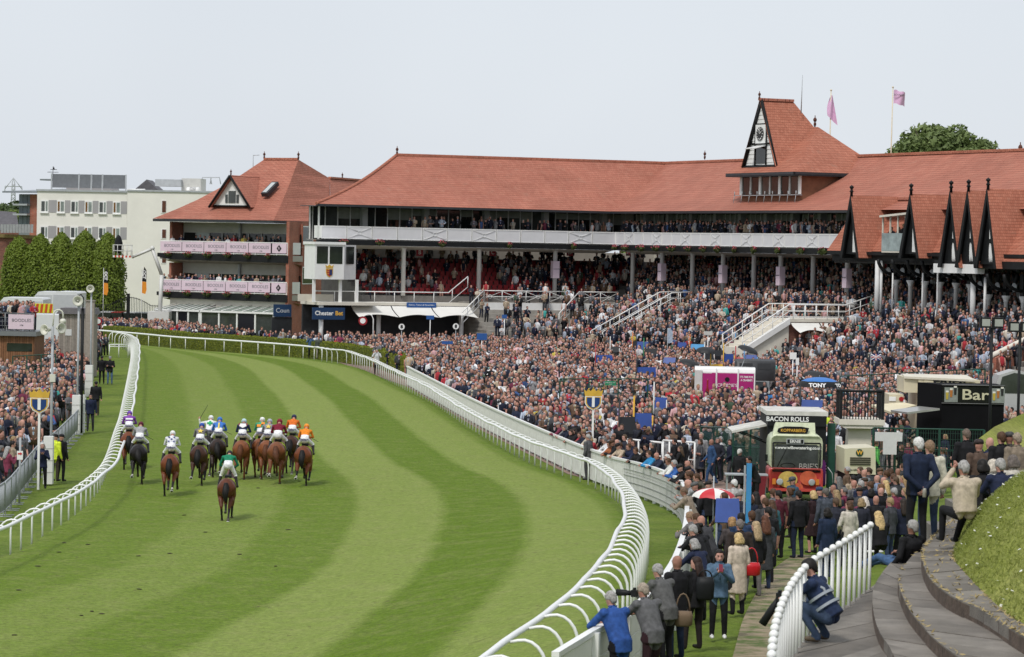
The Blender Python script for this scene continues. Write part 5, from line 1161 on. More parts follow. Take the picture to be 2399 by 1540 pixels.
POSES = {
 'stand': lambda f: mod(f),
 'weight': lambda f: mod(f, al=(-.2, .06, .075), kl=(-.16, .09, .49), wl=(-.2, .2, .98), el=(-.29, 0, 1.13), look=(-.5, 1, 0)),
 'handsback': lambda f: mod(f, el=(-.27, -.16, 1.14), er=(.27, -.16, 1.14), wl=(-.05, -.2, .95), wr=(.05, -.2, .93), hl=(.6, 0, -.6), hr=(-.6, 0, -.6)),
 'folded': lambda f: mod(f, el=(-.27, .04, 1.12), er=(.27, .04, 1.12), wl=(.08, .22, 1.16), wr=(-.08, .23, 1.12), hl=(1, .1, 0), hr=(-1, .1, 0)),
 'phone': lambda f: mod(f, el=(-.26, .14, 1.16), er=(.26, .14, 1.16), wl=(-.06, .32, 1.34), wr=(.06, .32, 1.34), look=(0, 1, -.25)),
 'glasses': lambda f: mod(f, el=(-.3, .12, 1.25), er=(.3, .12, 1.25), wl=(-.09, .16, 1.56), wr=(.09, .16, 1.56), hl=(.3, .2, 1), hr=(-.3, .2, 1)),
 'lean': lambda f: mod(f, pelvis=(0, -.05, .95), chest=(0, .12, 1.27), neck=(0, .19, 1.44), head=(0, .24, 1.585), sl=(-.205, .13, 1.39), sr=(.205, .13, 1.39), el=(-.3, .36, 1.16), er=(.3, .36, 1.16), wl=(-.1, .52, 1.2), wr=(.1, .5, 1.2), hl=(.8, .4, -.1), hr=(-.8, .4, -.1), pl=(-.095, -.05, .91), pr=(.095, -.05, .91), kl=(-.12, -.04, .49), kr=(.12, .06, .49), al=(-.13, -.12, .075), ar=(.12, .02, .075)),
 'sit': lambda f: mod(f, pelvis=(0, 0, .5), chest=(0, .07, .83), neck=(0, .1, 1.01), head=(0, .14, 1.155), sl=(-.2, .07, .95), sr=(.2, .07, .95), el=(-.27, .22, .74), er=(.27, .22, .74), wl=(-.1, .42, .66), wr=(.1, .42, .66), pl=(-.1, .04, .46), pr=(.1, .04, .46), kl=(-.17, .46, .5), kr=(.17, .46, .5), al=(-.16, .5, .075), ar=(.16, .5, .075)),
 'sitraise': lambda f: mod(f, pelvis=(0, 0, .5), chest=(0, .05, .83), neck=(0, .07, 1.01), head=(0, .1, 1.155), sl=(-.2, .05, .95), sr=(.2, .05, .95), el=(-.3, .2, .88), er=(.26, .22, .74), wl=(-.12, .22, 1.12), wr=(.1, .42, .66), hl=(.4, -.1, 1), pl=(-.1, .04, .46), pr=(.1, .04, .46), kl=(-.17, .46, .5), kr=(.17, .46, .42), al=(-.16, .5, .075), ar=(.16, .7, .03)),
 'crouch': lambda f: mod(f, pelvis=(0, -.12, .36), chest=(0, .10, .66), neck=(0, .17, .83), head=(0, .23, .965), sl=(-.2, .12, .78), sr=(.2, .12, .78), el=(-.25, .34, .62), er=(.25, .32, .6), wl=(-.08, .52, .56), wr=(.06, .42, .5), hl=(.5, .6, 0), hr=(-.3, .8, .2), look=(0, 1, -.1), pl=(-.1, -.08, .33), pr=(.1, -.08, .33), kl=(-.16, .34, .52), kr=(.17, .32, .5), al=(-.15, .04, .09), ar=(.15, .02, .09)),
 'recline': lambda f: mod(f, pelvis=(0, 0, .14), chest=(0, -.16, .45), neck=(0, -.2, .64), head=(0, -.19, .79), sl=(-.2, -.18, .57), sr=(.2, -.18, .57), el=(-.3, -.2, .3), er=(.28, .0, .36), wl=(-.26, .02, .12), wr=(.1, .2, .34), pl=(-.1, .03, .12), pr=(.1, .03, .12), kl=(-.12, .45, .24), kr=(.12, .45, .2), al=(-.1, .86, .07), ar=(.13, .88, .07), tl=(-.12, .95, .2), tr=(.17, .96, .2)),
 'walk': lambda f: mod(f, kl=(-.1, .16, .5), al=(-.1, .2, .08), kr=(.1, -.02, .49), ar=(.1, -.26, .12), el=(-.26, -.1, 1.14), wl=(-.25, -.02, .9), er=(.26, .06, 1.14), wr=(.22, .24, .96)),
}
TPL = {}
for key, pose, fem, outfit in (('m_jacket', 'stand', 0, 'jacket'), ('m_weight', 'weight', 0, 'jacket'), ('m_coat', 'stand', 0, 'coat'), ('m_back', 'handsback', 0, 'jacket'), ('m_folded', 'folded', 0, 'jacket'), ('m_shirt', 'weight', 0, 'shirtsleeve'),
          ('m_phone', 'phone', 0, 'jacket'), ('m_glasses', 'glasses', 0, 'jacket'), ('m_lean', 'lean', 0, 'jacket'), ('m_sit', 'sit', 0, 'jacket'), ('m_sitraise', 'sitraise', 0, 'jacket'), ('m_crouch', 'crouch', 0, 'jacket'), ('m_recline', 'recline', 0, 'jacket'), ('m_walk', 'walk', 0, 'jacket'),
          ('f_jacket', 'weight', 1, 'jacket'), ('f_coat', 'stand', 1, 'coat'), ('f_dress', 'folded', 1, 'dress'), ('f_phone', 'phone', 1, 'jacket'), ('f_lean', 'lean', 1, 'jacket'), ('f_sit', 'sit', 1, 'jacket')):
 TPL[key] = make_person('person', POSES[pose](bool(fem)), bool(fem), outfit); HEADC[key] = HEADC['person']
HAIRM = {}
def get_hair(key, style):
 if (key, style) not in HAIRM: HAIRM[key, style] = hair_mesh('cap' if style in ('cap', 'helmet') else 'hair', style, key)
 return HAIRM[key, style]
SK = [(.46, .245, .19), (.50, .27, .215), (.41, .205, .155), (.48, .26, .205), (.30, .15, .11)]
def person(key, loc, rz, coat=(.02, .025, .05), trousers=(.02, .02, .025), hair=(.05, .03, .02), style='short', shirt=(.6, .6, .62), skin=None, shoes=(.02, .018, .016), scale=1.0, label=None, group=None, k=0):
 """rz: heading, 0 faces +Y"""
 o = link('person', TPL[key], None, loc, rz, scale)
 skin = skin or SK[k % 5]
 for n, c in (('coat', coat), ('trousers', trousers), ('skin', skin), ('hair', hair), ('shoes', shoes), ('shirt', shirt)): o[n] = [float(x) for x in c]
 if style: h = link('cap' if style in ('cap', 'helmet') else 'hair', get_hair(key, style), o); h['hair'] = [float(x) for x in hair]
 if label: tag(o, label, 'person', group)
 return o
def face(p, tgt): return math.atan2(-(tgt[0]-p[0]), tgt[1]-p[1])     # heading that makes +Y point at tgt
#-- low-detail crowd, merged
def lp_templates():
 """list of (verts, tris/quads faces list, part ids): parts 0 coat 1 trousers 2 skin 3 hair 4 shirt 5 tie"""
 out = []
 def tube_(p, r, n=5):
  b = MB(); b.tube(p, r, 0, n, cap=True); return b
 for kind in range(8):
  V, Fc, Pid = [], [], []
  def put(b, pid):
   o = len(V); V.extend(b.v); Pid.extend([pid]*len(b.v)); Fc.extend([tuple(i+o for i in f) for f in b.f])
  fem = kind in (5, 6); w_ = .9 if fem else 1.0
  b = MB(); up, rt = Vector((0, 0, 1)), Vector((1, 0, 0)); b.loft([ering((0, 0, z), rx*w_, ry, up, rt, 8, 2.3) for z, rx, ry in ((.82, .19, .14), (1.05, .18, .135), (1.32, .215, .14), (1.43, .19, .11), (1.5, .07, .07))]); put(b, 0)
  b = MB(); b.loft([ering((0, y, z), rx, ry, up, rt, 8, 2.0) for z, rx, ry, y in ((1.46, .055, .055, 0), (1.53, .058, .07, .015), (1.585, .075, .09, .015), (1.65, .078, .097, .01), (1.705, .07, .085, .0), (1.745, .035, .04, -.01))]); put(b, 2)
  if kind != 7:      # hair or cap
   b = MB(); z0 = 1.60; b.loft([ering((0, y, z), rx, ry, up, rt, 8, 2.0) for z, rx, ry, y in ((z0, .084, .075, -.035), (1.68, .086, .095, -.018), (1.73, .072, .082, -.01), (1.768, .03, .04, -.01))]); put(b, 3)
  if fem:
   b = MB(); b.loft([ering((0, -.06, z), rx, ry, up, rt, 6, 2.0) for z, rx, ry in ((1.36, .08, .05), (1.5, .1, .065), (1.64, .085, .06))]); put(b, 3)
  arms = {0: ((.26, .0, 1.15), (.25, .1, .92)), 1: ((.27, .08, 1.17), (.06, .26, 1.16)), 2: ((.28, .2, 1.26), (.08, .24, 1.56)), 3: ((.25, -.05, 1.15), (.15, -.1, .95)), 4: ((.29, .33, 1.2), (.12, .5, 1.12)), 5: ((.22, .1, 1.18), (.05, .25, 1.2)), 6: ((.22, .02, 1.15), (.2, .12, .95)), 7: ((.27, .05, 1.15), (.1, .25, 1.05))}[kind]
  for s_ in (-1, 1):
   e, q = [Vector((a[0]*s_*w_, a[1], a[2])) for a in arms]; s0 = Vector((.19*s_*w_, 0, 1.41))
   put(tube_([s0, e, q], [.075, .058, .045], 5), 0 if kind != 6 else 2); hd = (q-e).normalized(); put(tube_([q, q+hd*.1], [.042, .03], 4), 2)
   put(tube_([(.1*s_, 0, .88), (.11*s_, .01, .45), (.12*s_, -.02, .04)], [.1, .075, .06], 4), 1 if kind != 6 else 2)
  if kind in (0, 1, 3, 7):
   b = MB(); b.add([(-.055, .095, 1.475), (.055, .095, 1.475), (.02, .158, 1.18), (-.02, .158, 1.18)], [(0, 1, 2, 3)]); put(b, 4)
   b = MB(); b.add([(-.018, .105, 1.46), (.018, .105, 1.46), (.012, .163, 1.2), (-.012, .163, 1.2)], [(0, 1, 2, 3)]); put(b, 5)
  T = []
  for f in Fc:
   for i in range(1, len(f)-1): T.append((f[0], f[i], f[i+1]))
  out.append((np.array(V, np.float32), np.array(T, np.int32), np.array(Pid)))
 return out
LP = lp_templates()
COATS = [((.012, .016, .035), 26), ((.01, .01, .012), 24), ((.022, .024, .036), 12), ((.05, .052, .06), 10), ((.11, .11, .12), 7), ((.22, .22, .23), 4), ((.62, .62, .63), 9), ((.38, .43, .52), 3), ((.38, .30, .22), 7), ((.12, .075, .05), 8), ((.35, .03, .04), 3), ((.55, .33, .34), 2.5), ((.04, .08, .2), 1.5), ((.05, .08, .05), 2), ((.45, .40, .33), 3), ((.16, .03, .06), 2), ((.05, .30, .28), .6), ((.5, .4, .08), .4)]
CW = np.array([c[1] for c in COATS]); CW = CW/CW.sum(); CC = np.array([c[0] for c in COATS])
HAIRS = np.array([(.025, .017, .013), (.045, .027, .017), (.012, .01, .01), (.08, .05, .03), (.27, .19, .10), (.30, .29, .29), (.13, .125, .12), (.06, .03, .016)])
TIES = np.array([(.3, .02, .03), (.02, .03, .12), (.05, .05, .06), (.25, .12, .3), (.1, .25, .35), (.4, .3, .05)])
def crowd(name, pts, target, label, seed, seated=None, facing=None):
 """pts: (x,y,z) feet positions; one merged mesh"""
 r = np.random.default_rng(seed); n = len(pts); VV, FF, CL = [], [], []; off = 0
 kinds = r.choice(8, n, p=[.20, .15, .03, .22, .08, .13, .10, .09])
 for i, p in enumerate(pts):
  V, T, pid = LP[kinds[i]]; h = r.normal(1.0, .05)*(.95 if kinds[i] in (5, 6) else 1.0)
  a = (face(p, target) if facing is None else facing)+r.normal(0, .45); c, s_ = math.cos(a), math.sin(a)
  v = V*h; v = np.stack([v[:, 0]*c-v[:, 1]*s_, v[:, 0]*s_+v[:, 1]*c, v[:, 2]], 1)
  lean = r.normal(0, .03, 2); v[:, 0] += v[:, 2]*lean[0]; v[:, 1] += v[:, 2]*lean[1]
  if seated is not None and seated[i]: v[:, 2] -= .42
  v += np.array(p, np.float32); VV.append(v); FF.append(T+off); off += len(V)
  ct = CC[r.choice(len(CC), p=CW)]*r.uniform(.7, 1.3); sk = np.array(SK[r.integers(0, 4) if r.random() < .95 else 4])*r.uniform(.85, 1.15); hr = HAIRS[r.integers(0, 8)]*r.uniform(.7, 1.2)
  if kinds[i] == 6 and r.random() < .6: ct = CC[r.choice([6, 7, 10, 11, 12, 14, 16])]
  tr = CC[r.choice([0, 1, 2, 3, 4])]; shirt = np.array((.66, .66, .68)) if r.random() < .75 else np.array((.4, .5, .65))
  pal = np.stack([ct, tr, sk, hr, shirt, TIES[r.integers(0, 6)]]); CL.append(pal[pid])
 me = leaf_mesh(name, np.concatenate(VV), np.concatenate(FF), MA('crowd_cloth', 'Col', .75, 'GEOMETRY', var=.15, vscale=6))
 a = me.color_attributes.new('Col', 'FLOAT_COLOR', 'POINT'); cc = np.concatenate(CL); a.data.foreach_set('color', np.concatenate([cc, np.ones((len(cc), 1))], 1).astype(np.float32).ravel())
 me.polygons.foreach_set('use_smooth', np.ones(len(me.polygons), bool))
 return stuff(link(name, me), label, 'crowd')
#-- where people may stand
HORSES = (-8.0, 108.0)
FB_PX = [(953, 902), (1115, 995), (1330, 1102), (1420, 1140), (1509, 1169), (1579, 1203), (1603, 1240), (1607, 1303), (1598, 1380), (1565, 1480), (1491, 1586), (1400, 1650), (1300, 1720)]
fence_pts = spline([PG(*q) for q in FB_PX], 6)
fy = np.array([p.y for p in fence_pts][::-1]); fxx = np.array([p.x for p in fence_pts][::-1]); od_ = np.argsort(fy); fy, fxx = fy[od_], fxx[od_]
def fence_x(y): return float(np.interp(y, fy, fxx))
LB_PX = [(-30, 1225), (0, 1205), (72, 1112), (120, 1070), (165, 1022), (187, 990), (205, 925), (222, 870), (240, 838)]
lb_pts = [PG(*q) for q in LB_PX]; ly = np.array([p.y for p in lb_pts]); lx = np.array([p.x for p in lb_pts])
HOLES = []          # (x, y, rx, ry)
def hole(u, v, d, rx, ry): p = P(u, v, d); HOLES.append((p.x, p.y, rx, ry))
hole(1868, 1100, 105, 2.6, 3.4); hole(1697, 930, 166, 2.3, 1.8); hole(1790, 900, 172, 1.9, 2.6); hole(2015, 1000, 112, 1.4, 1.6); hole(2275, 980, 126, 3.0, 2.0); hole(2215, 960, 136, 3.4, 2.2); hole(2025, 1090, 104, 1.6, 2.4)
def blocked(x, y):
 for a, b_, rx, ry in HOLES:
  if abs(x-a) < rx and abs(y-b_) < ry: return True
  if abs(x-a*(y/b_)) < rx*.8 and b_-9 < y < b_ and ry > 1.7: return rng.random() < .45
 return False
R5 = np.random.default_rng(5)
far, mid = [], []
y = 100.0
while y < 268:
 sp_ = .64
 x = -46.0
 while x < 48:
  xx, yy = x+R5.uniform(-.28, .28), y+R5.uniform(-.28, .28); x += sp_
  z = ter(xx, yy); u, v = px((xx, yy, z+1.6))
  if not (-15 < u < 2450): continue
  u0, v0 = px((xx, yy, 0))
  s_, o = FL.inv(xx, yy); s2, o2 = FR.inv(xx, yy)
  if -3 < s_ < 13.6 and o > -2.4: continue
  if 13.5 < s_ and o > 1.2 and s2 < 1: continue
  if s2 > -8 and o2 > (1.0 if s2 < FR.L else 8.5): continue
  if SB-3.2 < s2 < SB+.4 and -12.2 < o2 < .2: continue
  if 12.9 < s2 < 15.4 and o2 > -9: continue
  if yy > 283: continue
  sb, ob2 = FB.inv(xx, yy)
  if ob2 > -3.2 and sb > -1: continue
  if u0 < 953:
   if v0 > np.interp(u0, [180, 225, 440, 600, 760, 860, 953], [790, 794, 812, 823, 834, 852, 893]): continue
  elif yy < 200 and xx < fence_x(yy)+.35: continue
  if yy < 196 and u0 < 953: continue
  if blocked(xx, yy): continue
  df = xx-fence_x(yy) if yy < 200 else 9
  pr = .54 if yy > 168 and z < .6 else 1.0 if yy > 168 else (.5 if yy > 150 else (.62 if yy > 134 else .42 if yy > 122 else .12))
  if df < 1.6 and yy > 112: pr = .97
  if z > 3.6 and o2 > -2.5 and s2 < FR.L: pr = .8
  if s_ > 13 and o > -7 and s2 < 6: pr = .3 if o > -5 else .5
  if yy < 112: pr = 0
  if R5.random() > pr: continue
  (far if yy > 140 else mid).append((xx, yy, z))
 y += sp_*(1.45 if y > 150 else 1.3)
y = 268.0
while y < 283:
 x = -46.0
 while x < -9:
  xx, yy = x+R5.uniform(-.28, .28), y+R5.uniform(-.28, .28); x += .68; u0, v0 = px((xx, yy, 0)); sb, ob2 = FB.inv(xx, yy); s_, o = FL.inv(xx, yy)
  if ob2 > -2.8 and sb > -1.2: continue
  if s_ > -3 and o > -2.4: continue
  if u0 < 215 or v0 > np.interp(u0, [180, 225, 440, 600, 760], [790, 794, 812, 823, 834]): continue
  if R5.random() < .6: far.append((xx, yy, 0))
 y += .68
left = []
y = 97.0
while y < 236:
 xe = float(np.interp(y, ly, lx)); x = xe-.35
 while True:
  xx, yy = x+R5.uniform(-.25, .25), y+R5.uniform(-.28, .28); x -= .66; u, v = px((xx, yy, 1.6))
  if u < -20: break
  if yy > 182 and u < 92: continue
  if xx > xe-.2: continue
  if R5.random() < .62: left.append((xx, yy, 0))
 y += .8
far += [p for p in left if p[1] > 112]; nearleft = [p for p in left if p[1] <= 112]
seat_flag = [False]*len(far); facings = [None]*len(far)
def add_far(p, seated=False): far.append(p); seat_flag.append(seated)
for i in range(9):
 for k in range(int((FL.L-4+i*.82)/.56)):
  xx = 5.2+k*.56; pr = .30+.25*(xx > 19)+(.2 if 6 < xx < 12 else 0)-(.25 if 12.5 < xx < 18.5 and i < 5 else 0)
  if R5.random() < pr: w_ = FL.world(xx, 1.55+i*.82, 4.75+i*.36+.04); add_far(tuple(w_), True)
 for k in range(int((FR.L+1.2+i*.82)/.6)):
  if R5.random() < .8: w_ = FR.world(-.7-i*.82+k*.6, 1.55+i*.82, 4.75+i*.36+.04); add_far(tuple(w_), True)
for k in range(60):      # people along the balconies
 pass
def balcony_row(fr, x0, x1, z, off, step, pr):
 x = x0
 while x < x1:
  if R5.random() < pr: w_ = fr.world(x+R5.uniform(-.1, .1), off+R5.uniform(-.05, .15), z); add_far(tuple(w_))
  x += step
balcony_row(FL, 8.2, FL.L-.2, ZF+.38, .45, .52, .85); balcony_row(FL, 9, FL.L+.4, ZF+.42, 1.1, .7, .3)
balcony_row(FR, .0, FR.L-.4, ZF+.38, .45, .5, .95); balcony_row(FR, -.5, FR.L-.4, ZF+.45, 1.1, .6, .6)
balcony_row(FB, xb0+1.0, xb1-1.4, zf2, .4, .55, .72); balcony_row(FB, xb0+1.6, xb1-2, zf2, 1.0, .9, .3)
balcony_row(FB, xb0+.2, xb1-.3, zf1, .4, .48, .9); balcony_row(FB, xb0+2, xb1-1, zf1, 1.0, .7, .5)
q0, q1 = FR.loc(2085, 588, -2.3), FR.loc(2140, 588, -2.3); balcony_row(FR, q0.x, q1.x, q0.z, -2.2, .5, .9); balcony_row(FR, q0.x, q1.x, q0.z, -1.5, .5, .8)
KX = P(20, 775, 184)
for k in range(34):
 p = P(-22+k%17*6.2+R5.uniform(-2, 2), 775, 184.5+(k//17)*.8); add_far((p.x, p.y, KX.z))
#-- individuals in the foreground
NAVY, BLACK, GREY, DGREY, BEIGE, DENIM, WHITE = (.014, .02, .05), (.010, .010, .012), (.13, .13, .14), (.045, .045, .05), (.46, .39, .30), (.03, .045, .09), (.62, .62, .6)
BLOND, BROWN, DARK, GR_H, WH_H = (.50, .36, .17), (.07, .035, .018), (.012, .010, .009), (.30, .29, .28), (.55, .54, .52)
def at_head(u, vtop, h=1.75):
 p = PG(u, vtop, h); return Vector((p.x, p.y, gz(p.x, p.y)))
NP = 0
def fg(u, v, key, label, coat=BLACK, trousers=DENIM, hair=BROWN, style='short', tgt=HORSES, turn=0.0, h=None, z=None, shirt=(.55, .55, .57), group=None, **kw):
 global NP
 NP += 1; fem = key[0] == 'f'; sc_ = (h or (1.68 if fem else 1.77))/(1.75 if not fem else 1.66)
 hgt = {'m_lean': 1.70, 'f_lean': 1.62, 'm_sit': 1.27, 'm_sitraise': 1.27, 'f_sit': 1.2, 'm_crouch': 1.08, 'm_recline': .92}.get(key, 1.75 if not fem else 1.66)*sc_
 if z is None: p = at_head(u, v, hgt)
 else: q = PZ(u, v, z+hgt); p = Vector((q.x, q.y, z))
 return person(key, p, face(p, tgt)+turn, coat, trousers, hair, style, shirt, scale=sc_, label=label, group=group, k=NP, **kw)
FENCE_T = (-30, 95)
blue_man = fg(1452, 1390, 'm_lean', 'grey-haired man in bright blue coat leaning on the nearest white fence', (.025, .075, .27), BLACK, GR_H, 'receding', FENCE_T)
cam_man = fg(1528, 1371, 'm_lean', 'balding man in grey jacket aiming a long-lens camera over the fence', (.11, .11, .115), (.035, .015, .02), (.3, .25, .2), 'receding', FENCE_T)
hood_man = fg(1562, 1326, 'm_lean', 'grey-haired man in grey jacket with maroon hood and shoulder bag', (.10, .10, .10), BLACK, GR_H, 'short', FENCE_T)
fg(1588, 1303, 'm_jacket', 'tall bald man in black jacket and blue jeans at the fence', BLACK, (.015, .025, .055), None or BROWN, None, FENCE_T, h=1.82)
backpack_w = fg(1632, 1305, 'f_jacket', 'woman with long dark hair and black backpack near the fence', BLACK, (.02, .015, .015), (.03, .016, .012), 'long', FENCE_T)
denim_girl = fg(1686, 1288, 'f_phone', 'girl with black hair and denim jacket smiling at her phone', (.075, .13, .20), BLACK, DARK, 'long', (4, 40), shoes=(.7, .7, .7))
beige_w = fg(1731, 1249, 'f_coat', 'blonde woman in beige coat carrying a bright red handbag', (.52, .44, .36), BLACK, BLOND, 'bob', HORSES, .2)
fg(1644, 1233, 'm_lean', 'grey-haired man in black hooded jacket leaning at the fence bend', BLACK, DENIM, GR_H, 'short', FENCE_T)
fg(1646, 1264, 'f_lean', 'woman with silver hair in navy coat leaning on the fence', NAVY, BLACK, GR_H, 'bob', FENCE_T)
fg(1734, 1218, 'm_coat', 'balding man in long dark brown coat behind the beige-coated blonde', (.035, .025, .022), BLACK, (.15, .13, .12), 'receding')
fg(1771, 1222, 'f_jacket', 'girl with long fair hair, black top and grey checked trousers', BLACK, (.14, .13, .125), (.36, .26, .15), 'long', h=1.66)
fg(1793, 1208, 'f_coat', 'girl with long brown hair in charcoal coat and dark jeans', (.05, .052, .058), DENIM, (.10, .04, .022), 'long')
fg(1800, 1189, 'm_shirt', 'man with cropped dark hair in black T-shirt with tattooed arm', BLACK, BLACK, DARK)
fg(1762, 1198, 'm_jacket', 'man with shaved sides in dark shirt among the fence watchers', (.03, .03, .035), BLACK, BROWN)
fg(1872, 1150, 'm_jacket', 'man in black bomber jacket and indigo jeans seen from behind', BLACK, (.012, .018, .04), DARK)
fg(1906, 1150, 'f_dress', 'short-haired blonde woman in dark floral dress turning sideways', (.03, .015, .018), (.03, .015, .018), BLOND, 'bob', (-20, 80), -.9)
fg(1824, 1150, 'm_shirt', 'man in maroon shirt with full dark hair', (.085, .015, .025), BLACK, DARK)
fg(1858, 1118, 'm_jacket', 'man in grey flat cap and steel blue jacket before the milk float', (.035, .07, .11), BLACK, (.06, .065, .075), 'cap', (10, 60), -1.2)
fg(1851, 1143, 'f_jacket', 'woman with brown ponytail in taupe jacket before the milk float', (.10, .075, .06), BLACK, BROWN, 'bun')
fg(1939, 1190, 'f_coat', 'woman in quilted navy puffer coat right of the dark-dressed blonde', (.012, .022, .05), DENIM, DARK, 'bob')
fg(1990, 1174, 'f_jacket', 'woman in pale beige puffer jacket with dark hair', (.48, .44, .38), BLACK, BROWN, 'bob')
fg(2026, 1164, 'f_coat', 'woman with straight pale grey hair in black hooded coat', BLACK, BLACK, (.55, .50, .45), 'long')
fg(2018, 1127, 'm_jacket', 'grey-haired man in navy suit and glasses holding a drink', NAVY, NAVY, GR_H)
fg(2064, 1134, 'f_jacket', 'woman with copper-brown bob in black leather jacket', BLACK, BLACK, (.14, .07, .03), 'bob')
fg(2075, 1126, 'f_jacket', 'woman with straight blonde hair behind the copper bob', (.45, .42, .40), BLACK, BLOND, 'long')
fg(2094, 1111, 'm_jacket', 'man in red jacket under a black gilet near the steps', (.30, .02, .03), BLACK, BROWN)
fg(2117, 1115, 'f_jacket', 'woman with wavy dark blond hair in grey padded jacket', (.20, .19, .22), BLACK, (.30, .20, .10), 'long')
fg(2064, 1200, 'f_sit', 'blonde woman in black leather jacket seated with a white bag', BLACK, BLACK, BLOND, 'long', z=2.1)
fg(2119, 1215, 'm_recline', 'man in black leather jacket and jeans lounging on the stone step', BLACK, (.05, .10, .20), GR_H, 'short', (-10, 60), -.4, z=3.6)
navy_man = fg(2153, 1026, 'm_back', 'white-haired man in navy jacket with can held behind his back', (.010, .017, .040), BLACK, WH_H, 'short', z=4.05, h=1.84)
fg(2179, 1033, 'm_jacket', 'man in cream jacket and jeans beside the navy-jacketed man', (.52, .50, .40), (.04, .06, .11), (.2, .13, .08), 'receding', z=4.0, h=1.8)
fg(2264, 1081, 'm_sitraise', 'grey-haired man in beige fleece sitting on the terrace with hand raised', (.46, .39, .30), BLACK, GR_H, 'receding', z=4.35, h=1.86)
fg(2265, 1006, 'm_folded', 'crop-haired man in black coat standing tall above the seated people', BLACK, BLACK, (.12, .09, .07), 'receding', z=3.6)
fg(2310, 1079, 'm_sit', 'dark-haired person in black parka with fur hood on the terrace', BLACK, BLACK, DARK, 'bob', z=4.3)
fg(2334, 1079, 'f_sit', 'fair-haired woman in white padded jacket on the terrace', (.58, .57, .54), BLACK, (.5, .45, .38), 'bob', z=4.3)
fg(2352, 1077, 'm_sit', 'grey-haired man in navy jacket seated beside the white padded jacket', NAVY, BLACK, GR_H, z=4.35)
fg(2381, 1069, 'f_sit', 'woman in pale cardigan seated at the right edge', (.45, .42, .37), BLACK, (.12, .1, .09), 'bob', z=4.4)
fg(2347, 1013, 'm_jacket', 'man in black jacket with cropped hair high on the right', BLACK, BLACK, BROWN, z=3.8)
fg(2366, 1013, 'm_jacket', 'man in dark tweed cap high on the right', (.05, .045, .04), BLACK, (.05, .05, .05), 'cap', z=3.8)
fg(2384, 1015, 'm_jacket', 'man in tweed jacket and blue collar at the right edge', (.20, .16, .12), BLACK, (.25, .2, .15), 'receding', z=3.8)
fg(2320, 1026, 'm_jacket', 'bald man in navy sweater with a drink on the upper terrace', NAVY, BLACK, BROWN, None, z=3.6)
fg(2295, 1030, 'm_jacket', 'man in brown jacket and dark cap on the upper terrace', (.09, .06, .045), BLACK, (.03, .02, .02), 'cap', z=3.6)
fg(2113, 1043, 'm_jacket', 'brown-haired man in black gilet over maroon sleeves by the generator', BLACK, BLACK, (.12, .06, .04), h=1.8)
fg(1953, 1137, 'm_jacket', 'bald man in dark jacket right of the milk float', (.02, .022, .03), BLACK, BROWN, None)
fg(1935, 1145, 'm_jacket', 'man in slate grey jacket left of the bald man', (.06, .07, .09), DENIM, (.1, .09, .08))
fg(1921, 1142, 'm_jacket', 'man in navy cap and navy jacket by the float bumper', NAVY, BLACK, (.02, .04, .09), 'cap')
for i, (u, v, c, hs) in enumerate(((2002, 1126, (.12, .12, .13), None), (2056, 1114, (.2, .25, .36), None), (2077, 1103, (.16, .15, .13), 'short'), (2026, 1101, (.22, .24, .25), None), (2040, 1129, NAVY, 'short'), (2094, 1112, BLACK, 'receding'), (2116, 1087, DGREY, 'short'))):
 fg(u, v, 'm_jacket', ['bald man with a paper beside the generator trailer', 'bald man in pale blue shirt behind the generator crowd', 'man with brown hair in taupe jacket near the generator', 'bald man in grey gilet left of the generator crowd', 'man in navy suit with thinning brown hair', 'man in dark jacket with receding hair near the steps', 'man in charcoal jacket under the green mesh fence'][i], c, BLACK, BROWN, hs)
L_ = ['shaven man in dark jacket at the fence bend', 'man in khaki jacket at the fence bend', 'bald man in grey shirt leaning beside the bend', 'dark-haired man in olive jacket at the bend', 'man in black cap with tan collar at the bend', 'man in tan shirt leaning over the fence bend', 'fair man behind the red and white umbrella', 'man with brown hair under the umbrella edge', 'bald man below the blue bookmaker board', 'woman with dark bun below the umbrella', 'bald man in pale grey suit right of the umbrella', 'dark-haired woman by the blue bookmaker post', 'man in charcoal fleece by the bookmaker post', 'girl with brown hair and teal scarf', 'boy with brown hair in front of the float', 'fur-hooded woman beneath the blue board', 'dark-haired man beside the blue board']
for i, (u, v, k_, c, hc, hs) in enumerate(((1631, 1106, 'm_lean', BLACK, BROWN, 'receding'), (1651, 1111, 'm_lean', (.08, .07, .05), BROWN, 'short'), (1631, 1125, 'm_lean', GREY, BROWN, None), (1648, 1131, 'm_lean', (.05, .05, .03), DARK, 'short'), (1661, 1128, 'm_jacket', BLACK, DARK, 'cap'), (1622, 1143, 'm_lean', (.25, .2, .15), (.15, .1, .07), 'short'),
             (1637, 1202, 'm_lean', (.15, .14, .14), (.25, .16, .1), 'short'), (1652, 1206, 'm_lean', BLACK, BROWN, 'short'), (1664, 1211, 'm_lean', DGREY, BROWN, None), (1654, 1228, 'f_lean', BLACK, DARK, 'bun'), (1721, 1124, 'm_jacket', (.40, .39, .38), WH_H, 'receding'), (1771, 1153, 'f_jacket', BLACK, DARK, 'long'), (1794, 1168, 'm_jacket', DGREY, BROWN, 'short'), (1808, 1172, 'f_jacket', (.03, .10, .12), BROWN, 'long'), (1812, 1146, 'm_jacket', GREY, BROWN, 'short'), (1715, 1212, 'f_jacket', (.06, .05, .05), (.3, .18, .08), 'bob'), (1737, 1203, 'm_jacket', (.02, .04, .09), DARK, 'short'))):
 fg(u, v, k_, L_[i], c, BLACK if i % 2 else DENIM, hc, hs, FENCE_T if 'lean' in k_ else HORSES)
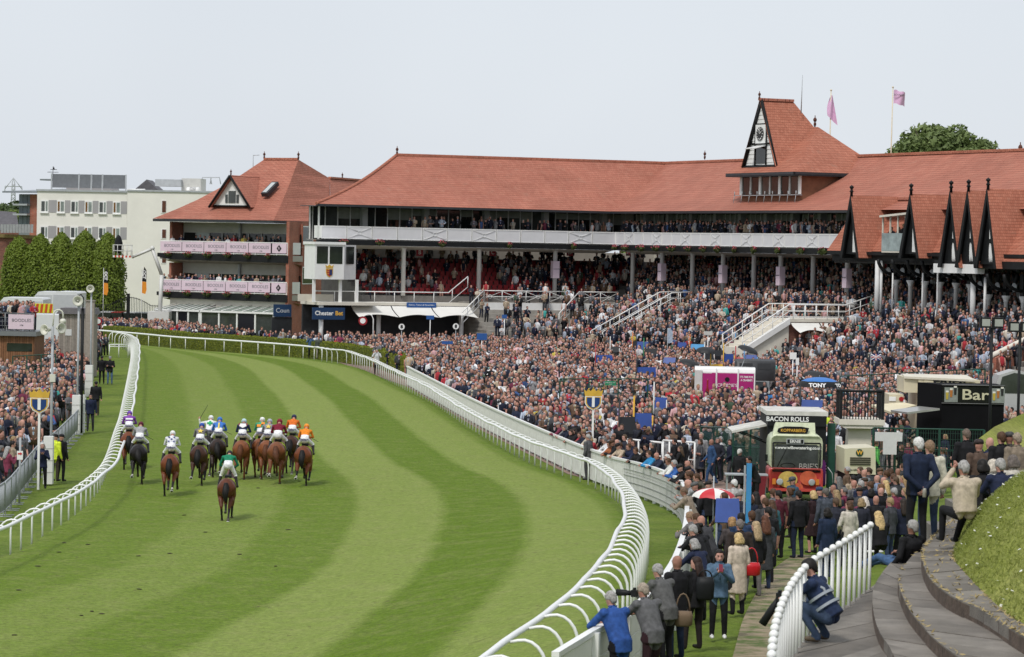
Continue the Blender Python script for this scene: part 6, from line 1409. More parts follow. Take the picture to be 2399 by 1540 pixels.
L2 = ['orange-scarfed', 'dark-haired', 'sunglassed', 'shaven', 'black-haired', 'blue-jacketed', 'bald navy-jacketed', 'white-haired', 'brown-haired white shirted', 'blue anorak', 'dark cap', 'bald', 'black cap', 'shaven olive', 'bald striped', 'dark cropped', 'grey capped']
for i, (x, y_) in enumerate(((450, 1110), (540, 1122), (610, 1132), (672, 1162), (752, 1132), (782, 1190), (850, 1205), (932, 1217), (950, 1252), (1000, 1268), (1050, 1302), (1112, 1272), (1122, 1322), (1142, 1362), (1130, 1432), (1192, 1380), (1182, 1452))):
 c = [(.35, .12, .05), DGREY, NAVY, BLACK, BLACK, (.03, .22, .45), (.02, .025, .05), GREY, WHITE, (.03, .10, .32), BLACK, NAVY, BLACK, (.08, .09, .06), (.3, .3, .3), (.05, .05, .04), DGREY][i]
 fg(1312.5+x/3.52, 718.75+y_/3.52, 'm_lean' if i != 7 else 'f_lean', '%s person leaning over the fence, %s along from the crowned sign' % (L2[i], ['first', 'second', 'third', 'fourth', 'fifth', 'sixth', 'seventh', 'eighth', 'ninth', 'tenth', 'eleventh', 'twelfth', 'thirteenth', 'fourteenth', 'fifteenth', 'sixteenth', 'seventeenth'][i]), c, BLACK, [DARK, BROWN, BROWN, BROWN, DARK, BROWN, BROWN, WH_H, BROWN, GR_H, (.02, .02, .02), BROWN, (.01, .01, .012), BROWN, BROWN, DARK, (.1, .1, .1)][i], [None if i in (6, 11, 14) else 'cap' if i in (10, 12, 16) else 'bob' if i == 7 else 'short'][0], FENCE_T)
def r4(x, y_): return 1312.5+x/3.52, 718.75+y_/3.52
fg(*r4(1165, 1040), 'm_jacket', 'large man in light grey suit jacket holding a racecard', (.25, .25, .26), BLACK, (.3, .26, .22), 'receding', (-20, 100), .4, h=1.86)
fg(*r4(1250, 1095), 'm_walk', 'bald man in bright blue suit beside the grey-suited man', (.03, .07, .16), (.03, .07, .16), BROWN, None, (-25, 120), .3)
fg(*r4(1020, 1075), 'm_jacket', 'man in black zip jacket standing behind the fence leaners', BLACK, BLACK, (.1, .09, .08), 'short', (-20, 100))
fg(*r4(1480, 1175), 'm_coat', 'white-haired man in long black coat by the drinks counter', BLACK, BLACK, WH_H, 'short', (20, 120))
fg(*r4(1612, 1235), 'm_lean', 'young dark-haired man in black suit bending over the counter', BLACK, BLACK, DARK, 'short', (-10, 100))
fg(*r4(232, 1052), 'm_jacket', 'grey-haired photographer in grey jacket at the trackside rail', (.085, .085, .09), (.05, .05, .055), GR_H, 'receding', (-20, 130), h=1.8)
fg(*r4(998, 838), 'm_jacket', 'man in black suit and white open shirt in the ring', BLACK, BLACK, BROWN, 'receding', (-10, 60), shirt=(.7, .7, .7))
fg(*r4(940, 758), 'm_jacket', 'man in beige cap and field jacket in the ring', (.28, .24, .19), DENIM, (.12, .12, .12), 'cap')
fg(*r4(1020, 755), 'm_jacket', 'grey-haired man in cream jacket in the ring', (.5, .46, .40), BEIGE, GR_H)
fg(*r4(830, 755), 'm_jacket', 'tall dark-haired man in black rain jacket in the ring', BLACK, BLACK, DARK)
fg(*r4(910, 668), 'm_jacket', 'man in bright red jacket left of the pink kiosk', (.45, .03, .04), BLACK, (.3, .2, .15), 'receding')
fg(*r4(1222, 735), 'm_shirt', 'grey-haired man in denim shirt before the pink kiosk', (.05, .10, .22), (.2, .18, .15), GR_H)
fg(*r4(1180, 780), 'f_coat', 'woman in long black dress before the pink kiosk', BLACK, BLACK, BROWN, 'bun')
fg(*r4(690, 900), 'm_jacket', 'white-haired man in black jacket sitting by the yellow board', BLACK, BLACK, WH_H)
fg(*r4(590, 785), 'm_jacket', 'man in white suit jacket beside the yellow board', (.62, .60, .57), BEIGE, BROWN)
fg(*r4(455, 680), 'm_jacket', 'man in grey open jacket behind the crowned sign', GREY, BLACK, BROWN)
fg(*r4(1090, 945), 'm_jacket', 'man in navy suit with dark hair at the ring fence', NAVY, BLACK, DARK)
fg(*r4(1610, 785), 'm_jacket', 'man in quilted grey jacket with pint by the kiosk', (.06, .065, .07), DENIM, BROWN)
fg(*r4(1500, 660), 'm_coat', 'man in charcoal overcoat in front of the kiosk', DGREY, BLACK, GR_H)
fg(*r4(1560, 690), 'm_jacket', 'man in red jacket in front of the kiosk', (.45, .03, .05), BLACK, BROWN)
fg(*r4(1870, 760), 'm_folded', 'bald man in navy jumper with folded arms under the blue umbrella', (.012, .018, .04), BLACK, BROWN, None)
fg(*r4(1750, 690), 'm_jacket', 'man in bright blue anorak left of the blue umbrella', (.03, .16, .40), BLACK, GR_H)
HV = (.55, .68, .05)
fg(1942, 966, 'm_folded', 'police officer in yellow high-visibility jacket, left of the pair by the platform', HV, BLACK, BLACK, 'cap', (0, 40))
fg(1957, 965, 'm_jacket', 'police officer in yellow high-visibility jacket, right of the pair by the platform', HV, BLACK, BLACK, 'cap', (0, 40))
fg(2052, 1033, 'm_jacket', 'medic in green and yellow high-visibility jacket behind the generator', (.12, .45, .10), BLACK, BROWN, 'short', (30, 120))
TR = (-12, 100)
def track_p(u, v, key, label, **kw):   # by feet
 p = PG(u, v); return person(key, p, face(p, kw.pop('tgt', TR))+kw.pop('turn', 0), label=label, **kw)
track_p(98, 1145, 'f_phone', 'blonde woman in navy coat telephoning beside the left barrier', coat=NAVY, trousers=BLACK, hair=WH_H, style='bob', tgt=(-10, 60))
hv1 = track_p(128, 1128, 'm_jacket', 'steward in yellow high-visibility jacket by the left padded post', coat=(.62, .75, .05), trousers=(.05, .04, .03), hair=BLACK, style='cap', tgt=(-4, 130))
track_p(142, 1128, 'm_jacket', 'steward in black jacket and cap beside the yellow-jacketed one', coat=BLACK, trousers=BLACK, hair=BLACK, style='cap', tgt=(-4, 130))
track_p(211, 1011, 'm_jacket', 'bearded man in navy coat standing on the left verge', coat=NAVY, trousers=DGREY, hair=DARK, tgt=(-10, 60))
track_p(224, 974, 'm_jacket', 'man in black reflective bib with a stick on the left verge', coat=BLACK, trousers=(.05, .045, .03), hair=BLACK, style='cap', tgt=(-10, 60))
track_p(238, 900, 'm_jacket', 'security man in black cap by the inner rail gate', coat=BLACK, trousers=BLACK, hair=BLACK, style='cap', tgt=(-10, 60))
track_p(257, 901, 'm_folded', 'security man in black vest and jeans by the inner rail gate', coat=BLACK, trousers=(.08, .14, .25), hair=(.25, .25, .25), style='cap', tgt=(-10, 60))
track_p(882, 878, 'm_glasses', 'photographer in white shirt and dark waistcoat at the far rail', coat=(.55, .56, .58), trousers=BLACK, hair=GR_H, style='receding')
track_p(919, 872, 'm_glasses', 'photographer in dark jacket crouching behind the far rail', coat=(.02, .022, .03), trousers=BLACK, hair=BROWN)
track_p(454, 818, 'm_phone', 'photographer in black standing before the clipped hedge', coat=(.015, .018, .03), trousers=BLACK, hair=DARK)
track_p(483, 819, 'm_glasses', 'photographer in black top and brown trousers before the hedge', coat=BLACK, trousers=(.08, .05, .035), hair=BLACK, style='cap')
track_p(317, 803, 'm_jacket', 'steward in waistcoat and khaki trousers before the hedge', coat=(.05, .06, .08), trousers=(.2, .17, .12), hair=BROWN)
track_p(657, 832, 'm_jacket', 'photographer in pale shirt with black bag before the hedge', coat=(.2, .22, .25), trousers=BLACK, hair=BROWN)
track_p(727, 839, 'm_glasses', 'photographer in blue jacket at the end of the hedge', coat=(.05, .10, .2), trousers=BLACK, hair=BROWN)
track_p(746, 841, 'm_jacket', 'photographer in pale trousers at the end of the hedge', coat=(.06, .07, .06), trousers=(.3, .28, .25), hair=BROWN)
crouch = fg(1935, 1313, 'm_crouch', 'press photographer in navy bib and jeans crouching on the stone steps', (.016, .028, .07), (.035, .055, .10), DARK, 'short', (-16, 58), .25, z=3.6, h=1.86, shoes=(.10, .075, .05))
KEYS_M = ['m_jacket', 'm_weight', 'm_coat', 'm_folded', 'm_shirt', 'm_phone', 'm_glasses', 'm_back']; KEYS_F = ['f_jacket', 'f_coat', 'f_dress', 'f_phone']
CN = ['navy', 'black', 'dark blue', 'dark grey', 'mid grey', 'light grey', 'white', 'pale blue', 'tan', 'brown', 'red', 'pink', 'bright blue', 'olive', 'cream', 'burgundy', 'teal', 'mustard']
def landmark(u, v):
 if u < 300: return 'by the left barrier'
 if u < 1330: return 'at the fence before the crowned sign'
 if u < 1480: return 'near the right crowned sign'
 if u < 1640: return 'left of the pink drinks kiosk'
 if u < 1790: return 'below the pink drinks kiosk'
 if u < 1990: return 'near the blue umbrella'
 if u < 2100: return 'by the viewing platform'
 return 'by the black bar kiosk'
mid = sorted(mid, key=lambda p: p[1]); room = 296-NP-22-13-30
pick = nearleft[:26]+mid[:max(0, room-len(nearleft[:26]))]; restp = nearleft[26:]+mid[max(0, room-len(nearleft[:26])):]
HN = ['dark', 'brown', 'black', 'light brown', 'blond', 'white', 'grey', 'auburn']
for i, p in enumerate(pick):
 f_ = R5.random() < .3; ci = R5.choice(len(CC), p=CW); hi = R5.integers(0, 8); key = str(R5.choice(KEYS_F if f_ else KEYS_M)); u, v = px((p[0], p[1], p[2]+1.6))
 near_f = (p[0]-fence_x(p[1])) < .9 and p[1] > 100 and p[0] > 0
 if near_f: key = 'f_lean' if f_ else 'm_lean'
 st_ = (['long', 'bob', 'long'][i % 3] if f_ else ['short', 'short', 'receding', 'short', 'cap', None][R5.integers(0, 6)])
 lab = '%s in %s %s with %s %s' % ('woman' if f_ else 'man', CN[ci], {'f_dress': 'dress', 'm_coat': 'coat', 'f_coat': 'coat', 'm_shirt': 'shirt'}.get(key, 'jacket'), 'bald' if st_ is None else HN[hi], {'cap': 'cap', None: 'head'}.get(st_, 'hair'))
 lab += ', '+landmark(u, v)
 person(key, p, face(p, HORSES if not near_f else (p[0]-10, p[1]-4))+R5.normal(0, .35), tuple(CC[ci]*R5.uniform(.8, 1.2)), tuple(CC[R5.choice([0, 1, 2, 3, 4, 8])]), tuple(HAIRS[hi]), st_, scale=float(R5.normal(1.0, .03)), label=lab, group='spectators in the betting ring and along the rails', k=i)
NEARB = [(u+R5.uniform(-6, 6), v+R5.uniform(-4, 4)) for v, us in ((1098, range(1990, 2150, 24)), (1118, range(1970, 2110, 26)), (1146, range(1955, 2140, 27)), (1166, range(1960, 2120, 31)), (1158, range(1700, 1850, 30))) for u in us][:30]
for i, (u, v) in enumerate(NEARB):
 f_ = i % 3 == 1; ci = int(R5.choice([0, 1, 2, 3, 4, 8, 9, 15])); hi = int(R5.integers(0, 8)); key = ['m_jacket', 'f_jacket', 'm_weight', 'm_coat', 'f_coat', 'm_folded'][i % 6]; st_ = ['short', 'long', 'receding', 'cap', 'bob', None][i % 6]
 fg(u, v, key, '%s in %s %s with %s %s, %s' % ('woman' if key[0] == 'f' else 'man', CN[ci], 'coat' if 'coat' in key else 'jacket', 'bald' if st_ is None else HN[hi], {'cap': 'cap', None: 'head'}.get(st_, 'hair'), 'before the milk float' if u < 1900 else 'near the stone steps, %s row' % ('back' if v < 1108 else 'second' if v < 1132 else 'third' if v < 1156 else 'front')), tuple(CC[ci]), BLACK if i % 2 else DENIM, tuple(HAIRS[hi]), st_, turn=float(R5.normal(0, .3)), h=float(R5.normal(1.72, .05)) if key[0] == 'm' else None, group='spectators below the stone steps')
for p in restp: add_far(p)
crowd('crowd', far, HORSES, 'dense crowd of spectators packed over lawns, terraces, tiers and balconies', 77, seat_flag)
print('crowd', len(far), 'individuals', NP+len(pick))
#-- horses and jockeys
m_horse = MA('horse_coat', 'coat', .42, var=.18, vscale=3.0); m_points = MA('horse_points', 'points', .5, var=.2, vscale=4); m_sock = MA('horse_sock', 'sock', .6, var=.1); m_hoof = M('hoof', (.05, .04, .03), .5, .2)
m_plate = M('horseshoe', (.66, .66, .64), .35, .05, metal=.3)
def make_horse(name, hl, hr_, fl, fr_, sock=(0, 0)):
 """legs: lists of joint points hip/stifle/hock/fetlock/hoof, in metres; facing +Y"""
 b = MB(); bones = []
 up, rt = Vector((0, 1, 0)), Vector((1, 0, 0))
 rings = [(-.93, 1.30, .07, .12), (-.86, 1.27, .19, .25), (-.74, 1.27, .285, .335), (-.52, 1.29, .325, .365), (-.25, 1.25, .285, .35), (.05, 1.20, .295, .37), (.35, 1.22, .285, .39), (.58, 1.27, .225, .36), (.76, 1.33, .13, .24)]
 b.loft([ering((0, y, z), rx, rz, up, rt, 16, 2.15) for y, z, rx, rz in rings])
 bones.append(((0, -.7, 1.3), (0, .6, 1.3), .3, 0))
 def bone(p, q, r0, r1, m): capsule(b, p, q, r0, r1, 9); bones.append((tuple(p), tuple(q), (r0+r1)/2, m))
 bone((0, .55, 1.42), (0, 1.12, 1.72), .22, .145, 0); bone((0, 1.12, 1.74), (0, 1.24, 1.74), .13, .12, 0); bone((0, 1.24, 1.74), (0, 1.66, 1.50), .115, .07, 0)
 for s_ in (-1, 1): bone((.06*s_, 1.12, 1.83), (.075*s_, 1.13, 1.96), .03, .012, 0)
 extra = MB()
 for k, (leg, front) in enumerate(((hl, 0), (hr_, 0), (fl, 1), (fr_, 1))):
  p = [Vector(q) for q in leg]; sk = 2 if (not front and sock[k]) else 1
  if not front:
   sx = -1 if k == 0 else 1
   bone((sx*.15, -.62, 1.28), p[1], .215, .15, 0); bone(p[1], p[2].lerp(p[1], .1), .135, .075, 0); bone(p[1].lerp(p[2], .4)+Vector((0, -.05, 0)), p[2], .11, .065, 0)
   bone(p[2], p[3], .057, .042, 1); bone(p[3], p[4], .048, .04, sk)
  else: bone(p[0], p[1], .12, .075, 0); bone(p[1], p[2], .06, .045, 1); bone(p[2], p[3], .045, .04, 1)
  q = p[-1]; d = (q-p[-2]).normalized(); bone(q, q+d*.06, .055, .065, 3)
 me = remesh(b, .028, 3); tagged(me, bones, [m_horse, m_points, m_sock, m_hoof], name)
 sh = MB()
 for leg in (hl, hr_):
  q = Vector(leg[4]); d = (q-Vector(leg[3])).normalized()
  if q.z > .12:
   c = q+d*.125; u_ = d.cross(Vector((1, 0, 0))).normalized(); r_ = Vector((1, 0, 0))
   sh.tube([c+(r_*math.cos(a)*.055+u_*math.sin(a)*.062) for a in np.linspace(-.7, math.pi+.7, 11)], .013, 0, 5)
 shm = sh.mesh('horseshoe', m_plate) if sh.v else None
 return me, shm
def tail_mesh(n, sway, lift):
 b = MB(); r = np.random.default_rng(n); rings = []
 for k in range(8):
  t = k/7; c = Vector((sway*t*t, -.90-.16*math.sin(t*2.4)-lift*t, 1.50-.72*t-.02*t*t+lift*.3)); w_ = .035+.085*math.sin(math.pi*min(1, t*.9+.12)); w_ = w_ if k < 7 else .02
  rings.append([c+Vector((math.cos(a)*w_*(1+.2*math.sin(a*3+k)), math.sin(a)*w_*.7, .03*math.sin(a*5+k))) for a in np.linspace(0, 2*math.pi, 11)[:-1]])
 b.loft(rings, 0, True); return b.mesh('tail', MA('tail_hair', 'tail', .6, var=.3, vscale=12))
HA = make_horse('horse', [(-.16, -.6, 1.25), (-.22, -.42, .98), (-.18, -.78, .60), (-.17, -.72, .22), (-.17, -.66, .09)], [(.16, -.6, 1.25), (.22, -.36, 1.0), (.17, -.80, .66), (.15, -1.06, .40), (.15, -1.18, .34)], [(-.15, .5, 1.05), (-.15, .62, .6), (-.14, .45, .3), (-.14, .32, .26)], [(.15, .5, 1.05), (.15, .85, .72), (.15, .98, .36), (.15, 1.05, .26)], (0, 1))
HB = make_horse('horse', [(-.16, -.6, 1.25), (-.22, -.36, 1.0), (-.19, -.82, .68), (-.18, -1.10, .46), (-.18, -1.22, .42)], [(.16, -.6, 1.25), (.22, -.44, .98), (.17, -.76, .60), (.16, -.72, .22), (.16, -.66, .09)], [(-.15, .5, 1.05), (-.15, .9, .75), (-.15, 1.05, .4), (-.15, 1.1, .3)], [(.15, .5, 1.05), (.15, .6, .6), (.14, .42, .3), (.14, .3, .26)], (1, 0))
HC = make_horse('horse', [(-.16, -.6, 1.25), (-.22, -.40, .98), (-.17, -.76, .58), (-.15, -.70, .20), (-.15, -.64, .09)], [(.16, -.6, 1.25), (.21, -.42, 1.0), (.13, -.72, .56), (.11, -.86, .22), (.11, -.92, .13)], [(-.15, .5, 1.05), (-.13, .55, .6), (-.1, .3, .32), (-.1, .2, .3)], [(.15, .5, 1.05), (.12, .58, .58), (.1, .55, .2), (.1, .6, .09)], (0, 0))
TAILS = [tail_mesh(1, .02, .0), tail_mesh(2, .14, .05), tail_mesh(3, -.08, .1)]
mn = MB()
for k in range(14):
 t = k/13; c = Vector((0, .5+.66*t, 1.62+.27*t)); mn.ball((c.x+.03*math.sin(k*2), c.y, c.z), (.035, .06, .06), 0, 6, 4)
mane_me = mn.mesh('mane', MC['tail_hair'])
sc_b = MB(); n_ = 9
vs = [(.345*math.sin(a)*(1.0), y, 1.22+.405*math.cos(a)) for y in (-.22, .05, .3) for a in np.linspace(-1.9, 1.9, n_)]
sc_b.add(vs, [(j*n_+i, j*n_+i+1, (j+1)*n_+i+1, (j+1)*n_+i) for j in range(2) for i in range(n_-1)], 0, True); sc_b.box((0, .08, 1.66), (.24, .42, .1), 1)
cloth_me = sc_b.mesh('saddle_cloth', [M('lime_cloth', (.48, .58, .05), .8, .1), m_black])
JP = dict(pelvis=(0, -.16, 1.90), chest=(0, .10, 2.13), neck=(0, .27, 2.24), head=(0, .38, 2.33), look=(0, 1, .15), sl=(-.2, .14, 2.19), sr=(.2, .14, 2.19), el=(-.29, .26, 1.95), er=(.29, .26, 1.95), wl=(-.12, .56, 1.92), wr=(.12, .56, 1.92),
    pl=(-.1, -.14, 1.86), pr=(.1, -.14, 1.86), kl=(-.29, .2, 1.66), kr=(.29, .2, 1.66), al=(-.35, -.12, 1.32), ar=(.35, -.12, 1.32), tl=(-.37, .06, 1.29), tr=(.37, .06, 1.29), curl=1.2)
JU = dict(JP, pelvis=(0, -.16, 2.12), chest=(0, .10, 2.33), neck=(0, .28, 2.42), head=(0, .40, 2.48), sl=(-.21, .14, 2.38), sr=(.21, .14, 2.38), el=(-.34, .26, 2.08), er=(.34, .26, 2.08), pl=(-.11, -.14, 2.06), pr=(.11, -.14, 2.06), kl=(-.27, .02, 1.72), kr=(.27, .02, 1.72))
JW = dict(JP, el=(-.42, .0, 2.16), wl=(-.44, -.04, 2.32), hl=(.1, .1, 1))
for k_, ps in (('j_crouch', JP), ('j_up', JU), ('j_whip', JW)): TPL[k_] = make_person('person', ps, False, 'jockey', .018); HEADC[k_] = HEADC['person']
def star(r, n=5): return [((r if i % 2 == 0 else r*.42)*math.sin(i*math.pi/n), (r if i % 2 == 0 else r*.42)*math.cos(i*math.pi/n)) for i in range(2*n)]
def emblem(jk, poly, mat, along=.55, side=0.0, name='emblem', lift=.155):
 ps = JU if jk['pose'] == 'j_up' else JP; a, c = Vector(ps['pelvis']), Vector(ps['chest']); t = (c-a).normalized(); n = t.cross(Vector((-1, 0, 0))).normalized(); n = n if n.z > 0 else -n
 o = a+t*(c-a).length*along+n*lift; b = MB(); m3 = [o+Vector((x+side, 0, 0))+t*z for x, z in poly]; b.slab(m3, .02, n); return b.build(name, mat, jk)
BAY, DBAY, BLK, CHE = (.145, .042, .016), (.055, .022, .013), (.014, .011, .011), (.20, .068, .026)
HN_ = [  # u, v feet, heading, phase, coat, tail-index, silks, cap, pose, horse label, jockey label
 (301, 1094, .10, 0, BAY, 0, (.20, .06, .34), (.16, .06, .40), 'j_crouch', 'bay racehorse half hidden beyond the black one on the rails', 'jockey in purple and white silks with purple cap on the rails'),
 (326, 1128, .04, 1, BLK, 1, (.30, .30, .31), (.10, .012, .03), 'j_crouch', 'black racehorse on the left rails with bright hind shoes', 'jockey in pale grey silks with maroon cap on the black horse'),
 (400, 1156, .02, 0, BAY, 0, (.66, .66, .70), (.72, .72, .72), 'j_crouch', 'bay racehorse running alone second from the left', 'jockey in white silks with blue stars and white cap'),
 (468, 1131, -.02, 1, DBAY, 0, (.16, .15, .16), (.03, .08, .36), 'j_crouch', 'dark bay racehorse at the left of the middle bunch', 'jockey in grey silks with yellow star and blue cap'),
 (490, 1107, .0, 2, BLK, 2, (.70, .72, .70), (.72, .74, .72), 'j_whip', 'dark racehorse hidden between the blue-capped and blue-silked riders', 'jockey in white silks with green cross raising a whip'),
 (511, 1112, .02, 0, (.03, .017, .013), 1, (.05, .17, .52), (.05, .17, .52), 'j_crouch', 'near-black racehorse under the blue and yellow silks', 'jockey in blue silks with yellow stripe and sleeves'),
 (567, 1117, -.02, 1, CHE, 0, (.02, .03, .08), (.42, .58, .62), 'j_crouch', 'glossy chestnut racehorse in the centre of the bunch', 'jockey in navy and maroon silks with pale blue cap'),
 (533, 1213, .0, 2, (.10, .030, .014), 0, (.012, .19, .10), (.02, .018, .02), 'j_up', 'bay racehorse trailing last, nearest the camera', 'jockey in emerald silks standing in the stirrups, nearest the camera'),
 (610, 1112, -.02, 2, CHE, 2, (.05, .30, .16), (.75, .75, .73), 'j_crouch', 'chestnut racehorse at the far left of the right bunch', 'jockey in orange and green quartered silks with white cap'),
 (627, 1117, -.04, 0, CHE, 0, (.24, .24, .26), (.36, .38, .42), 'j_crouch', 'chestnut racehorse tucked behind the grey-silked rider', 'jockey in mid grey silks with yellow star and grey cap'),
 (650, 1127, -.03, 1, (.17, .060, .025), 1, (.17, .012, .03), (.20, .015, .03), 'j_crouch', 'large chestnut racehorse with a grass-flecked rump', 'jockey in plain maroon silks and maroon cap'),
 (684, 1103, -.05, 2, DBAY, 0, (.62, .14, .02), (.025, .03, .07), 'j_crouch', 'dark bay racehorse between the two orange-silked riders', 'jockey in orange silks with navy cap'),
 (713, 1132, -.06, 1, BAY, 0, (.72, .22, .02), (.78, .26, .03), 'j_crouch', 'lean bay racehorse at the right end of the field', 'jockey in bright orange silks and orange cap on the right'),
]
m_yel = M('silk_yellow', (.72, .56, .10), .7, .1); m_blu = M('silk_blue', (.04, .06, .22), .7, .1); m_grn = M('silk_green', (.02, .36, .12), .7, .1); m_org = M('silk_orange', (.75, .25, .02), .7, .1); m_mar = M('silk_maroon', (.20, .015, .03), .7, .1); m_swh = M('silk_white', (.72, .72, .72), .7, .05)
m_let = M('breeches_lettering', (.03, .03, .10), .6, 0); whip_b = MB(); whip_b.tube([(0, 0, 0), (0, 0, .7)], [.012, .008], 0, 5); whip_me = whip_b.mesh('whip', m_black)
for i, (u, v, hd, ph, cc_, ti, silk, cap, pose_, hlab_, jlab) in enumerate(HN_):
 me, shm = (HA, HB, HC)[ph]; p = PG(u, v+6); p.z = gz(p.x, p.y)-.01; s_ = .86 if i == 7 else .93 if i != 10 else .98
 h = tag(link('horse', me, None, p, hd, s_), hlab_, 'horse', 'runners in the race'); h['coat'] = list(cc_); blackpt = cc_ not in (CHE,) and i != 10
 h['points'] = [.012, .01, .01] if blackpt else [x*.6 for x in cc_]; h['sock'] = [.6, .58, .55] if i in (1, 2, 10, 12) else list(h['points'])
 tl = link('tail', TAILS[ti], h); tl['tail'] = [.008, .007, .007] if blackpt else [x*.5 for x in cc_]
 mn_ = link('mane', mane_me, h); mn_['tail'] = list(tl['tail']); link('saddle_cloth', cloth_me, h)
 if shm: link('horseshoe', shm, h)
 j = link('person', TPL[pose_], None, p, hd, s_); tag(j, jlab, 'jockey', 'jockeys in the race'); j['pose'] = pose_
 for n, c in (('coat', silk), ('trousers', (.72, .72, .74)), ('skin', SK[i % 4]), ('hair', cap), ('shoes', (.015, .014, .014)), ('shirt', (.6, .6, .6))): j[n] = [float(x) for x in c]
 hc = link('cap', get_hair(pose_, 'helmet'), j); hc['hair'] = [float(x) for x in cap]
 if i not in (7, 10):
  t_ = text('Stobart', .115, m_let, j, (0, JP['pelvis'][1]-.20, JP['pelvis'][2]-.02), bold=.004); t_.rotation_euler = (math.pi/2-.2, 0, 0)
 if pose_ == 'j_whip': w_ = link('whip', whip_me, j, JW['wl']); w_.rotation_euler = (-.2, .5, 0)
 elif i in (1, 5, 7, 8, 12): w_ = link('whip', whip_me, j, JP['wr']); w_.rotation_euler = (.9, 1.9, 0)
 if i in (3, 9): emblem(j, star(.13), m_yel, .75)
 if i == 2:
  for sx, al in ((-.1, .4), (.1, .4), (0, .75), (-.1, 1.05), (.1, 1.05)): emblem(j, star(.05), m_blu, al, sx)
  for q in ('l', 'r'):
   pass
 if i == 4: emblem(j, [(-.04, -.12), (.04, -.12), (.04, -.04), (.12, -.04), (.12, .04), (.04, .04), (.04, .12), (-.04, .12), (-.04, .04), (-.12, .04), (-.12, -.04), (-.04, -.04)], m_grn, .75)
 if i == 5: emblem(j, [(-.03, -.2), (.03, -.2), (.03, .16), (-.03, .16)], m_yel, .6)
 if i == 6: emblem(j, [(-.15, -.02), (0, -.12), (.15, -.02), (.12, .12), (-.12, .12)], m_swh, .85); emblem(j, [(-.19, .0), (-.12, .0), (-.12, .13), (-.17, .13)], m_mar, .9); emblem(j, [(.19, .0), (.12, .0), (.12, .13), (.17, .13)], m_mar, .9)
 if i == 8: emblem(j, [(-.17, -.12), (0, -.12), (0, .02), (-.17, .02)], m_org, .75); emblem(j, [(.16, .03), (0, .03), (0, .15), (.13, .15)], m_org, .75)
 if i == 0: emblem(j, [(-.15, -.03), (.15, -.03), (.15, .05), (-.15, .05)], m_swh, .6)
#-- flower baskets hung under the balconies
fb_ = MB(); fr_r = np.random.default_rng(4)
d_ = fr_r.normal(0, 1, (170, 3)); d_ /= np.linalg.norm(d_, axis=1)[:, None]; pts_ = d_*np.array([.46, .24, .26])*fr_r.uniform(.5, 1, (170, 1))
v, f = leaf_cards(pts_, d_, .085, 5, .6); bas_me = leaf_mesh('foliage', v, f, leaf_mat('basket_leaf', (.045, .07, .015), (.13, .16, .05), 2.0))
d_ = fr_r.normal(0, 1, (26, 3)); d_[:, 2] = abs(d_[:, 2])+.3; d_ /= np.linalg.norm(d_, axis=1)[:, None]
v, f = leaf_cards(d_*np.array([.48, .26, .34]), d_, .06, 6, .3, 1.0); flo_me = leaf_mesh('flowers', v, f, M('petals', (.42, .06, .10), .6, .5, 8))
def baskets(fr, xs_, z, off, where):
 nm = ['leftmost', 'second', 'third', 'fourth', 'fifth', 'sixth', 'seventh', 'eighth', 'ninth', 'tenth', 'eleventh', 'twelfth', 'thirteenth', 'fourteenth']
 for i, x in enumerate(xs_):
  o = tag(link('flower_basket', bas_me, None, fr.world(x, off, z), fr.rz+.3*i, .9+.2*((i*7) % 5)/5), '%s hanging basket of red flowers along the %s' % (nm[i], where), 'flower basket', 'hanging flower baskets'); link('flowers', flo_me, o)['kind'] = 'stuff'
baskets(FL, [1.9, 5.2, 11.0, 17.4, 23.6], ZF-.2, -.42, 'left wing balcony')
baskets(FR, [.6, 2.6, 5.6, 8.4, 11.3, 14.2, 16.8, 19.2, 22.0, 25.2, 29, 32.6, 36], ZF-.22, -.42, 'right wing balcony')
for zf_, nm_ in ((zf2, 'upper pink-bannered balcony'), (zf1, 'lower pink-bannered balcony')): baskets(FB, [xb0+1.1+i*2.3 for i in range(6)], zf_-.1, -.35, nm_)
#-- helpers for street furniture
def pole(b, p, h, r=.05, m=0): b.tube([p, (p[0], p[1], p[2]+h)], r, m, 8)
def brolly(u, v, d, w_, cols, label, tilt=(0, 0), lettering=None, hp=1.9, n=8, ztop=None):
 top = P(u, v, d); base = Vector((top.x, top.y, ter(top.x, top.y))); rt = thing('umbrella', label, 'umbrella', base)
 zt = top.z-base.z; b = MB(); pole(b, (0, 0, max(0, zt-hp-.2)), hp+.2, .018); b.tube([(0, 0, zt), (0, 0, zt+.09)], .012, 0, 5); b.build('shaft', m_grey, rt)
 R_ = w_/2
 for i in range(n):
  a0, a1 = 2*math.pi*i/n, 2*math.pi*(i+1)/n; g = MB(); rows_ = []
  for k in range(6):
   t = k/5; rr = R_*math.sin(t*math.pi/2*.96); z = zt-R_*.42*(1-math.cos(t*math.pi/2))
   rows_.append([(rr*math.cos(a0), rr*math.sin(a0), z), (rr*math.cos((a0+a1)/2)*.975, rr*math.sin((a0+a1)/2)*.975, z+.03*t), (rr*math.cos(a1), rr*math.sin(a1), z)])
  g.add([q for r_ in rows_ for q in r_], [(3*k+j, 3*k+j+1, 3*k+j+4, 3*k+j+3) for k in range(5) for j in range(2)], 0, True)
  o = g.build('gore', cols[i % len(cols)], rt)
  if lettering: o.data.materials.append(lettering); [setattr(pq, 'material_index', 1) for pq in o.data.polygons if pq.index >= 6]
 if tilt != (0, 0): rt.rotation_euler = (tilt[0], tilt[1], .2)
 return rt, zt
brolly(1672, 1144, 78, 1.15, [M('umb_white', (.70, .69, .66), .6, .04), M('umb_red', (.50, .02, .03), .5, .06)], 'red and white golf umbrella over the fence watchers', (0, 0))
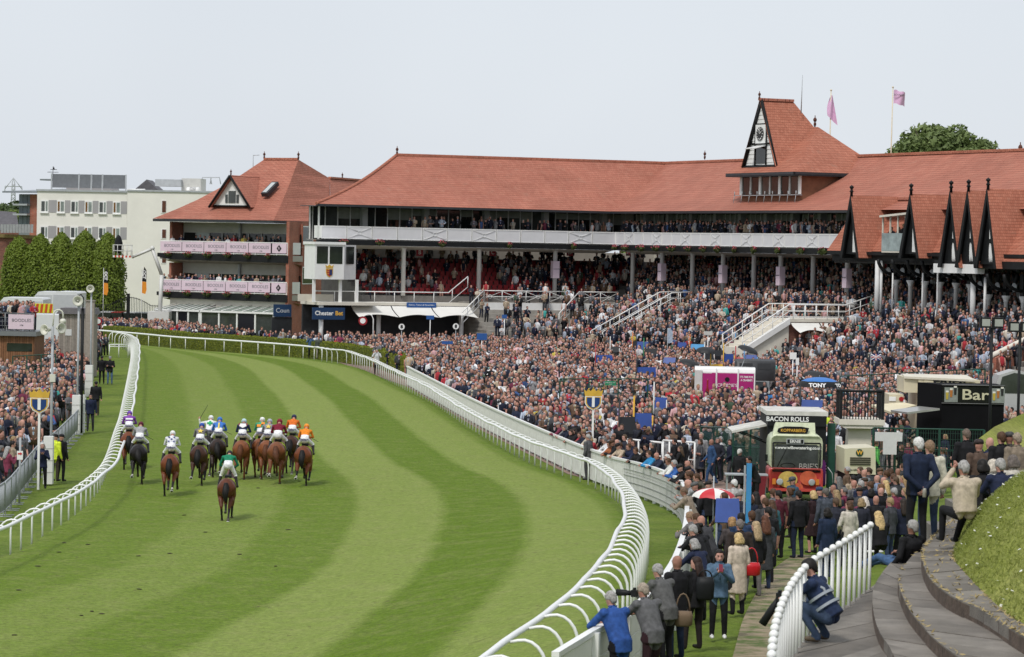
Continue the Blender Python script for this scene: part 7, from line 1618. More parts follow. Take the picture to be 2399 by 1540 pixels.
ub, zt = brolly(1920, 884, 150, 2.35, [M('umb_blue', (.03, .16, .48), .5, .06)], 'big blue umbrella lettered TONY on a black band', (0, 0), m_black)
text('TONY', .3, m_white, ub, (-.22, -1.16, zt-.37), rot=(math.pi/2-.5, 0, 0), bold=.01); text('TO', .26, m_white, ub, (.86, -.84, zt-.37), rot=(math.pi/2-.5, 0, .75), bold=.01)
brolly(1857, 754, 224, 1.75, [M('umb_green', (.015, .17, .08), .5, .06)], 'dark green umbrella on the terrace below the canopy', (.05, .1))
for i, (u, v) in enumerate(((1648, 811), (1902, 868), (1590, 838), (1700, 800))): brolly(u, v, 186-i*6, 1.25+.3*(i == 1), [M('umb_black', (.015, .016, .018), .6, .1)], ['small black umbrella in the middle of the packed lawn', 'wide black umbrella behind the blue TONY one', 'black umbrella left of the pink kiosk crowd', 'black umbrella among the bookmakers'][i], (.2, .1*i))
COLB = {'blue': (.02, .06, .26), 'black': (.012, .013, .016), 'yellow': (.62, .36, .02), 'red': (.35, .02, .03), 'white': (.6, .6, .58), 'sky': (.05, .25, .5), 'orange': (.6, .18, .03), 'green': (.02, .2, .08)}
def pitch(u, v, cb_, cp, wd, ht, label, i):
 d = 7.0*7000/(v-590); p = P(u, v, d); z0 = ter(p.x, p.y); rt = thing('bookmaker_pitch', label, 'bookmaker stand', (p.x, p.y, z0), .5*math.sin(i*2.3), 'bookmaker pitches in the ring')
 h = p.z-z0; b = MB(); pole(b, (-wd*.55, 0, 0), h+.75, .035); pole(b, (wd*.55, 0, 0), h*.95, .025); b.build('pole', M('pitch_'+cp, COLB[cp], .5, .1), rt)
 b = MB(); b.slab([(-wd/2, -.1, h-ht), (wd/2, -.1, h-ht), (wd/2, .12, h), (-wd/2, .12, h)], .06); b.build('board', M('pitch_'+cb_, COLB[cb_], .5, .12), rt)
 b = MB(); b.prism([(-.3, h-ht-.3), (.3, h-ht-.3), (.24, h-ht), (-.24, h-ht)], -.2, .2); b.build('satchel', M('pitch_black', COLB['black'], .6, .1), rt)
 b = MB(); b.box((0, .3, .25), (.7, .5, .5)); b.build('stand_box', M('crate_grey', (.2, .2, .2), .7, .1), rt)
 return rt
for i, (x, y, cb_, cp, wd, ht) in enumerate(((680, 290, 'blue', 'black', .9, .6), (365, 400, 'blue', 'red', 1.2, .55), (745, 345, 'black', 'green', 1.0, .6), (715, 500, 'blue', 'black', 1.2, .8), (1005, 295, 'blue', 'black', .7, .4), (1130, 310, 'sky', 'orange', 1.1, .4), (1392, 390, 'blue', 'yellow', .8, 1.0), (1570, 398, 'blue', 'sky', .8, .5), (900, 420, 'blue', 'black', .8, .4), (1295, 475, 'yellow', 'yellow', .9, .5), (825, 750, 'blue', 'white', .6, .9), (685, 880, 'blue', 'yellow', .75, .95), (640, 285, 'black', 'orange', .8, .5), (450, 330, 'black', 'white', .7, .4), (1300, 360, 'black', 'black', .9, .4), (1480, 300, 'black', 'sky', .6, .4), (1700, 330, 'black', 'white', .6, .4), (560, 910, 'black', 'black', .8, .7), (2075, 770, 'blue', 'black', 1.0, .7), (1480, 420, 'red', 'red', .5, .4), (1230, 380, 'black', 'white', .7, .5))):
 u, v = r4(x, y); pitch(u, v, cb_, cp, wd, ht, 'bookmaker pitch with %s board and %s pole, %s row, %s' % (cb_, cp, 'back' if y < 360 else 'middle' if y < 600 else 'front', 'far left' if x < 600 else 'left of centre' if x < 900 else 'centre' if x < 1250 else 'right of centre' if x < 1500 else 'far right'), i)
bb_ = thing('bookmaker_pitch', 'blue bookmaker board and tall light blue post beside the red and white umbrella', 'bookmaker stand', at_head(1706, 1170, 1.9), 0, 'bookmaker pitches in the ring'); lz = bb_.location
b = MB(); b.slab([(-.3, -.02, 1.35), (.3, -.02, 1.35), (.27, .2, 1.9), (-.27, .2, 1.9)], .06); b.build('board', M('pitch_blue', ()), bb_)
b = MB(); b.bx(-.02, .28, -.1, .1, 1.0, 1.34); b.build('printer', m_black, bb_); b = MB(); b.bx(.42, .54, 0, .06, 0, 2.75); b.bx(.36, .4, 0, .05, 0, 2.7, 1); b.build('post', [M('pitch_sky', COLB['sky']), m_grey], bb_)
for x in (-.28, .24): b = MB(); b.bx(x, x+.04, 0, .04, 0, 1.4); b.build('leg', m_grey, bb_)
#-- milk float and trailer
D1 = 105.0; c = P(1866, 1100, D1); z0 = gz(c.x, D1); ml = thing('milk_float', 'red and green vintage milk float with KOPPARBERG and ERNIE signs', 'milk float', (c.x, D1, z0)); s1 = D1/7000
def zz(v, d=D1): return P(1866, v, d).z-z0
m_fl_red = M('float_red', (.50, .06, .055), .3, .12, 1.5, spec=.6); m_fl_grn = M('float_green', (.56, .60, .42), .4, .18, 6, spec=.5)
hw = .94; b = MB()
def fring(y, zlo, zhi, w_, r=.18):
 pts = [];
 for (cx, cz, a0) in ((w_-r, zhi-r, 0), (-w_+r, zhi-r, 90), (-w_+r*.5, zlo+r*.5, 180), (w_-r*.5, zlo+r*.5, 270)):
  rr = r if a0 < 180 else r*.5
  for k in range(4): a = R(a0+30*k); pts.append(Vector((cx+rr*math.cos(a), y, cz+rr*math.sin(a))))
 return pts
zb, zm, zr_ = zz(1150), zz(1098), zz(1021)
b.loft([fring(.10, zb, zm-.05, hw-.05), fring(0, zb, zm, hw, .12), fring(.25, zb, zm+.02, hw+.02, .12), fring(1.5, zb, zm+.02, hw+.02, .12)]); b.build('body', m_fl_red, ml)
b = MB(); b.loft([fring(.18, zm, zr_-.05, hw-.06), fring(.12, zm, zr_-.02, hw-.03), fring(.3, zm, zr_+.04, hw, .3), fring(1.6, zm, zr_+.06, hw, .3)]); cabm = b.build('cab', m_fl_grn, ml)
b = MB(); b.prism([(x, z) for x, z in ((-.78, zz(1102)), (.78, zz(1102)), (.76, zz(1045)), (.70, zz(1042)), (-.70, zz(1042)), (-.76, zz(1045)))], .085, .1); ws = b.build('windscreen', M('screen_glass', (.055, .06, .06), .08, .5, 1.2, spec=.7), ml)
b = MB(); w0_, w1_, w2_, w3_ = -.83, .83, zz(1105), zz(1039)
for p, q in (((w0_, w2_), (w1_, w2_)), ((w1_, w2_), (w1_, w3_)), ((w1_, w3_), (w0_, w3_)), ((w0_, w3_), (w0_, w2_))): b.tube([(p[0], .09, p[1]), (q[0], .09, q[1])], .03, 0, 5)
b.tube([(-.68, .07, zz(1096)), (-.35, .07, zz(1050))], .01, 0, 4); b.build('seal', m_black, ml)
text('v.www.willowcatering.co.uk', .145, m_white, ml, (.05, .075, zz(1050)), bold=.004); text('BBIE\'S', .3, M('grey_text', (.32, .32, .31), .5, 0), ml, (.42, .072, zz(1094)), sx=.9)
b = MB(); b.tube([(.25*math.cos(a)-.3, .082, zz(1092)+.09*math.sin(a)) for a in np.linspace(0, 6.28, 15)[:-1]], .014, 0, 4, closed=True); b.build('steering_wheel', m_black, ml)
b = MB(); b.box((-.06, .06, zz(1035)), (.62, .06, .19)); b.box((-.06, .028, zz(1035)), (.56, .01, .14), 1); pl8 = b.build('name_plate', [m_grey, m_black], ml); text('ERNIE', .15, m_white, ml, (-.06, .018, zz(1035)), bold=.003)
b = MB(); b.slab([(-.84, .35, zz(1023)), (.68, .35, zz(1023)), (.66, .5, zz(992)), (-.72, .5, zz(992))], .5, (0, -1, .2)); b.build('sign_board', m_fl_grn, ml)
xk = (1854-1866)*s1+.06; b = MB(); b.prism([(xk-.56, zz(1014)), (xk-.4, zz(1019)), (xk+.5, zz(1017)), (xk+.56, zz(1004)), (xk+.3, zz(1001)), (xk-.3, zz(1001)), (xk-.52, zz(1006))], .30, .34); b.build('drink_sign', m_black, ml); text('KOPPARBERG', .15, M('gold_letters', ()), ml, (xk, .29, zz(1010.5)), bold=.001, sx=.95)
for sx, uu in ((-1, 1827), (1, 1902)):
 xx = (uu-1866)*s1; b = MB(); b.lathe([(.115, 0), (.12, .05), (.085, .06)], (xx, .0, zz(1129.5)), 0, 14, 'Y'); b.lathe([(.08, .0), (.085, .03)], (xx, -.0, zz(1129.5)), 1, 12, 'Y'); b.v = [(p[0], p[1]-.06, p[2]) for p in b.v]; b.build('headlight', [m_grey, M('lens', (.7, .7, .66), .1, .1)], ml)
 b = MB(); b.box((xx+sx*.2, -.03, zz(1129)), (.12, .06, .2)); b.build('indicator', M('amber', (.6, .2, .03), .4, .1), ml)
m_app = M('apple_print', (.50, .10, .05), .35, .35, 3); m_app2 = M('pear_print', (.52, .36, .10), .35, .3, 4)
for xx, z_, rr, mm in ((-.3, zz(1124), .34, m_app2), (.42, zz(1120), .3, m_app), (.06, zz(1142), .18, m_app)):
 b = MB(); b.prism([(xx+rr*math.cos(a), max(zb+.06, min(zm-.08, z_+rr*.85*math.sin(a)))) for a in np.linspace(0, 2*math.pi, 21)[:-1]], -.012, .0); b.build('fruit_print', mm, ml)
b = MB(); b.bx(-hw-.03, hw+.03, -.06, .05, zb-.02, zb+.08); b.build('bumper', m_fl_red, ml)
for sx in (-.7, .7):
 b = MB(); b.lathe([(.08, -.1), (.3, -.09), (.32, 0), (.3, .09), (.08, .1)], (sx, .55, .32), 0, 18, 'X'); b.build('wheel', m_black, ml)
b = MB(); b.bx(-hw+.05, hw-.05, .3, 1.5, .3, zb); b.build('chassis', m_black, ml)
for sx in (-1, 1): b = MB(); b.box((sx*(hw+.12), .15, zz(1075)), (.1, .06, .24)); b.build('mirror', m_black, ml)
D2 = 107.6; c2 = P(1867, 1000, D2); tr_ = thing('catering_trailer', 'black and purple catering trailer lettered BACON ROLLS behind the milk float', 'trailer', (c2.x, D2, gz(c2.x, D2))); zt_ = P(1867, 966, D2).z-tr_.location.z; s2_ = D2/7000
hw2 = (1936-1798)*s2_/2; b = MB(); b.bx(-hw2, hw2, 0, 3.2, .5, zt_-.12); bd_ = b.build('body', [m_black], tr_)
b = MB(); b.bx(hw2-.2, hw2+.012, -.01, 3.1, .55, 1.45); b.build('purple_panel', M('purple_panel', (.10, .015, .12), .4, .2, 1), tr_)
b = MB(); b.bx(-hw2-.05, hw2+.05, -.08, 3.3, zt_-.12, zt_+.03); b.build('roof', M('dirty_white', (.55, .54, .50), .7, .25, 2), tr_); text('BACON ROLLS', .23, m_white, tr_, ((1844-1867)*s2_, -.1, P(1844, 982.5, D2).z-tr_.location.z), bold=.006); b = MB(); b.bx(-hw2, hw2, -.085, 0, zt_-.5, zt_-.125); b.build('header', m_black, tr_)
b = MB(); b.slab([(-hw2, .3, 2.62), (-hw2-1.25, .25, 2.35), (-hw2-1.25, 2.6, 2.35), (-hw2, 2.7, 2.62)], .08); b.build('awning', M('dirty_white', ()), tr_); b = MB()
for y in (.5, 2.2): b.tube([(-hw2, y, 2.0), (-hw2-1.0, y, 2.38)], .02, 0, 4)
b.build('strut', m_black, tr_)
for y in (.9, 1.8): b = MB(); b.lathe([(.08, -.1), (.3, -.09), (.32, 0), (.3, .09), (.08, .1)], (hw2-.1, y, .32), 0, 18, 'X'); b.build('wheel', m_black, tr_)
tb = thing('counter_table', 'folding counter with dark red cloth left of the milk float', 'table', (c.x-1.75, D1+.2, gz(c.x-1.75, D1))); b = MB(); b.box((0, 0, .98), (1.5, .6, .05)); b.build('top', m_grey, tb); b = MB(); b.slab([(-.05, -.31, .95), (.7, -.31, .95), (.62, -.33, .15), (.1, -.33, .2)], .03); b.build('cloth', M('dark_red_cloth', (.16, .012, .02), .8, .15), tb)
for sx in (-.68, .68): b = MB(); b.bx(sx-.02, sx+.02, -.2, .2, 0, .95); b.build('leg', m_grey, tb)
wc = thing('water_container', 'white plastic water container on the grass right of the float', 'container', (c.x+1.35, D1-.1, gz(c.x+1.35, D1))); b = MB(); b.box((0, 0, .3), (.4, .3, .6), taper=.93); b.build('tank', M('hazy_white', (.55, .57, .56), .4, .1), wc); b = MB(); b.tube([(-.05, 0, .6), (-.1, 0, 1.1), (-.25, .1, 1.3)], .015, 0, 5); b.build('hose', m_grey, wc)
#-- pink drinks kiosk
D3 = 166.0; k3 = D3/7000; c3 = P(1698, 900, D3); kk = thing('drinks_kiosk', 'magenta drinks kiosk trailer lettered CRABBIES with bottle poster', 'kiosk', (c3.x, D3, 0), -.06)
m_mag = M('magenta', (.36, .015, .15), .4, .08, 1); hw = 1.68; b = MB()
b.loft([[Vector((x, y, z)) for y, z in ((0, .5), (0, 2.35), (.06, 2.52), (.25, 2.6), (1.8, 2.6), (1.95, 2.45), (1.95, .5))] for x in (-hw, hw)], 0, False); b.build('body', m_white, kk)
for xa, xc_ in ((-.72, -.52), (-.42, .68), (.78, hw-.08)): b = MB(); b.bx(xa, xc_, -.03, -.005, .7, 2.3); b.build('panel', m_mag, kk)
for xx in (-.48, .73): b = MB(); b.bx(xx-.03, xx+.03, -.045, 0, .5, 2.55); b.build('rib', m_white, kk)
b = MB(); b.bx(-hw+.42, -hw+1.0, -.75, -.72, .55, 2.3); dr = b.build('door', m_mag, kk)
bt = MB(); bt.lathe([(.12, .7), (.13, .75), (.13, 1.25), (.05, 1.5), (.04, 1.85), (.05, 1.9), (.05, 1.95)], (-hw+.72, -.76, 0), 0, 12); bt.v = [(p[0], -.76+(p[1]+.76)*.25, p[2]) for p in bt.v]; bt.build('bottle_print', M('bottle_red', (.25, .02, .015), .3, .3), kk)
b = MB(); b.box((-hw+.72, -.8, 1.0), (.2, .02, .16)); b.build('bottle_label', m_black, kk)
b = MB(); b.bx(-hw, -hw+.42, -.8, 0, .5, 2.45); b.build('side_panel', M('pale_side', (.55, .53, .52), .6, .1), kk)
text('CRABBIE\'S', .25, m_white, kk, (.13, -.035, 1.62), sx=1.0); text('IT\'S TIME FOR', .15, m_white, kk, (1.2, -.035, 2.1), bold=.004, sx=.8); text('A CRABBIE\'S', .15, m_white, kk, (1.2, -.035, 1.92), bold=.004, sx=.8); text('IT\'S TIME FOR', .18, m_white, kk, (.13, -.035, 1.22), bold=.005, sx=.85); text('A CRABBIE\'S', .18, m_white, kk, (.13, -.035, 1.0), bold=.005, sx=.85)
b = MB(); b.disc((.13, -.05, 1.95), .13, .02, 0, 16); b.build('emblem', m_black, kk)
for x in (-1, 1): b = MB(); b.lathe([(.08, -.1), (.28, -.09), (.3, 0), (.28, .09), (.08, .1)], (x, .9, .3), 0, 14, 'X'); b.build('wheel', m_black, kk)
b = MB(); b.bx(-hw+.1, hw-.1, .1, 1.8, .35, .5); b.build('chassis', m_black, kk)
D4 = 172.0; c4 = P(1768, 890, D4); pu = thing('pickup', 'pale car with a large dark grey hatch lid raised high', 'car', (c4.x, D4, 0)); b = MB()
b.loft([[Vector((x*w_, y, z)) for x in (1,) for w_, y, z in ((.86, -.1, .45), (.9, 0, .9), (.9, 2.6, .95), (.86, 2.7, .45))] if False else [Vector((s_*.9, y, z)) for y, z in ((-.4, .4), (-.4, 1.0), (.3, 1.1), (.7, 1.62), (2.6, 1.66), (3.0, 1.1), (3.1, .4))] for s_ in (-1, 1)], 0, False); b.build('body', M('car_silver', (.42, .43, .42), .25, .1, 1, spec=.6), pu)
b = MB(); b.slab([(-.8, .28, 1.14), (.8, .28, 1.14), (.72, .66, 1.58), (-.72, .66, 1.58)], .02); b.build('rear_window', m_glass[0], pu)
for x in (-.8, .8): b = MB(); b.lathe([(.1, -.1), (.32, -.09), (.33, 0), (.32, .09), (.1, .1)], (x, .3, .33), 0, 14, 'X'); b.build('wheel', m_black, pu)
zl0, zl1 = P(1768, 892, D4).z, P(1768, 841, D4).z; lid = MB(); lid.loft([fring(-.3, zl0, zl1-.08, 1.16, .12), fring(-.38, zl0+.06, zl1-.1, 1.1, .12)][::-1]+[fring(-.1, zl0, zl1, 1.18, .12)]); lid.build('hatch_lid', M('lid_grey', (.05, .052, .056), .5, .15), pu)
for xx in (-.55, .5): b = MB(); b.box((xx, -.39, zl1-.42), (.75, .02, .35)); b.build('lid_recess', M('lid_grey2', (.035, .037, .04), .5, .1), pu)
b = MB(); [b.tube([(x, .2, 1.3), (x, -.2, zl0+.2)], .025, 0, 5) for x in (-.9, .9)]; b.build('strut', m_grey, pu)
#-- viewing platform on a cream pillar
D5 = 112.0; c5 = P(2015, 1000, D5); g5 = gz(c5.x, D5); vp = thing('viewing_platform', 'cream pillar carrying a railed black viewing platform', 'platform', (c5.x, D5, g5)); s5 = D5/7000
def z5(v): return P(2015, v, D5).z-g5
b = MB(); b.prism([(-.5, 0), (.47, 0), (.42, z5(1002)), (-.42, z5(1002))], 0, .9); b.build('pillar', m_cream, vp); b = MB(); b.prism([(-.62, z5(1003)), (.62, z5(1003)), (.86, z5(995)), (-.82, z5(995))], -.3, 1.3); b.bx(-.84, .88, -.35, 1.4, z5(995), z5(982)); b.build('slab', m_cream, vp)
b = MB(); zr5 = z5(916); z05 = z5(982)
for (p, q) in (((-.76, -.28), (.8, -.28)), ((-.76, -.28), (-.76, 1.3)), ((.8, -.28), (.8, 1.3))):
 b.tube([(p[0], p[1], zr5), (q[0], q[1], zr5)], .05, 0, 5); n_ = 15
 for i in range(n_): x, y = p[0]+(q[0]-p[0])*i/(n_-1), p[1]+(q[1]-p[1])*i/(n_-1); b.bx(x-.018, x+.018, y-.018, y+.018, z05, zr5)
for x in (-.76, .8): b.bx(x-.05, x+.05, -.33, -.23, z05, zr5)
b.build('railing', m_black, vp)
#-- bar kiosk, chip van, generator
D6 = 126.0; c6 = P(2277, 960, D6); g6 = gz(c6.x, D6); bk = thing('bar_kiosk', 'black kiosk lettered Bar with printed beer glasses', 'kiosk', (c6.x, D6, g6), .0); s6 = D6/7000
def z6(v): return P(2277, v, D6).z-g6
xl, xr_ = (2205-2277)*s6, (2352-2277)*s6; zt6 = z6(903)
b = MB(); b.add([(xl, 0, 0), (xr_, 0, 0), (xr_, 2.2, 0), (xl-.75, 2.0, 0), (xl, 0, zt6), (xr_, 0, zt6), (xr_, 2.2, zt6), (xl-.75, 2.0, zt6)], [(0, 1, 5, 4), (1, 2, 6, 5), (2, 3, 7, 6), (3, 0, 4, 7), (4, 5, 6, 7)]); b.build('body', M('matt_black', (.006, .006, .007), .8, .2, 1, spec=.08), bk)
b = MB(); b.bx(xl+.02, xr_-.02, -.04, 0, z6(946), z6(907)); b.build('sign_band', M('gloss_black', (.008, .008, .01), .15, .2), bk); b = MB(); b.tube([(xl, -.05, z6(946)), (xr_, -.05, z6(946))], .02, 0, 4); b.tube([(xl, -.05, zt6), (xr_, -.05, zt6)], .03, 0, 4); b.build('trim', M('trim_grey', (.12, .12, .12), .4, 0), bk)
text('Bar', .62, M('bar_letters', (.55, .52, .36), .3, .1), bk, ((2283-2277)*s6, -.05, z6(926)), bold=.008, sx=1.35)
for xx in ((2227-2277)*s6, (2337-2277)*s6):
 b = MB(); b.box((xx, -.05, z6(926)), (.56, .02, .62)); b.build('poster', M('poster_pale', (.22, .24, .22), .4, .3, 4), bk)
 for k, cg in enumerate(((.45, .34, .05), (.38, .14, .03), (.02, .02, .02))):
  b = MB(); gx = xx-.17+k*.17; gzz = z6(926)-.2+k*.1; b.prism([(gx-.045, gzz), (gx+.045, gzz), (gx+.06, gzz+.3), (gx-.06, gzz+.3)], -.075, -.06, 0); b.prism([(gx-.06, gzz+.3), (gx+.06, gzz+.3), (gx+.06, gzz+.37), (gx-.06, gzz+.37)], -.075, -.06, 1); b.build('beer_glass_print', [M('beer_%d' % k, cg, .4, .1), M('foam', (.7, .68, .6), .6, 0)], bk)
b = MB(); b.slab([(xl-.75, 1.2, z6(962)), (xl-.1, -.3, z6(962)), (xl-1.5, -.6, z6(972)), (xl-2.0, 1.0, z6(972))], .08); b.build('counter_flap', M('steel', (.4, .4, .38), .3, .15, metal=.4), bk)
D7 = 136.0; c7 = P(2215, 960, D7); g7 = gz(c7.x, D7); fv = thing('chip_van', 'cream catering van lettered FRIES behind the black bar kiosk', 'van', (c7.x, D7, g7)); s7 = D7/7000
def x7(u): return (u-2215)*s7
def z7(v): return P(2215, v, D7).z-g7
m_crv = M('cream_van', (.62, .56, .40), .4, .08, 1, spec=.5)
b = MB(); b.bx(x7(2150), x7(2295), 0, 3.4, .4, z7(890)); b.bx(x7(2117), x7(2150), .1, 2.6, z7(922), z7(886)); b.build('body', m_crv, fv)
b = MB(); b.slab([(x7(2117), 0, z7(884)), (x7(2280), -.2, z7(888)), (x7(2275), 1.6, z7(881)), (x7(2122), 1.6, z7(881))], .1, (0, 0, 1)); b.build('roof', M('van_roof', (.62, .58, .48), .5, .1), fv)
b = MB(); b.bx(x7(2163), x7(2283), -.04, 0, z7(915), z7(893)); b.build('sign_board', m_crv, fv); text('FRIES', .52, m_black, fv, (x7(2222), -.06, z7(902)), bold=.02, sx=1.25)
b = MB(); b.bx(x7(2084), x7(2118), .3, 2.3, z7(962), z7(928)); b.build('bonnet', m_crv, fv); b = MB(); b.box((x7(2092), .28, z7(938)), (.3, .03, .2)); b.build('number_plate', m_white, fv); b = MB(); b.disc((x7(2113), .26, z7(938)), .11, .04, 0, 14); b.build('tail_light', M('lamp_red', (.35, .02, .02), .3, .1), fv)
b = MB(); b.slab([(x7(2118), .05, z7(950)), (x7(2145), -.2, z7(955)), (x7(2080), -1.0, z7(970)), (x7(2040), .2, z7(957))], .1); b.build('counter_flap', m_crv, fv)
for x in (x7(2125), x7(2270)): b = MB(); b.lathe([(.1, -.1), (.33, -.09), (.34, 0), (.33, .09), (.1, .1)], (x, .2, .34), 0, 14, 'X'); b.build('wheel', m_black, fv)
D8 = 104.0; c8 = P(2015, 1090, D8); g8 = gz(c8.x, D8); gn = thing('generator', 'cream generator trailer with louvres and a W emblem', 'generator', (c8.x, D8, g8), .05); s8 = D8/7000
def z8(v): return P(2015, v, D8).z-g8
b = MB(); b.loft([[Vector((x, y, z)) for x, z in ((-.54, z8(1110)), (.56, z8(1112)), (.52, z8(1048)), (-.56, z8(1052)))] for y in (0, 1.9)], 0, False); b.build('body', M('gen_cream', (.58, .54, .40), .45, .08, 1), gn)
for k in range(4): b = MB(); z_ = z8(1072+k*5); b.bx(-.36, .36, -.03, .0, z_-.045, z_+.0); b.build('louvre', M('louvre_dark', (.05, .045, .03), .6, .1), gn)
b = MB(); b.disc((-.03, -.02, z8(1061)), .13, .03, 0, 20); b.build('emblem', M('emblem_green', (.02, .06, .04), .4, .1), gn); text('W', .2, M('gold_letters', ()), gn, (-.03, -.035, z8(1061)), bold=.006); text('www.willowcatering.co.uk', .085, m_black, gn, (0, -.02, z8(1101)))
b = MB(); b.bx(-.5, .52, .05, 1.8, .35, z8(1110)); b.build('chassis', m_black, gn)
for x in (-.72, .72): b = MB(); b.lathe([(.12, -.12), (.36, -.1), (.38, 0), (.36, .1), (.12, .12)], (x, .7, .38), 0, 18, 'X'); b.build('wheel', m_black, gn)
#-- green mesh fences
m_gf = M('green_fence', (.012, .06, .04), .5, .2)
def mesh_fence(u0, v0, u1, v1, d0, d1, h, label, gap=.2, sign=None, posts=5):
 a, e = P(u0, v0, d0), P(u1, v1, d1); a.z = e.z = 0; za, ze_2 = P(u0, v0, d0).z, P(u1, v1, d1).z; rt = thing('mesh_fence', label, 'fence', (a.x, a.y, 0)); L = (e-a).length; t = (e-a)/L
 for i in range(posts+1):
  p = t*L*i/posts; zt_2 = za+(ze_2-za)*i/posts; b = MB(); b.box((p.x, p.y, zt_2/2), (.07, .07, zt_2), 0); b.build('post', m_gf, rt)
 b = MB()
 for k in (1.0, .62, .3): b.tube([Vector((0, 0, za-h*(1-k))), t*L+Vector((0, 0, ze_2-h*(1-k)))], .03 if k == 1 else .016, 0, 4)
 for i in range(int(L/gap)): p = t*(i+.5)*gap; zt_2 = za+(ze_2-za)*(i+.5)*gap/L; b.bx(p.x-.006, p.x+.006, p.y-.006, p.y+.006, zt_2-h, zt_2)
 for k in np.arange(.15, h, .22): b.tube([Vector((0, 0, za-k)), t*L+Vector((0, 0, ze_2-k))], .006, 0, 3)
 b.build('wire_mesh', m_gf, rt); return rt
mesh_fence(2046, 1003, 2306, 1008, 110, 109, 2.0, 'dark green mesh fence with gate below the black bar', .09)
mesh_fence(1643, 1000, 1800, 1006, 121, 112, 1.9, 'dark green mesh fence left of the catering trailer', .09, posts=4)
mesh_fence(1312, 888, 1518, 888, 152, 150, 1.9, 'dark green fence with exit sign across the crowd', .4, posts=3)
mesh_fence(1968, 882, 2308, 864, 160, 166, 1.9, 'dark green fence above the cream chip van', .4)
mesh_fence(30, 835, 130, 830, 172, 172, 1.9, 'dark green fence across the left crowd', .4, posts=3)
ex = thing('exit_sign', 'green emergency exit sign on the mesh fence', 'sign', P(1430, 903, 150)); b = MB(); b.box((0, 0, .1), (.56, .03, .22)); b.build('board', M('exit_green', (.02, .22, .10), .5, 0), ex); text('EMERGENCY EXIT', .06, m_white, ex, (0, -.02, .13)); text('GATE', .06, m_white, ex, (0, -.02, .05))
gp = thing('gate_post', 'tall dark green steel gate post right of the float', 'post', (P(1948, 1000, 108).x, 108, 0)); b = MB(); b.box((0, 0, 1.45), (.28, .2, 2.9)); b.build('post', m_gf, gp)
nt = thing('notice', 'white T-shaped notice on the green fence', 'notice', P(2085, 1030, 109.3)); b = MB(); b.box((-.05, 0, .1), (1.0, .03, .33)); b.box((0, .001, -.3), (.5, .03, .5)); b.build('board', M('notice_white', (.6, .6, .6), .6, .06, 8), nt)
#-- signs
def crown_sign(u, v, d, zb_, label):
 p = P(u, v, d); g_ = gz(p.x, d); rt = thing('furlong_marker', label, 'furlong marker', (p.x, d, g_), 0, 'crowned furlong markers'); h = p.z-g_; s_ = .34
 sh = [(-1, .55), (1, .55), (.98, -.3), (.72, -.72), (0, -1.12), (-.72, -.72), (-.98, -.3)]
 b = MB(); b.prism([(x*s_, h+z*s_) for x, z in sh], 0, .05); b.build('shield_back', m_white, rt)
 b = MB(); b.prism([(x*s_*.9, h+z*s_*.9) for x, z in sh], -.012, 0); b.build('gold_border', m_gold, rt)
 b = MB(); b.prism([(x*s_*.76, h+z*s_*.78-.005) for x, z in sh], -.02, -.012); b.build('shield', M('shield_blue', (.012, .045, .17), .4, .08), rt)
 text('1', .52, m_white, rt, (0, -.03, h-.05), bold=.03)
 b = MB(); b.prism([(x*s_, h+z*s_) for x, z in ((-.98, .58), (.98, .58), (1.12, 1.35), (.8, 1.12), (.62, 1.42), (.32, 1.15), (0, 1.55), (-.32, 1.15), (-.62, 1.42), (-.8, 1.12), (-1.12, 1.35))], 0, .05)
 for k in range(5): b.ball(((-.98+.49*k)*s_*1.1, .0, h+(1.42+.1*(k % 2 == 0))*s_), .03, 0, 6, 4)
 b.build('crown', m_gold, rt); b = MB(); b.bx(-.04, .04, .01, .07, 0, h-.3); b.build('post', m_white, rt)
crown_sign(1390, 940, 119, 0, 'crowned blue shield marker numbered 1 beside the right rail'); crown_sign(92, 945, 107, 0, 'crowned blue shield marker numbered 1 over the left crowd')
def disc_sign(u, v, d, r_, label, txt=None, post=True, hook=False):
 p = P(u, v, d); z_ = ter(p.x, p.y); rt = thing('winning_post' if hook else 'round_sign', label, 'winning post' if hook else 'sign', (p.x, p.y, z_)); h = p.z-z_
 b = MB(); b.disc((0, 0, h), r_, .04, 0, 24); b.build('ring', M('sign_red', (.30, .012, .02), .5, .08) if not txt else m_black, rt); b = MB(); b.disc((0, -.02, h), r_*(.62 if not txt else .86), .02, 0, 24); b.build('disc', m_white, rt)
 if txt: text(txt, r_*1.25, m_black, rt, (0, -.03, h), bold=.02)
 b = MB()
 if hook: b.tube([(.85, .05, 0), (.85, .05, h+.15), (.7, .05, h+.48), (.4, .05, h+.55), (.1, .05, h+.4), (0, .05, h+r_*.9)], .05, 0, 6)
 else: b.tube([(0, .05, 0), (0, .05, h)], .03, 0, 6)
 b.build('post', m_white if hook else m_grey, rt)
disc_sign(850, 752, 243, .36, 'red ringed winning post disc on a hooked white post before the stand', None, True, True); disc_sign(230, 753, 244, .33, 'red ringed disc of the far winning post at the left')
disc_sign(941, 766, 236, .28, 'round white sign numbered 8, left of two', '8'); disc_sign(1068, 765, 236, .28, 'round white sign numbered 8, right of two', '8')
def board_sign(u, v, d, w_, h_, mat, label, txt=None, post=m_white, ts=.16, base=None):
 p = P(u, v, d); z_ = ter(p.x, p.y) if base is None else base; rt = thing('sign_board', label, 'sign', (p.x, p.y, z_)); h = p.z-z_; b = MB(); b.box((0, 0, h), (w_, .05, h_)); b.build('board', mat, rt)
 if txt:
  for i, t_ in enumerate(txt): text(t_, ts, m_white, rt, (0, -.035, h+(len(txt)-1)*ts*.6-i*ts*1.2))
 b = MB(); b.tube([(0, .05, 0), (0, .05, h)], .035, 0, 6); b.build('post', post, rt); return rt
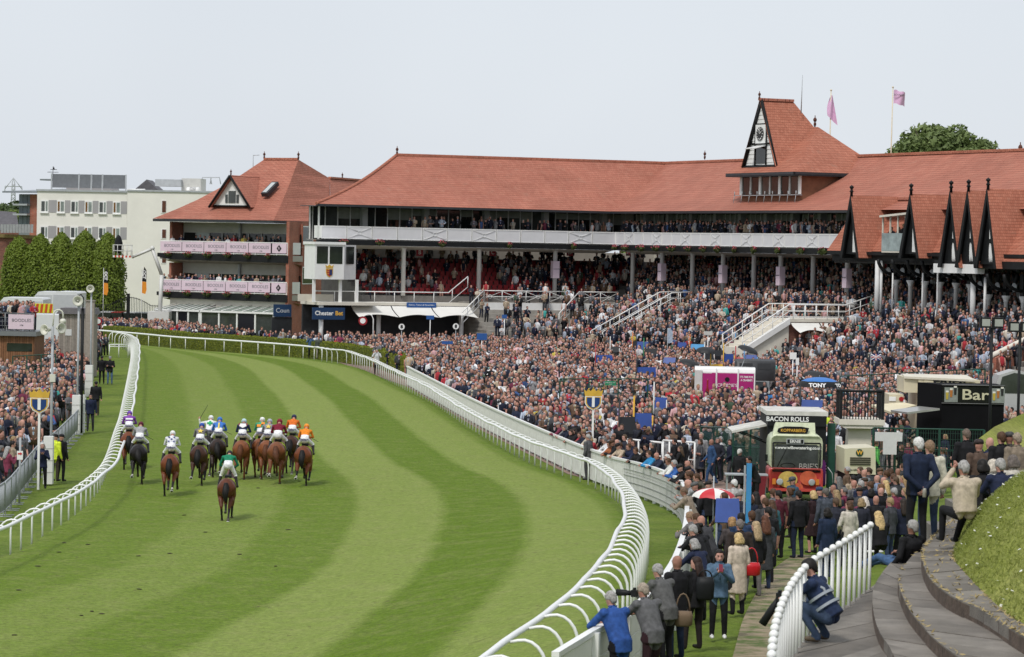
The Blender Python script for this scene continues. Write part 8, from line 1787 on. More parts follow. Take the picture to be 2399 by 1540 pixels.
m_bs = M('blue_sign', ())
board_sign(1129, 789, 225, .75, .5, m_bs, 'blue finger sign on white post in the lawn crowd', None); board_sign(1048, 803, 215, .8, .22, m_bs, 'blue direction sign lower in the lawn crowd')
board_sign(1008, 744, 240, .62, .32, m_bs, 'small blue sign below the white canopy'); board_sign(1182, 742, 243, .4, .3, m_bs, 'small blue sign on the stand steps')
board_sign(1694, 780, 222, .65, .2, m_bs, 'blue County Stand sign in the terrace crowd', ['County Stand'], ts=.1); board_sign(1659, 781, 222, .65, .28, M('pale_board', (.5, .5, .48), .6, .05), 'pale blank board beside the County Stand sign')
board_sign(1858, 834, 186, .42, .42, m_white, 'white square notice high on a pole right of the grey hatch'); board_sign(1868, 847, 184, .2, .44, m_white, 'narrow white notice beside the square one')
fl_ = thing('feather_flag', 'pale blue feather flag in the terrace crowd', 'flag', (P(1564, 790, 218).x, 218, 0)); b = MB(); b.tube([(0, 0, 0), (0, 0, 3.4)], .025, 0, 5); b.build('pole', m_grey, fl_); b = MB(); b.slab([(0, 0, 2.3), (.36, 0, 2.35), (.38, 0, 3.1), (.2, 0, 3.4), (0, 0, 3.4)], .02); b.build('flag_cloth', M('pale_blue_flag', (.35, .42, .52), .7, .3, 6), fl_)
uj = thing('union_flag', 'small union flag on a pole above the crowd', 'flag', (P(2052, 850, 176).x, 176, 0)); zf_ = P(2055, 845, 176).z; b = MB(); b.tube([(-.3, 0, 0), (-.3, 0, zf_+.5)], .02, 0, 5); b.build('pole', m_grey, uj)
b = MB(); b.box((0, 0, zf_+.2), (.6, .02, .38), 0); b.box((0, -.014, zf_+.2), (.6, .01, .1), 1); b.box((0, -.015, zf_+.2), (.1, .01, .38), 1); b.box((0, -.022, zf_+.2), (.6, .01, .05), 2); b.box((0, -.023, zf_+.2), (.05, .01, .38), 2)
for s_ in (-1, 1): b.tube([(-.29*s_, -.012, zf_+.03), (.29*s_, -.012, zf_+.37)], .03, 1, 4)
b.build('flag_cloth', [M('flag_blue', (.01, .02, .15), .6, 0), m_white, M('flag_red', (.4, .01, .03), .6, 0)], uj)
for i, (u, v, d) in enumerate(((2324, 768, 118), (2390, 778, 121))):
 p = P(u, v, d); rt = thing('floodlight', ['black floodlight post with two lamps before the terraces', 'black floodlight post at the right edge'][i], 'floodlight', (p.x, d, 0)); b = MB(); b.tube([(0, 0, 0), (0, 0, p.z)], .06, 0, 8); b.build('post', m_black, rt)
 for sx in (-.28, .22): b = MB(); b.box((sx, 0, p.z+.2), (.42, .35, .42)); b.build('lamp', m_black, rt); b = MB(); b.box((sx+.02, -.18, p.z+.2), (.32, .02, .28)); b.build('lens', M('lamp_lens', (.35, .36, .34), .2, .1), rt)
cd = thing('car', 'silver car with its door window showing behind the bar at right', 'car', (P(2385, 920, 148).x, 148, 0)); z9 = lambda v: P(2385, v, 148).z
b = MB(); b.loft([[Vector((x, y, z)) for x, z in ((-1.3, .4), (-1.25, z9(930)), (-.95, z9(880)), (-.2, z9(868)), (1.5, z9(880)), (2.2, z9(930)), (2.3, .4))] for y in (0, 1.7)], 0, False); b.build('body', M('car_silver', ()), cd); b = MB(); b.prism([(-1.0, z9(922)), (-.8, z9(884)), (-.2, z9(874)), (1.2, z9(884)), (1.5, z9(922))], -.02, 0); b.build('window', m_glass[1], cd)
for x in (-.7, 1.6): b = MB(); b.lathe([(.1, -.08), (.32, -.07), (.32, .07), (.1, .08)], (x, .1, .32), 0, 14, 'Y'); b.build('wheel', m_black, cd)
wb_ = thing('white_locker', 'white service locker right of the bar kiosk', 'locker', (P(2375, 985, 122).x, 122, gz(P(2375, 985, 122).x, 122))); b = MB(); b.box((0, .4, .85), (1.1, .8, 1.7)); b.build('cabinet', M('locker_white', (.58, .6, .6), .5, .08), wb_); b = MB(); b.box((0, -.01, .9), (.95, .02, 1.4)); b.build('door', m_white, wb_)
bar_m = MB(); bar_m.tube([(0, 0, 1.0), (2.1, 0, 1.0)], .045, 0, 6); bar_m.tube([(0, 0, .15), (2.1, 0, .15)], .03, 0, 5)
for x in (.05, 2.05): bar_m.tube([(x, 0, 0), (x, 0, 1.0)], .04, 0, 5)
bar_m.tube([(.05, 0, .1), (.6, 0, .95)], .02, 0, 4); bar_m.bx(.1, 2.0, .02, .03, .2, .9, 1); bar_me = bar_m.mesh('barrier', [m_white, M('barrier_net', (.35, .34, .33), .8, .2, 6)])
bpts = resample([c_[0]+c_[1]*2.4 for c_ in cut if px(c_[0])[0] < 900], step=2.25)
for i, (p, q) in enumerate(zip(bpts, bpts[1:])):
 o = link('barrier', bar_me, None, (p.x, p.y, 0), math.atan2((q-p).y, (q-p).x)); tag(o, 'white crowd barrier in the row behind the long hedge', 'barrier', 'white barriers behind the hedge')
#-- left side
kz = thing('terrace_kiosk', 'timber-clad kiosk with roof terrace and BOODLES banner at left edge', 'kiosk', P(0, 775, 183)); o_ = kz.location.copy(); zk = o_.z; o_.z = 0; kz.location = o_; s9 = 183/7000
x1_ = 86*s9; b = MB(); b.bx(-4, x1_-.15, .15, 4, 0, zk-.3)
b.build('wall', M('cedar_dark', (.16, .075, .035), .8, .2, 2), kz)
for i in range(46): b = MB(); x = x1_-.22-i*.14; b.bx(x-.11, x, .12, .15, 0, zk-.3) if x > -3.8 else None; b.build('plank', M('cedar_%d' % (i % 3), ((.22, .10, .045), (.19, .085, .04), (.25, .12, .06))[i % 3], .75, .2, 6), kz) if b.v else None
b = MB(); b.bx(-4, x1_, -.15, 4.2, zk-.3, zk-.02); b.build('roof_edge', M('steel_grey', (.20, .21, .22), .35, .1, metal=.3), kz)
b = MB()
for k in (1.08, .82, .58, .32, .1): b.tube([(-4, -.05, zk+k), (80*s9, -.05, zk+k)], .035 if k > 1 else .018, 0, 5)
for u in (-40, 12, 41, 70, 80): b.tube([(u*s9, -.05, zk), (u*s9, -.05, zk+1.08)], .035, 0, 6)
b.build('railing', M('steel_grey', ()), kz); b = MB(); b.bx(20*s9, 79.5*s9, -.12, -.1, zk+.12, zk+1.02); b.build('banner', m_pink, kz); text('BOODLES', .27, m_ink, kz, (50.5*s9, -.13, zk+.66)); text('1798', .12, m_ink, kz, (50.5*s9, -.13, zk+.36))
b = MB(); b.bx(16*s9, 75*s9, .1, .14, zk-1.25, zk-.75); b.build('window', m_glass[0], kz)
hut = thing('timber_hut', 'grey weathered timber hut behind the loudspeaker poles', 'hut', (P(178, 800, 196).x, 196, 0)); k8 = 196/7000; zt_ = P(178, 722, 196).z
for i in range(16): b = MB(); x = -1.15+i*.145; b.bx(x, x+.135, 0, .05, 0, zt_-.4); b.build('plank', M('hut_%d' % (i % 3), ((.27, .24, .21), (.23, .2, .175), (.31, .27, .235))[i % 3], .85, .2, 5), hut)
b = MB(); b.bx(-1.15, 1.15, .06, 1.8, 0, zt_-.4); b.build('wall', M('hut_0', ()), hut); b = MB(); b.prism([(-1.3, zt_-.4), (1.3, zt_-.4), (1.2, zt_), (-1.0, zt_)], -.2, 2.0); b.build('roof', M('hut_roof', (.15, .14, .15), .7, .15), hut); b = MB(); b.box((-.5, -.02, 2.9), (.42, .02, .42)); b.build('notice', M('notice_white', ()), hut)
tw = thing('timber_pillar', 'tall grey timber pillar right of the hut', 'pillar', (P(209, 800, 192).x, 192, 0)); b = MB(); b.bx(-.27, .27, 0, .5, 0, P(209, 707, 192).z); b.build('post', M('hut_2', ()), tw); b = MB(); b.box((0, .25, P(209, 705, 192).z), (.64, .6, .08)); b.build('cap', M('hut_0', ()), tw)
m_horn = M('horn_cream', (.62, .61, .54), .45, .06); m_galv = M('galvanised', (.34, .36, .38), .45, .12)
def horn(root, c, yaw, s_=1.0):
 b = MB(); b.lathe([(.05*s_, -.34*s_), (.075*s_, -.26*s_), (.11*s_, -.12*s_), (.17*s_, -.02*s_), (.215*s_, 0), (.2*s_, .012*s_), (.09*s_, -.1*s_), (.05*s_, -.16*s_)], (0, 0, 0), 0, 18, 'Y'); b.lathe([(.0, -.05*s_), (.04*s_, -.08*s_), (.045*s_, -.16*s_)], (0, 0, 0), 0, 10, 'Y'); o = b.build('horn', m_horn, root, c); o.rotation_euler = (0, 0, yaw); return o
def pad_post(u, v, d, label, w_=.34, h=1.75):
 p = P(u, v, d); rt = thing('padded_post', label, 'padded post', (p.x, d, 0)); b = MB(); b.box((0, 0, h/2), (w_, w_, h)); b.build('pad', M('white_pad', (.70, .70, .68), .6, .06), rt); b = MB(); [b.box((0, 0, h*k), (w_+.02, w_+.02, .03)) for k in (.25, .5, .75)]; b.build('strap', M('pad_strap', (.45, .45, .43), .6, .05), rt)
lp1 = thing('speaker_pole', 'grey pole with two cream horn speakers and a dome camera', 'speaker pole', (P(118, 1128, 110).x, 110, 0)); zt_ = P(118, 765, 110).z; s_ = 110/7000
b = MB(); b.tube([(0, 0, 0), (0, 0, zt_)], .05, 0, 8); b.build('pole', m_galv, lp1); b = MB(); zk2 = zt_+.55; b.tube([(0, 0, zt_), (.03, 0, zt_+.4)]+[(.2-.17*math.cos(a), 0, zt_+.45+.17*math.sin(a)) for a in np.linspace(0, math.pi, 8)]+[(.37, 0, zt_+.3)], .03, 0, 6); b.build('swan_neck', m_horn, lp1)
b = MB(); b.ball((.37, 0, zt_+.2), (.12, .12, .1), 0, 12, 7); b.build('camera_dome', m_horn, lp1); b = MB(); b.ball((.37, 0, zt_+.15), (.085, .085, .1), 0, 10, 6); b.build('camera_lens', m_black, lp1); horn(lp1, (-.28, -.22, zt_-.12), -.6, .95); horn(lp1, (.36, -.2, zt_-.05), .75, .95); b = MB(); b.box((.03, -.06, zt_-1.9), (.2, .16, .28)); b.build('junction_box', m_horn, lp1)
lp2 = thing('speaker_pole', 'black and grey pole pair with one horn speaker in the left crowd', 'speaker pole', (P(184, 1013, 139).x, 139, 0)); zt_ = P(182, 705, 139).z; b = MB(); b.tube([(-.08, 0, 0), (-.08, 0, zt_)], .05, 0, 8); b.build('pole', m_galv, lp2); b = MB(); b.tube([(.1, .05, 0), (.1, .05, zt_-.35)], .075, 0, 8); b.tube([(.1, .05, zt_-.35), (.12, .05, zt_+.15), (.0, .05, zt_+.3), (-.12, .05, zt_+.2)], .03, 0, 6); b.build('black_pole', m_black, lp2); horn(lp2, (-.1, -.2, zt_), .15, 1.15)
lp3 = thing('speaker_pole', 'slim grey pole with a small horn speaker beside the timber pillar', 'speaker pole', (P(212, 928, 172).x, 172, 0)); zt_ = P(209, 677, 172).z; b = MB(); b.tube([(0, 0, 0), (-.05, 0, zt_)], .05, 0, 8); b.build('pole', m_galv, lp3); horn(lp3, (-.08, -.2, zt_), .1, 1.1)
pad_post(113, 1128, 109.7, 'white padded post below the double horn speakers'); pad_post(178, 1013, 138.6, 'white padded post below the black pole', .36, 1.78); pad_post(190, 1013, 139.2, 'second white padded post beside the black pole', .3, 1.78); pad_post(208, 928, 171.6, 'white padded post below the slim grey pole', .42, 1.8)
sb1 = MB(); sb1.tube([(0, 0, .15), (0, 0, 1.05), (.1, 0, 1.12), (2.1, 0, 1.12), (2.2, 0, 1.05), (2.2, 0, .15)], .025, 0, 6); sb1.tube([(0, 0, .2), (2.2, 0, .2)], .02, 0, 5)
for i in range(14): sb1.tube([(.15+i*.146, 0, .2), (.15+i*.146, 0, 1.1)], .011, 0, 4)
for x in (.25, 1.95): sb1.tube([(x, -.28, .02), (x, .28, .02)], .018, 0, 4); sb1.tube([(x, 0, .02), (x, 0, .2)], .018, 0, 4)
sb_me = sb1.mesh('steel_barrier', m_galv); lbs = resample([Vector((p.x+.25, p.y, 0)) for p in lb_pts], step=2.3)
for i, (p, q) in enumerate(list(zip(lbs, lbs[1:]))[:24]):
 o = link('steel_barrier', sb_me, None, p, math.atan2((q-p).y, (q-p).x)); tag(o, 'galvanised steel crowd barrier along the left enclosure edge', 'barrier', 'steel barriers on the left')
ar = thing('arrow_sign', 'white sign with red arrow on a grey post at far left', 'sign', (P(45, 1180, 101).x, 101, 0)); za_ = P(45, 1067, 101).z; b = MB(); b.tube([(0, .03, 0), (0, .03, za_+.6)], .04, 0, 6); b.build('post', m_galv, ar); b = MB(); b.box((0, 0, za_), (.2, .02, .3)); b.build('board', m_white, ar); b = MB(); b.prism([(-.07, za_+.03), (.02, za_+.03), (.02, za_-.0), (.08, za_+.055), (.02, za_+.11), (.02, za_+.08), (-.07, za_+.08)], -.02, -.01); b.build('arrow', M('arrow_red', (.5, .02, .02), .5, 0), ar)
ig = thing('rail_gate', 'white hurdle gate at the end of the inner rail', 'gate', PG(256, 838)); q = PG(300, 838)-ig.location; b = MB(); [b.tube([Vector((0, 0, z)), q+Vector((0, 0, z))], .04, 0, 5) for z in (1.0, .85)]; [b.tube([q*k, q*k+Vector((0, 0, 1.0))], .04, 0, 5) for k in (0, .5, 1)]; b.build('frame', m_rail, ig)
def van(u, v, d, w_, h_, L, label, chevron=False):
 p = P(u, v, d); rt = thing('van', label, 'van', (p.x, d, 0), .0, 'vehicles parked behind the left enclosure'); zt_2 = p.z; b = MB(); z0_ = zt_2-h_; b.loft([[Vector((x, y, z)) for x, z in ((-w_/2, z0_), (w_/2, z0_), (w_/2, zt_2-.12), (w_/2-.12, zt_2), (-w_/2+.3, zt_2), (-w_/2, zt_2-.35))] for y in (0, L)], 0, False); b.build('body', M('van_white', (.62, .63, .64), .35, .06, 1), rt)
 b = MB(); b.bx(-w_/2+.08, w_/2-.08, -.02, .0, z0_+h_*.55, zt_2-.25); b.build('panel', M('van_grey', (.45, .46, .48), .4, .05), rt)
 for x in (-w_/2+.3, w_/2-.3): b = MB(); b.lathe([(.1, -.1), (.34, -.09), (.34, .09), (.1, .1)], (x, .6, .34), 0, 14, 'X'); b.build('wheel', m_black, rt)
 b = MB(); b.bx(-w_/2+.1, w_/2-.1, .2, L-.2, .3, z0_); b.build('chassis', m_black, rt); return rt
van(106, 684, 240, 1.7, 3.2, 4, 'white high-roofed van behind the horn speakers'); van(152, 684, 238, 2.0, 3.2, 5, 'white box van with grey rear shutter')
vn = van(50, 698, 228, 3.3, 2.6, 4, 'white van roof behind the terrace spectators'); ch = thing('maintenance_truck', 'white truck with yellow and red chevrons behind the left terrace', 'truck', (P(102, 730, 222).x, 222, 0)); zc_ = P(102, 722, 222).z; b = MB(); b.bx(-1.0, 1.6, 0, 4, .5, zc_-.5); b.build('body', M('van_white', ()), ch)
for i in range(8): b = MB(); b.prism([(-.75+i*.17, zc_-.35), (-.62+i*.17, zc_-.35), (-.54+i*.17, zc_+.3), (-.67+i*.17, zc_+.3)], -.04, 0); b.build('chevron', M('chev_red', (.55, .05, .02), .5, 0) if i % 2 else M('chev_yellow', (.65, .58, .04), .5, 0), ch)
b = MB(); b.prism([(-.78, zc_-.38), (.72, zc_-.38), (.68, zc_+.33), (-.72, zc_+.33)], 0, .05); b.build('chevron_board', M('chev_yellow', ()), ch)
for x in (-.6, 1.2): b = MB(); b.lathe([(.1, -.1), (.34, -.09), (.34, .09), (.1, .1)], (x, .6, .34), 0, 14, 'X'); b.build('wheel', m_black, ch)
for i, (u, cc_) in enumerate(((245, (.5, .5, .52)), (275, (.35, .03, .03)), (300, (.55, .56, .58)), (330, (.2, .22, .24)), (360, (.5, .52, .52)))):
 p = P(u, 745, 296); rt = thing('parked_car', ['silver car behind the iron fence, leftmost', 'red car behind the iron fence', 'white car behind the iron fence', 'dark grey car behind the iron fence', 'pale car behind the iron fence, rightmost'][i], 'car', (p.x, 296, .4), 0, 'cars behind the iron fence'); b = MB(); b.loft([[Vector((x, y, z)) for x, z in ((-.85, .3), (-.88, .9), (-.62, 1.5), (.62, 1.5), (.88, .9), (.85, .3))] for y in (0, 3.6)], 0, False); b.build('body', M('car_%d' % i, cc_, .3, .1, spec=.6), rt); b = MB(); b.prism([(-.72, .95), (.72, .95), (.58, 1.42), (-.58, 1.42)], -.02, 0); b.build('window', m_glass[0], rt)
 for x in (-.7, .7): b = MB(); b.lathe([(.1, -.1), (.32, -.09), (.32, .09), (.1, .1)], (x, .5, .3), 0, 12, 'X'); b.build('wheel', m_black, rt)
ifn = thing('iron_fence', 'black wrought iron fence with arched top left of the block', 'fence', (P(220, 745, 288).x, 288, 0)); x1_ = (376-220)*288/7000; b = MB()
zf0 = lambda x: P(300, 745, 288).z+1.3+.75*math.sin(math.pi*min(1, max(0, (x-1.5)/4.0)))
for i in range(42): x = x1_*i/41; b.bx(x-.02, x+.02, -.02, .02, 0, zf0(x))
b.tube([(x1_*i/41, 0, zf0(x1_*i/41)-.1) for i in range(42)], .03, 0, 4); b.tube([(0, 0, .5), (x1_, 0, .5)], .03, 0, 4); b.build('bars', m_black, ifn)
for x in (3.3, x1_): b = MB(); b.bx(x-.13, x+.13, -.13, .13, 0, zf0(x)+.3); b.build('post', m_black, ifn)
m_or = M('flag_orange', (.72, .26, .02), .6, .06)
for i, (u, v0, v1) in enumerate(((243, 628, 745), (333, 625, 745))):
 d = 284; top = P(u, v0, d); rt = thing('feather_banner', ['black and orange feather banner before the clipped trees', 'black and orange feather banner against the white wall'][i], 'banner', (top.x, d, 0)); h = top.z; b = MB(); b.tube([(0, 0, 0), (0, 0, h)], .025, 0, 5); b.build('pole', m_white, rt); hb2 = h-1.25*2
 b = MB(); b.slab([(0, 0, hb2+1.1), (.42, .05, hb2+1.05), (.42, 0, h-.35), (.2, 0, h)], .02); b.build('upper_cloth', m_black, rt); b = MB(); b.slab([(0, .0, hb2), (.34, .04, hb2-.1), (.46, .02, hb2+.3), (.42, .0, hb2+1.04), (0, 0, hb2+1.09)], .02); b.build('lower_cloth', m_or, rt)
 text('OCT', .38, m_white, rt, (.21, -.03, h-.75), rot=(math.pi/2, math.pi/2, 0), bold=.02)
cp = thing('cherry_picker', 'white articulated lift with camera basket before the hotel', 'lift', (P(376, 740, 283).x, 283, 0)); d = 283
def CP(u, v): return P(u, v, d)-cp.location
b = MB(); b.tube([CP(379, 645), CP(356, 582)], .17, 0, 4); b.tube([CP(360, 582), CP(309, 603)], .14, 0, 4); b.tube([CP(379, 645), CP(374, 745)], .2, 0, 4); b.ball(tuple(CP(357, 582)), .22, 0, 8, 6); b.build('boom', M('lift_white', (.6, .6, .58), .4, .06), cp)
b = MB(); x0_, x1_2 = CP(266, 600).x, CP(308, 600).x; z0_, z1_ = CP(266, 601).z, CP(266, 574).z
for z in (z0_, (z0_+z1_)/2, z1_):
 for y in (-.4, .4): b.tube([(x0_, y, z), (x1_2, y, z)], .035, 0, 5)
 for x in (x0_, x1_2): b.tube([(x, -.4, z), (x, .4, z)], .035, 0, 5)
for x in np.linspace(x0_, x1_2, 5):
 for y in (-.4, .4): b.tube([(x, y, z0_), (x, y, z1_)], .03, 0, 5)
b.build('basket', M('lift_white', ()), cp)
for i in range(10): b = MB(); xx = x0_+(x1_2-x0_)*i/10; b.bx(xx, xx+(x1_2-x0_)/10-.01, -.46, -.43, z0_-.08, z0_+.1); b.build('hazard_stripe', M('chev_red', ()) if i % 2 else m_white, cp)
b = MB(); b.loft([[Vector((CP(277, 600).x+rx*math.cos(a), .3*math.sin(a), z)) for a in np.linspace(0, 6.28, 10)[:-1]] for z, rx in ((z0_+.3, .1), (z0_+.6, .38), (z1_+.2, .4), (z1_+.7, .26), (z1_+.95, .08))]); b.build('covered_camera', m_black, cp)
b = MB(); b.box(tuple(CP(374, 747)), (2.0, 2.5, 1.4)); b.build('base_vehicle', M('lift_white', ()), cp)
for x in (-.8, .8): b = MB(); b.lathe([(.1, -.1), (.4, -.09), (.4, .09), (.1, .1)], (x, -1.0, .4), 0, 14, 'X'); b.build('wheel', m_black, cp)
for i, (u0, v0, u1, v1, d0, d1) in enumerate(((1415, 1024, 1552, 1026, 124, 121), (1554, 1032, 1628, 1033, 118, 117))):
 a, e = P(u0, v0, d0), P(u1, v1, d1); rt = thing('white_hurdle', ['long white hurdle behind the fence leaners', 'short white hurdle right of the longer one'][i], 'hurdle', (a.x, a.y, 0)); t = Vector((e.x-a.x, e.y-a.y, 0)); h = a.z; b = MB()
 for z in (h, h*.55, h*.2): b.tube([(0, 0, z), (t.x, t.y, z)], .045 if z == h else .03, 0, 5)
 for k in range(6): b.tube([t*k/5, t*k/5+Vector((0, 0, h))], .04, 0, 5)
 b.build('frame', m_white, rt)
#-- white fence behind the rail
m_wire = M('wire_grey', (.30, .31, .30), .5, .1)
fs_ = resample(fence_pts, step=2.0); fsp = [Vector((p.x, p.y, gz(p.x, p.y))) for p in fs_]
wf_ = thing('white_fence', 'tall white boarded crowd fence curving along the spectators', 'fence', fsp[0])
pk = MB()
for i in range(17): x = .06+i*.117; pk.bx(x-.042, x+.042, -.02, .02, .05, 1.16)
pk.bx(0, 2.0, .021, .04, .25, .33); pk.bx(0, 2.0, .021, .04, .95, 1.03); pk_me = pk.mesh('picket_panel', M('weathered_white', (.72, .72, .69), .7, .12, 3))
bdm = MB()
for k in range(3): bdm.bx(.005, 1.995, -.025, .025, .06+k*.36, .40+k*.36)
for x in np.arange(.25, 2.0, .28): bdm.bx(x-.008, x+.008, -.04, -.026, .05, 1.14, 1)
for z in (.22, .45, .68, .9): bdm.bx(0, 2, -.043, -.027, z-.008, z+.008, 1)
bd_me = bdm.mesh('board_panel', [M('board_white', (.76, .76, .73), .6, .08, 2), m_wire])
cpm = MB(); cpm.bx(-.02, 2.02, -.06, .06, 1.16, 1.24); cap_me = cpm.mesh('top_rail', m_white); pom = MB(); pom.bx(-.05, .05, .03, .13, -.1, 1.2); po_me = pom.mesh('post', m_white)
for p, q in zip(fsp, fsp[1:]):
 t = q-p; L = Vector((t.x, t.y, 0)).length; a = math.atan2(t.y, t.x); sl_ = math.atan2(t.z, L); near = p.y < 112
 for me, nm in ((bd_me if near else pk_me, 'board_panel' if near else 'picket_panel'), (cap_me, 'top_rail'), (po_me, 'post')):
  o = link(nm, me, wf_, p-fsp[0], a); o.rotation_euler = (0, -sl_ if nm != 'post' else 0, a); o.scale = (L/2.0 if nm != 'post' else 1, 1, 1)
for u, v in ((1146, 900), (1195, 925), (1283, 972), (1398, 1030)):
 pass
#-- stone terrace, grass bank and ball-topped railing
C = {0: ([(1770, 1900), (1785, 1760), (1800, 1665), (1830, 1590), (1870, 1515), (1930, 1455), (2000, 1405), (2045, 1372), (2120, 1312), (2170, 1268), (2210, 1240)], 3.6),
  1: ([(2200, 1760), (2110, 1600), (2079, 1540), (2063, 1517), (2049, 1477), (2043, 1428), (2052, 1390), (2085, 1345), (2130, 1305), (2180, 1262), (2216, 1236)], 3.6),
  2: ([(2420, 1690), (2280, 1600), (2198, 1540), (2149, 1487), (2125, 1451), (2109, 1414), (2104, 1381), (2125, 1345), (2160, 1305), (2200, 1264), (2228, 1238)], 3.78),
  3: ([(2640, 1650), (2500, 1590), (2400, 1534), (2304, 1471), (2221, 1428), (2178, 1388), (2160, 1345), (2162, 1318), (2190, 1280), (2222, 1255), (2245, 1238)], 3.98),
  4: ([(2640, 1590), (2480, 1510), (2400, 1464), (2354, 1434), (2304, 1388), (2264, 1345), (2236, 1312), (2236, 1285), (2248, 1250), (2262, 1230), (2275, 1216)], 4.2)}
CW_ = {k: spline([PZ(u, v, z) for u, v in pts], 8) for k, (pts, z) in C.items()}
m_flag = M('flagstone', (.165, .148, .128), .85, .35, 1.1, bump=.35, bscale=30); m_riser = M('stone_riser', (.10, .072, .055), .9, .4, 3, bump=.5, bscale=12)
ts = link('stone_steps', None); struct(ts); bpy.data.objects.remove(ts)
def strip(a, c, name, mat, sm=True):
 b = MB(); n = len(a); b.add([q for p in zip(a, c) for q in p], [(2*i, 2*i+1, 2*i+3, 2*i+2) for i in range(n-1)], 0, sm); return b.build(name, mat)
up_ = lambda pts, dz: [p+Vector((0, 0, dz)) for p in pts]
root_st = link('stone_steps', None, None, CW_[1][30]); root_st['kind'] = 'structure'
def slabs(a, c, z, k, seed, mat, name='stone_slab'):
 r = random.Random(seed); n = len(a)-1; i = 0
 while i < n:
  j = min(n, i+k); dz = r.uniform(-.008, .008)
  A, B_, C_2, D_2 = a[i], a[j], c[j], c[i]; e = .012
  q = [A.lerp(B_, e), B_.lerp(A, e), C_2.lerp(D_2, e), D_2.lerp(C_2, e)]
  mids = [a[(i+j)//2], c[(i+j)//2]]
  poly = [q[0], a[(i+j)//2], q[1], q[2], c[(i+j)//2], q[3]]
  b = MB(); b.slab([Vector((p.x, p.y, z+dz))-root_st.location for p in poly], .16, (0, 0, 1)); b.build(name, mat, root_st); i = j
m_flags = [m_flag, M('flagstone_b', (.19, .172, .15), .85, .3, 1.4, bump=.35, bscale=30), M('flagstone_c', (.14, .125, .108), .85, .35, .9, bump=.35, bscale=30)]
for a, c, z, k in ((CW_[0], CW_[1], 3.6, 5), (CW_[1], CW_[2], 3.78, 4), (CW_[2], CW_[3], 3.98, 4), (CW_[3], CW_[4], 4.2, 3)):
 n = len(a)-1
 for s_ in range(0, n, k):
  slabs(a[s_:s_+k+1], c[s_:s_+k+1], z, k, s_, m_flags[(s_//k*7) % 3])
for k, z0_, z1_ in ((1, 3.4, 3.61), (2, 3.6, 3.8), (3, 3.8, 4.0)):
 pass
z_of = {1: 3.78, 2: 3.98, 3: 4.2}
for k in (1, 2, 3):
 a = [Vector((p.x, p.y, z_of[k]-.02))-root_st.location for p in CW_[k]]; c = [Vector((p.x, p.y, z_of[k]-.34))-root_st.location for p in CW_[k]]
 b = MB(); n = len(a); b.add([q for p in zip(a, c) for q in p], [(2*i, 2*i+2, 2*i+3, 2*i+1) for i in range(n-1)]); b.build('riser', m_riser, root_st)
b = MB(); a = [Vector((p.x, p.y, 3.59))-root_st.location for p in CW_[0]]; c = [Vector((p.x-.25, p.y, gz(p.x, p.y)-.1))-root_st.location for p in CW_[0]]
b.add([q for p in zip(a, c) for q in p], [(2*i, 2*i+2, 2*i+3, 2*i+1) for i in range(len(a)-1)]); b.build('retaining_wall', M('gravel_wall', (.16, .13, .10), .95, .35, 5), root_st)
b = MB(); a0, a4 = CW_[0], CW_[4]; b.add([Vector((q.x, q.y, 3.42))-root_st.location for p in zip(a0, a4) for q in p], [(2*i, 2*i+1, 2*i+3, 2*i+2) for i in range(len(a0)-1)]); b.build('bedding', m_riser, root_st)
dt = []
r9 = np.random.default_rng(9)
for k, z in ((3, 4.2), (4, 4.2), (2, 3.98)):
 for i in range(260 if k != 2 else 90):
  j = r9.integers(0, len(CW_[k])-1); p = CW_[k][j].lerp(CW_[k][j+1], r9.random()); q = CW_[4][j] if k == 3 else CW_[3][j]; p = p.lerp(q, r9.random()**2*.8 if k == 4 else r9.random()*.08); dt.append((p.x, p.y, z+.02))
v, f = leaf_cards(dt, [(0, 0, 1)]*len(dt), .05, 10, .5, .25); stuff(link('dry_grass_tufts', leaf_mesh('dry_grass_tufts', v, f, M('dry_grass', (.36, .28, .13), .9, .3, 4))), 'dry straw tufts in the joints of the stone steps', 'dry grass')
C5 = spline([P(2900, 1300, 30), P(2800, 1250, 34), P(2700, 1180, 38), P(2620, 1130, 41), P(2540, 1090, 44), P(2470, 1085, 46), P(2400, 1108, 48), P(2350, 1148, 50), P(2312, 1180, 52), P(2292, 1199, 53.5), P(2278, 1213, 54.5)], 8)
b = MB(); n = len(C5); K = 9; vs = []
for i in range(n):
 a, c = CW_[4][i], C5[i]; a = Vector((a.x, a.y, 4.16))
 for k in range(K+1):
  t = k/K; p = a.lerp(c, t); p.z += .18*math.sin(math.pi*t)*min(1, (c-a).length/2); vs.append(p)
for i in range(n):       # the far side falls away again
 p = C5[i]; vs.append(Vector((p.x+1.2, p.y+2.6, p.z-.9)))
fs = [(i*(K+1)+k, i*(K+1)+k+1, (i+1)*(K+1)+k+1, (i+1)*(K+1)+k) for i in range(n-1) for k in range(K)]; o0 = n*(K+1); fs += [(i*(K+1)+K, o0+i, o0+i+1, (i+1)*(K+1)+K) for i in range(n-1)]
b.add(vs, fs, 0, True); struct(b.build('grass_bank', turf_mat('bank_grass', (.19, .225, .035), (.27, .29, .07), None, dryness=.3)))
gp_, gn_ = [], []
for i in range(15000):
 a = r9.integers(0, n-1); k = r9.integers(0, K); t, s_ = r9.random(), r9.random(); A, B_, C_2, D_2 = vs[a*(K+1)+k], vs[a*(K+1)+k+1], vs[(a+1)*(K+1)+k+1], vs[(a+1)*(K+1)+k]; p = A.lerp(B_, t).lerp(D_2.lerp(C_2, t), s_); gp_.append((p.x, p.y, p.z+.03)); gn_.append((r9.normal(0, 1), r9.normal(0, 1), .15))
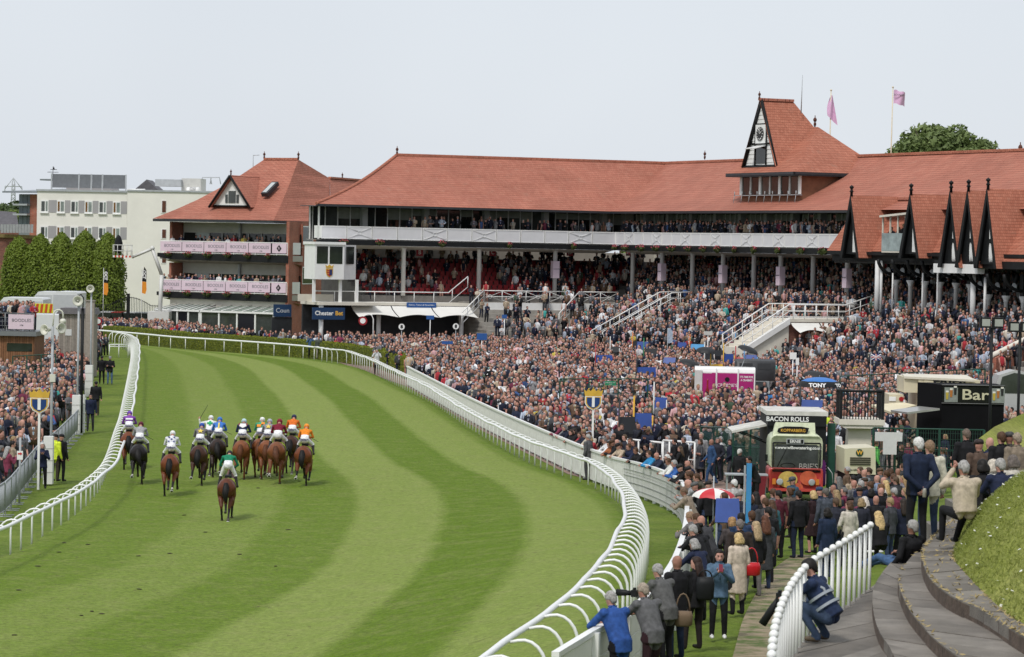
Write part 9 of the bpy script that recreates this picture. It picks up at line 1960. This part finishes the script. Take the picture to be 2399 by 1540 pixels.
v, f = leaf_cards(gp_, gn_, .055, 12, .3, .14); stuff(link('grass_blades', leaf_mesh('grass_blades', v, f, leaf_mat('blade', (.19, .235, .04), (.32, .345, .11), 1.0))), 'rough grass blades over the near bank', 'grass')
dz_ = [gp_[i] for i in range(0, 15000, 110)]; v, f = leaf_cards([(p[0], p[1], p[2]+.05) for p in dz_], [(0, 0, 1)]*len(dz_), .028, 13, .3, 1.0); stuff(link('daisies', leaf_mesh('daisies', v, f, M('daisy', (.75, .75, .7), .7, 0))), 'white daisies dotted over the near grass bank', 'flowers')
b = MB()
for x0_, x1_, y0_, y1_, z_ in ((7.6, 12, 48.6, 54.5, 4.17), (8.7, 16, 54.5, 57.5, 3.95), (9.8, 20, 57.5, 67, 3.58)): b.bx(x0_, x1_, y0_, y1_, z_-.5, z_)
struct(b.build('upper_terrace', m_flag))
b = MB(); hp2 = [P(2290, 1030, 84), P(2330, 1000, 88), P(2399, 968, 92), P(2480, 935, 96)]; b.add([q for p in hp2 for q in (Vector((p.x, p.y-9, 2.0)), p, Vector((p.x+3, p.y+6, 1)))], [(3*i+j, 3*i+j+1, 3*i+j+4, 3*i+j+3) for i in range(3) for j in range(2)], 0, True); struct(b.build('grass_mound', MC['bank_grass']))
br_pts = resample([p for p in spline([PZ(u, v, 3.6) for u, v in ((1795, 1900), (1800, 1810), (1805, 1732), (1813, 1670), (1831, 1602), (1859, 1540), (1901, 1485), (1973, 1431), (2036, 1382))], 8)], step=.58)
br_ = thing('ball_railing', 'white railing with ball-topped posts beside the stone steps', 'railing', br_pts[-1]); bpm = MB(); bpm.tube([(0, 0, -.2), (0, 0, 1.0)], .028, 0, 8); bpm.ball((0, 0, 1.05), .056, 0, 10, 7); bp_me = bpm.mesh('post', m_white)
for p in br_pts: link('post', bp_me, br_, p-br_pts[-1])
b = MB(); b.tube([p-br_pts[-1]+Vector((0, 0, 1.03)) for p in br_pts], .03, 0, 8); b.build('top_rail', M('worn_rail', (.5, .5, .49), .5, .15, 6), br_)
pp = [(1700, 1600), (1722, 1520), (1742, 1450), (1775, 1385), (1812, 1335), (1850, 1300), (1900, 1290), (1990, 1290), (1900, 1345), (1860, 1390), (1835, 1450), (1815, 1520), (1800, 1600)]
m, nn_, ll, bb2 = new_mat('worn_path'); bb2.inputs['Roughness'].default_value = .95; t = nn_.new('ShaderNodeTexCoord'); nz = nn_.new('ShaderNodeTexNoise'); nz.inputs['Scale'].default_value = 1.6; nz.inputs['Detail'].default_value = 9; nz.inputs['Roughness'].default_value = .7
rp = nn_.new('ShaderNodeValToRGB'); e = rp.color_ramp.elements; e[0].position = .40; e[0].color = (.075, .11, .02, 1); e[1].position = .52; e[1].color = (.24, .19, .12, 1); e2 = e.new(.7); e2.color = (.34, .28, .19, 1); ll.new(t.outputs['Object'], nz.inputs['Vector']); ll.new(nz.outputs['Fac'], rp.inputs['Fac']); ll.new(rp.outputs['Color'], bb2.inputs['Base Color'])
bpn = nn_.new('ShaderNodeBump'); bpn.inputs['Strength'].default_value = .6; bpn.inputs['Distance'].default_value = .04; ll.new(nz.outputs['Fac'], bpn.inputs['Height']); ll.new(bpn.outputs['Normal'], bb2.inputs['Normal'])
A_ = [(1700, 1600), (1722, 1520), (1742, 1450), (1775, 1385), (1812, 1335), (1860, 1300)]; B__ = [(1800, 1600), (1815, 1520), (1835, 1450), (1860, 1390), (1895, 1345), (1960, 1305)]
la, lb2 = spline([PG(*q) for q in A_], 5), spline([PG(*q) for q in B__], 5); b = MB(); vs = []
for a, c in zip(la, lb2):
 for k in range(7): p = a.lerp(c, k/6); vs.append((p.x, p.y, gz(p.x, p.y)+.012))
b.add(vs, [(i*7+k, i*7+k+1, (i+1)*7+k+1, (i+1)*7+k) for i in range(len(la)-1) for k in range(6)], 0, True); struct(b.build('worn_path', m))
#-- things carried by the people in front
def carried(name, label, cat, p, build):
 rt = thing(name, label, cat, p); build(rt); return rt
def in_hand(o, local): return o.matrix_basis @ Vector(local)
def cam_body(rt, d, L=.28, s_=1.0):
 d = Vector(d).normalized(); b = MB(); b.box((0, 0, 0), (.14*s_, .09*s_, .11*s_), 0, math.atan2(d.y, d.x)-math.pi/2); b.box((0, 0, .07*s_), (.05*s_, .06*s_, .04*s_)); b.build('camera_body', m_black, rt); b = MB(); b.tube([d*.03, d*.12*s_, d*(.14*s_), d*L], [.04*s_, .042*s_, .05*s_, .058*s_], 0, 10); b.build('lens', m_black, rt)
carried('camera', 'black camera with huge telephoto lens held by the crouching photographer', 'camera', in_hand(crouch, (-.02, .62, .56)), lambda rt: cam_body(rt, Vector((-.5, .1, -.85)), .46, 1.05))
carried('camera', 'black camera with long lens of the man in grey at the fence', 'camera', in_hand(cam_man, (0, .46, 1.52)), lambda rt: cam_body(rt, (-1, .3, 0), .3))
def bag(rt, w_, h, mat, strap):
 b = MB(); b.loft([ering((0, 0, z), w_*k, .09*k, (0, 0, 1), (1, 0, 0), 12, 3) for z, k in ((-h, .7), (-h*.9, .95), (-h*.3, 1), (0, .85))]); b.build('bag', mat, rt); b = MB(); b.tube([(w_*.7*math.cos(a), .02, strap*math.sin(a)) for a in np.linspace(0, math.pi, 9)], .014, 0, 5); b.build('strap', mat, rt)
carried('handbag', 'bright red leather handbag on the arm of the beige-coated blonde', 'handbag', in_hand(beige_w, (.30, -.02, 1.05)), lambda rt: bag(rt, .19, .27, M('red_leather', (.48, .012, .02), .25, .1), .3))
carried('shoulder_bag', 'tan canvas shoulder bag of the man with the maroon hood', 'bag', in_hand(hood_man, (.30, -.1, .92)), lambda rt: bag(rt, .17, .26, M('tan_canvas', (.16, .11, .07), .8, .15), .3))
carried('backpack', 'black backpack on the long-haired woman near the fence', 'backpack', in_hand(backpack_w, (0, -.24, 1.32)), lambda rt: bag(rt, .17, .42, m_black, .12))
def phone(rt): b = MB(); b.box((0, 0, 0), (.075, .012, .15), 0, .3, rot=Matrix.Rotation(-.5, 3, 'X')); b.build('case', M('phone_red', (.2, .02, .04), .3, 0), rt)
carried('phone', 'phone in the hands of the girl in the denim jacket', 'phone', in_hand(denim_girl, (0, .42, 1.36)), phone)
def can(rt): b = MB(); b.lathe([(.028, 0), (.033, .012), (.033, .14), (.026, .155)], (0, 0, 0), 0, 12); b.build('can_body', M('can_steel', (.35, .33, .28), .3, .3, 30, metal=.4), rt)
carried('drink_can', 'drink can held behind the navy-jacketed man', 'can', in_hand(navy_man, (.0, -.28, .80)), can)
wb2 = carried('carrier_bag', 'white carrier bag beside the seated blonde', 'bag', PZ(2050, 1290, 2.1), lambda rt: bag(rt, .2, .05, M('carrier_white', (.6, .6, .58), .6, .1), .2))
pa, pc = Vector((0, -.12, .36)), Vector((0, .10, .66)); upv = (pc-pa).normalized(); b = MB()
for k in (.42, .8):
 b.loft([ering(pa.lerp(pc, k+e_), .222, .172, upv, (1, 0, 0), 16) for e_ in (-.05, .05)], 0, True, False)
for s_ in (-1, 1): b.tube([pc+Vector((.12*s_, .13, -.02)), pc+Vector((.13*s_, .07, .14)), pc+Vector((.12*s_, -.12, .06)), pc+Vector((.11*s_, -.17, -.1))], .022, 0, 4)
b.build('bib_band', M('reflective_grey', (.30, .33, .37), .4, .1), crouch)
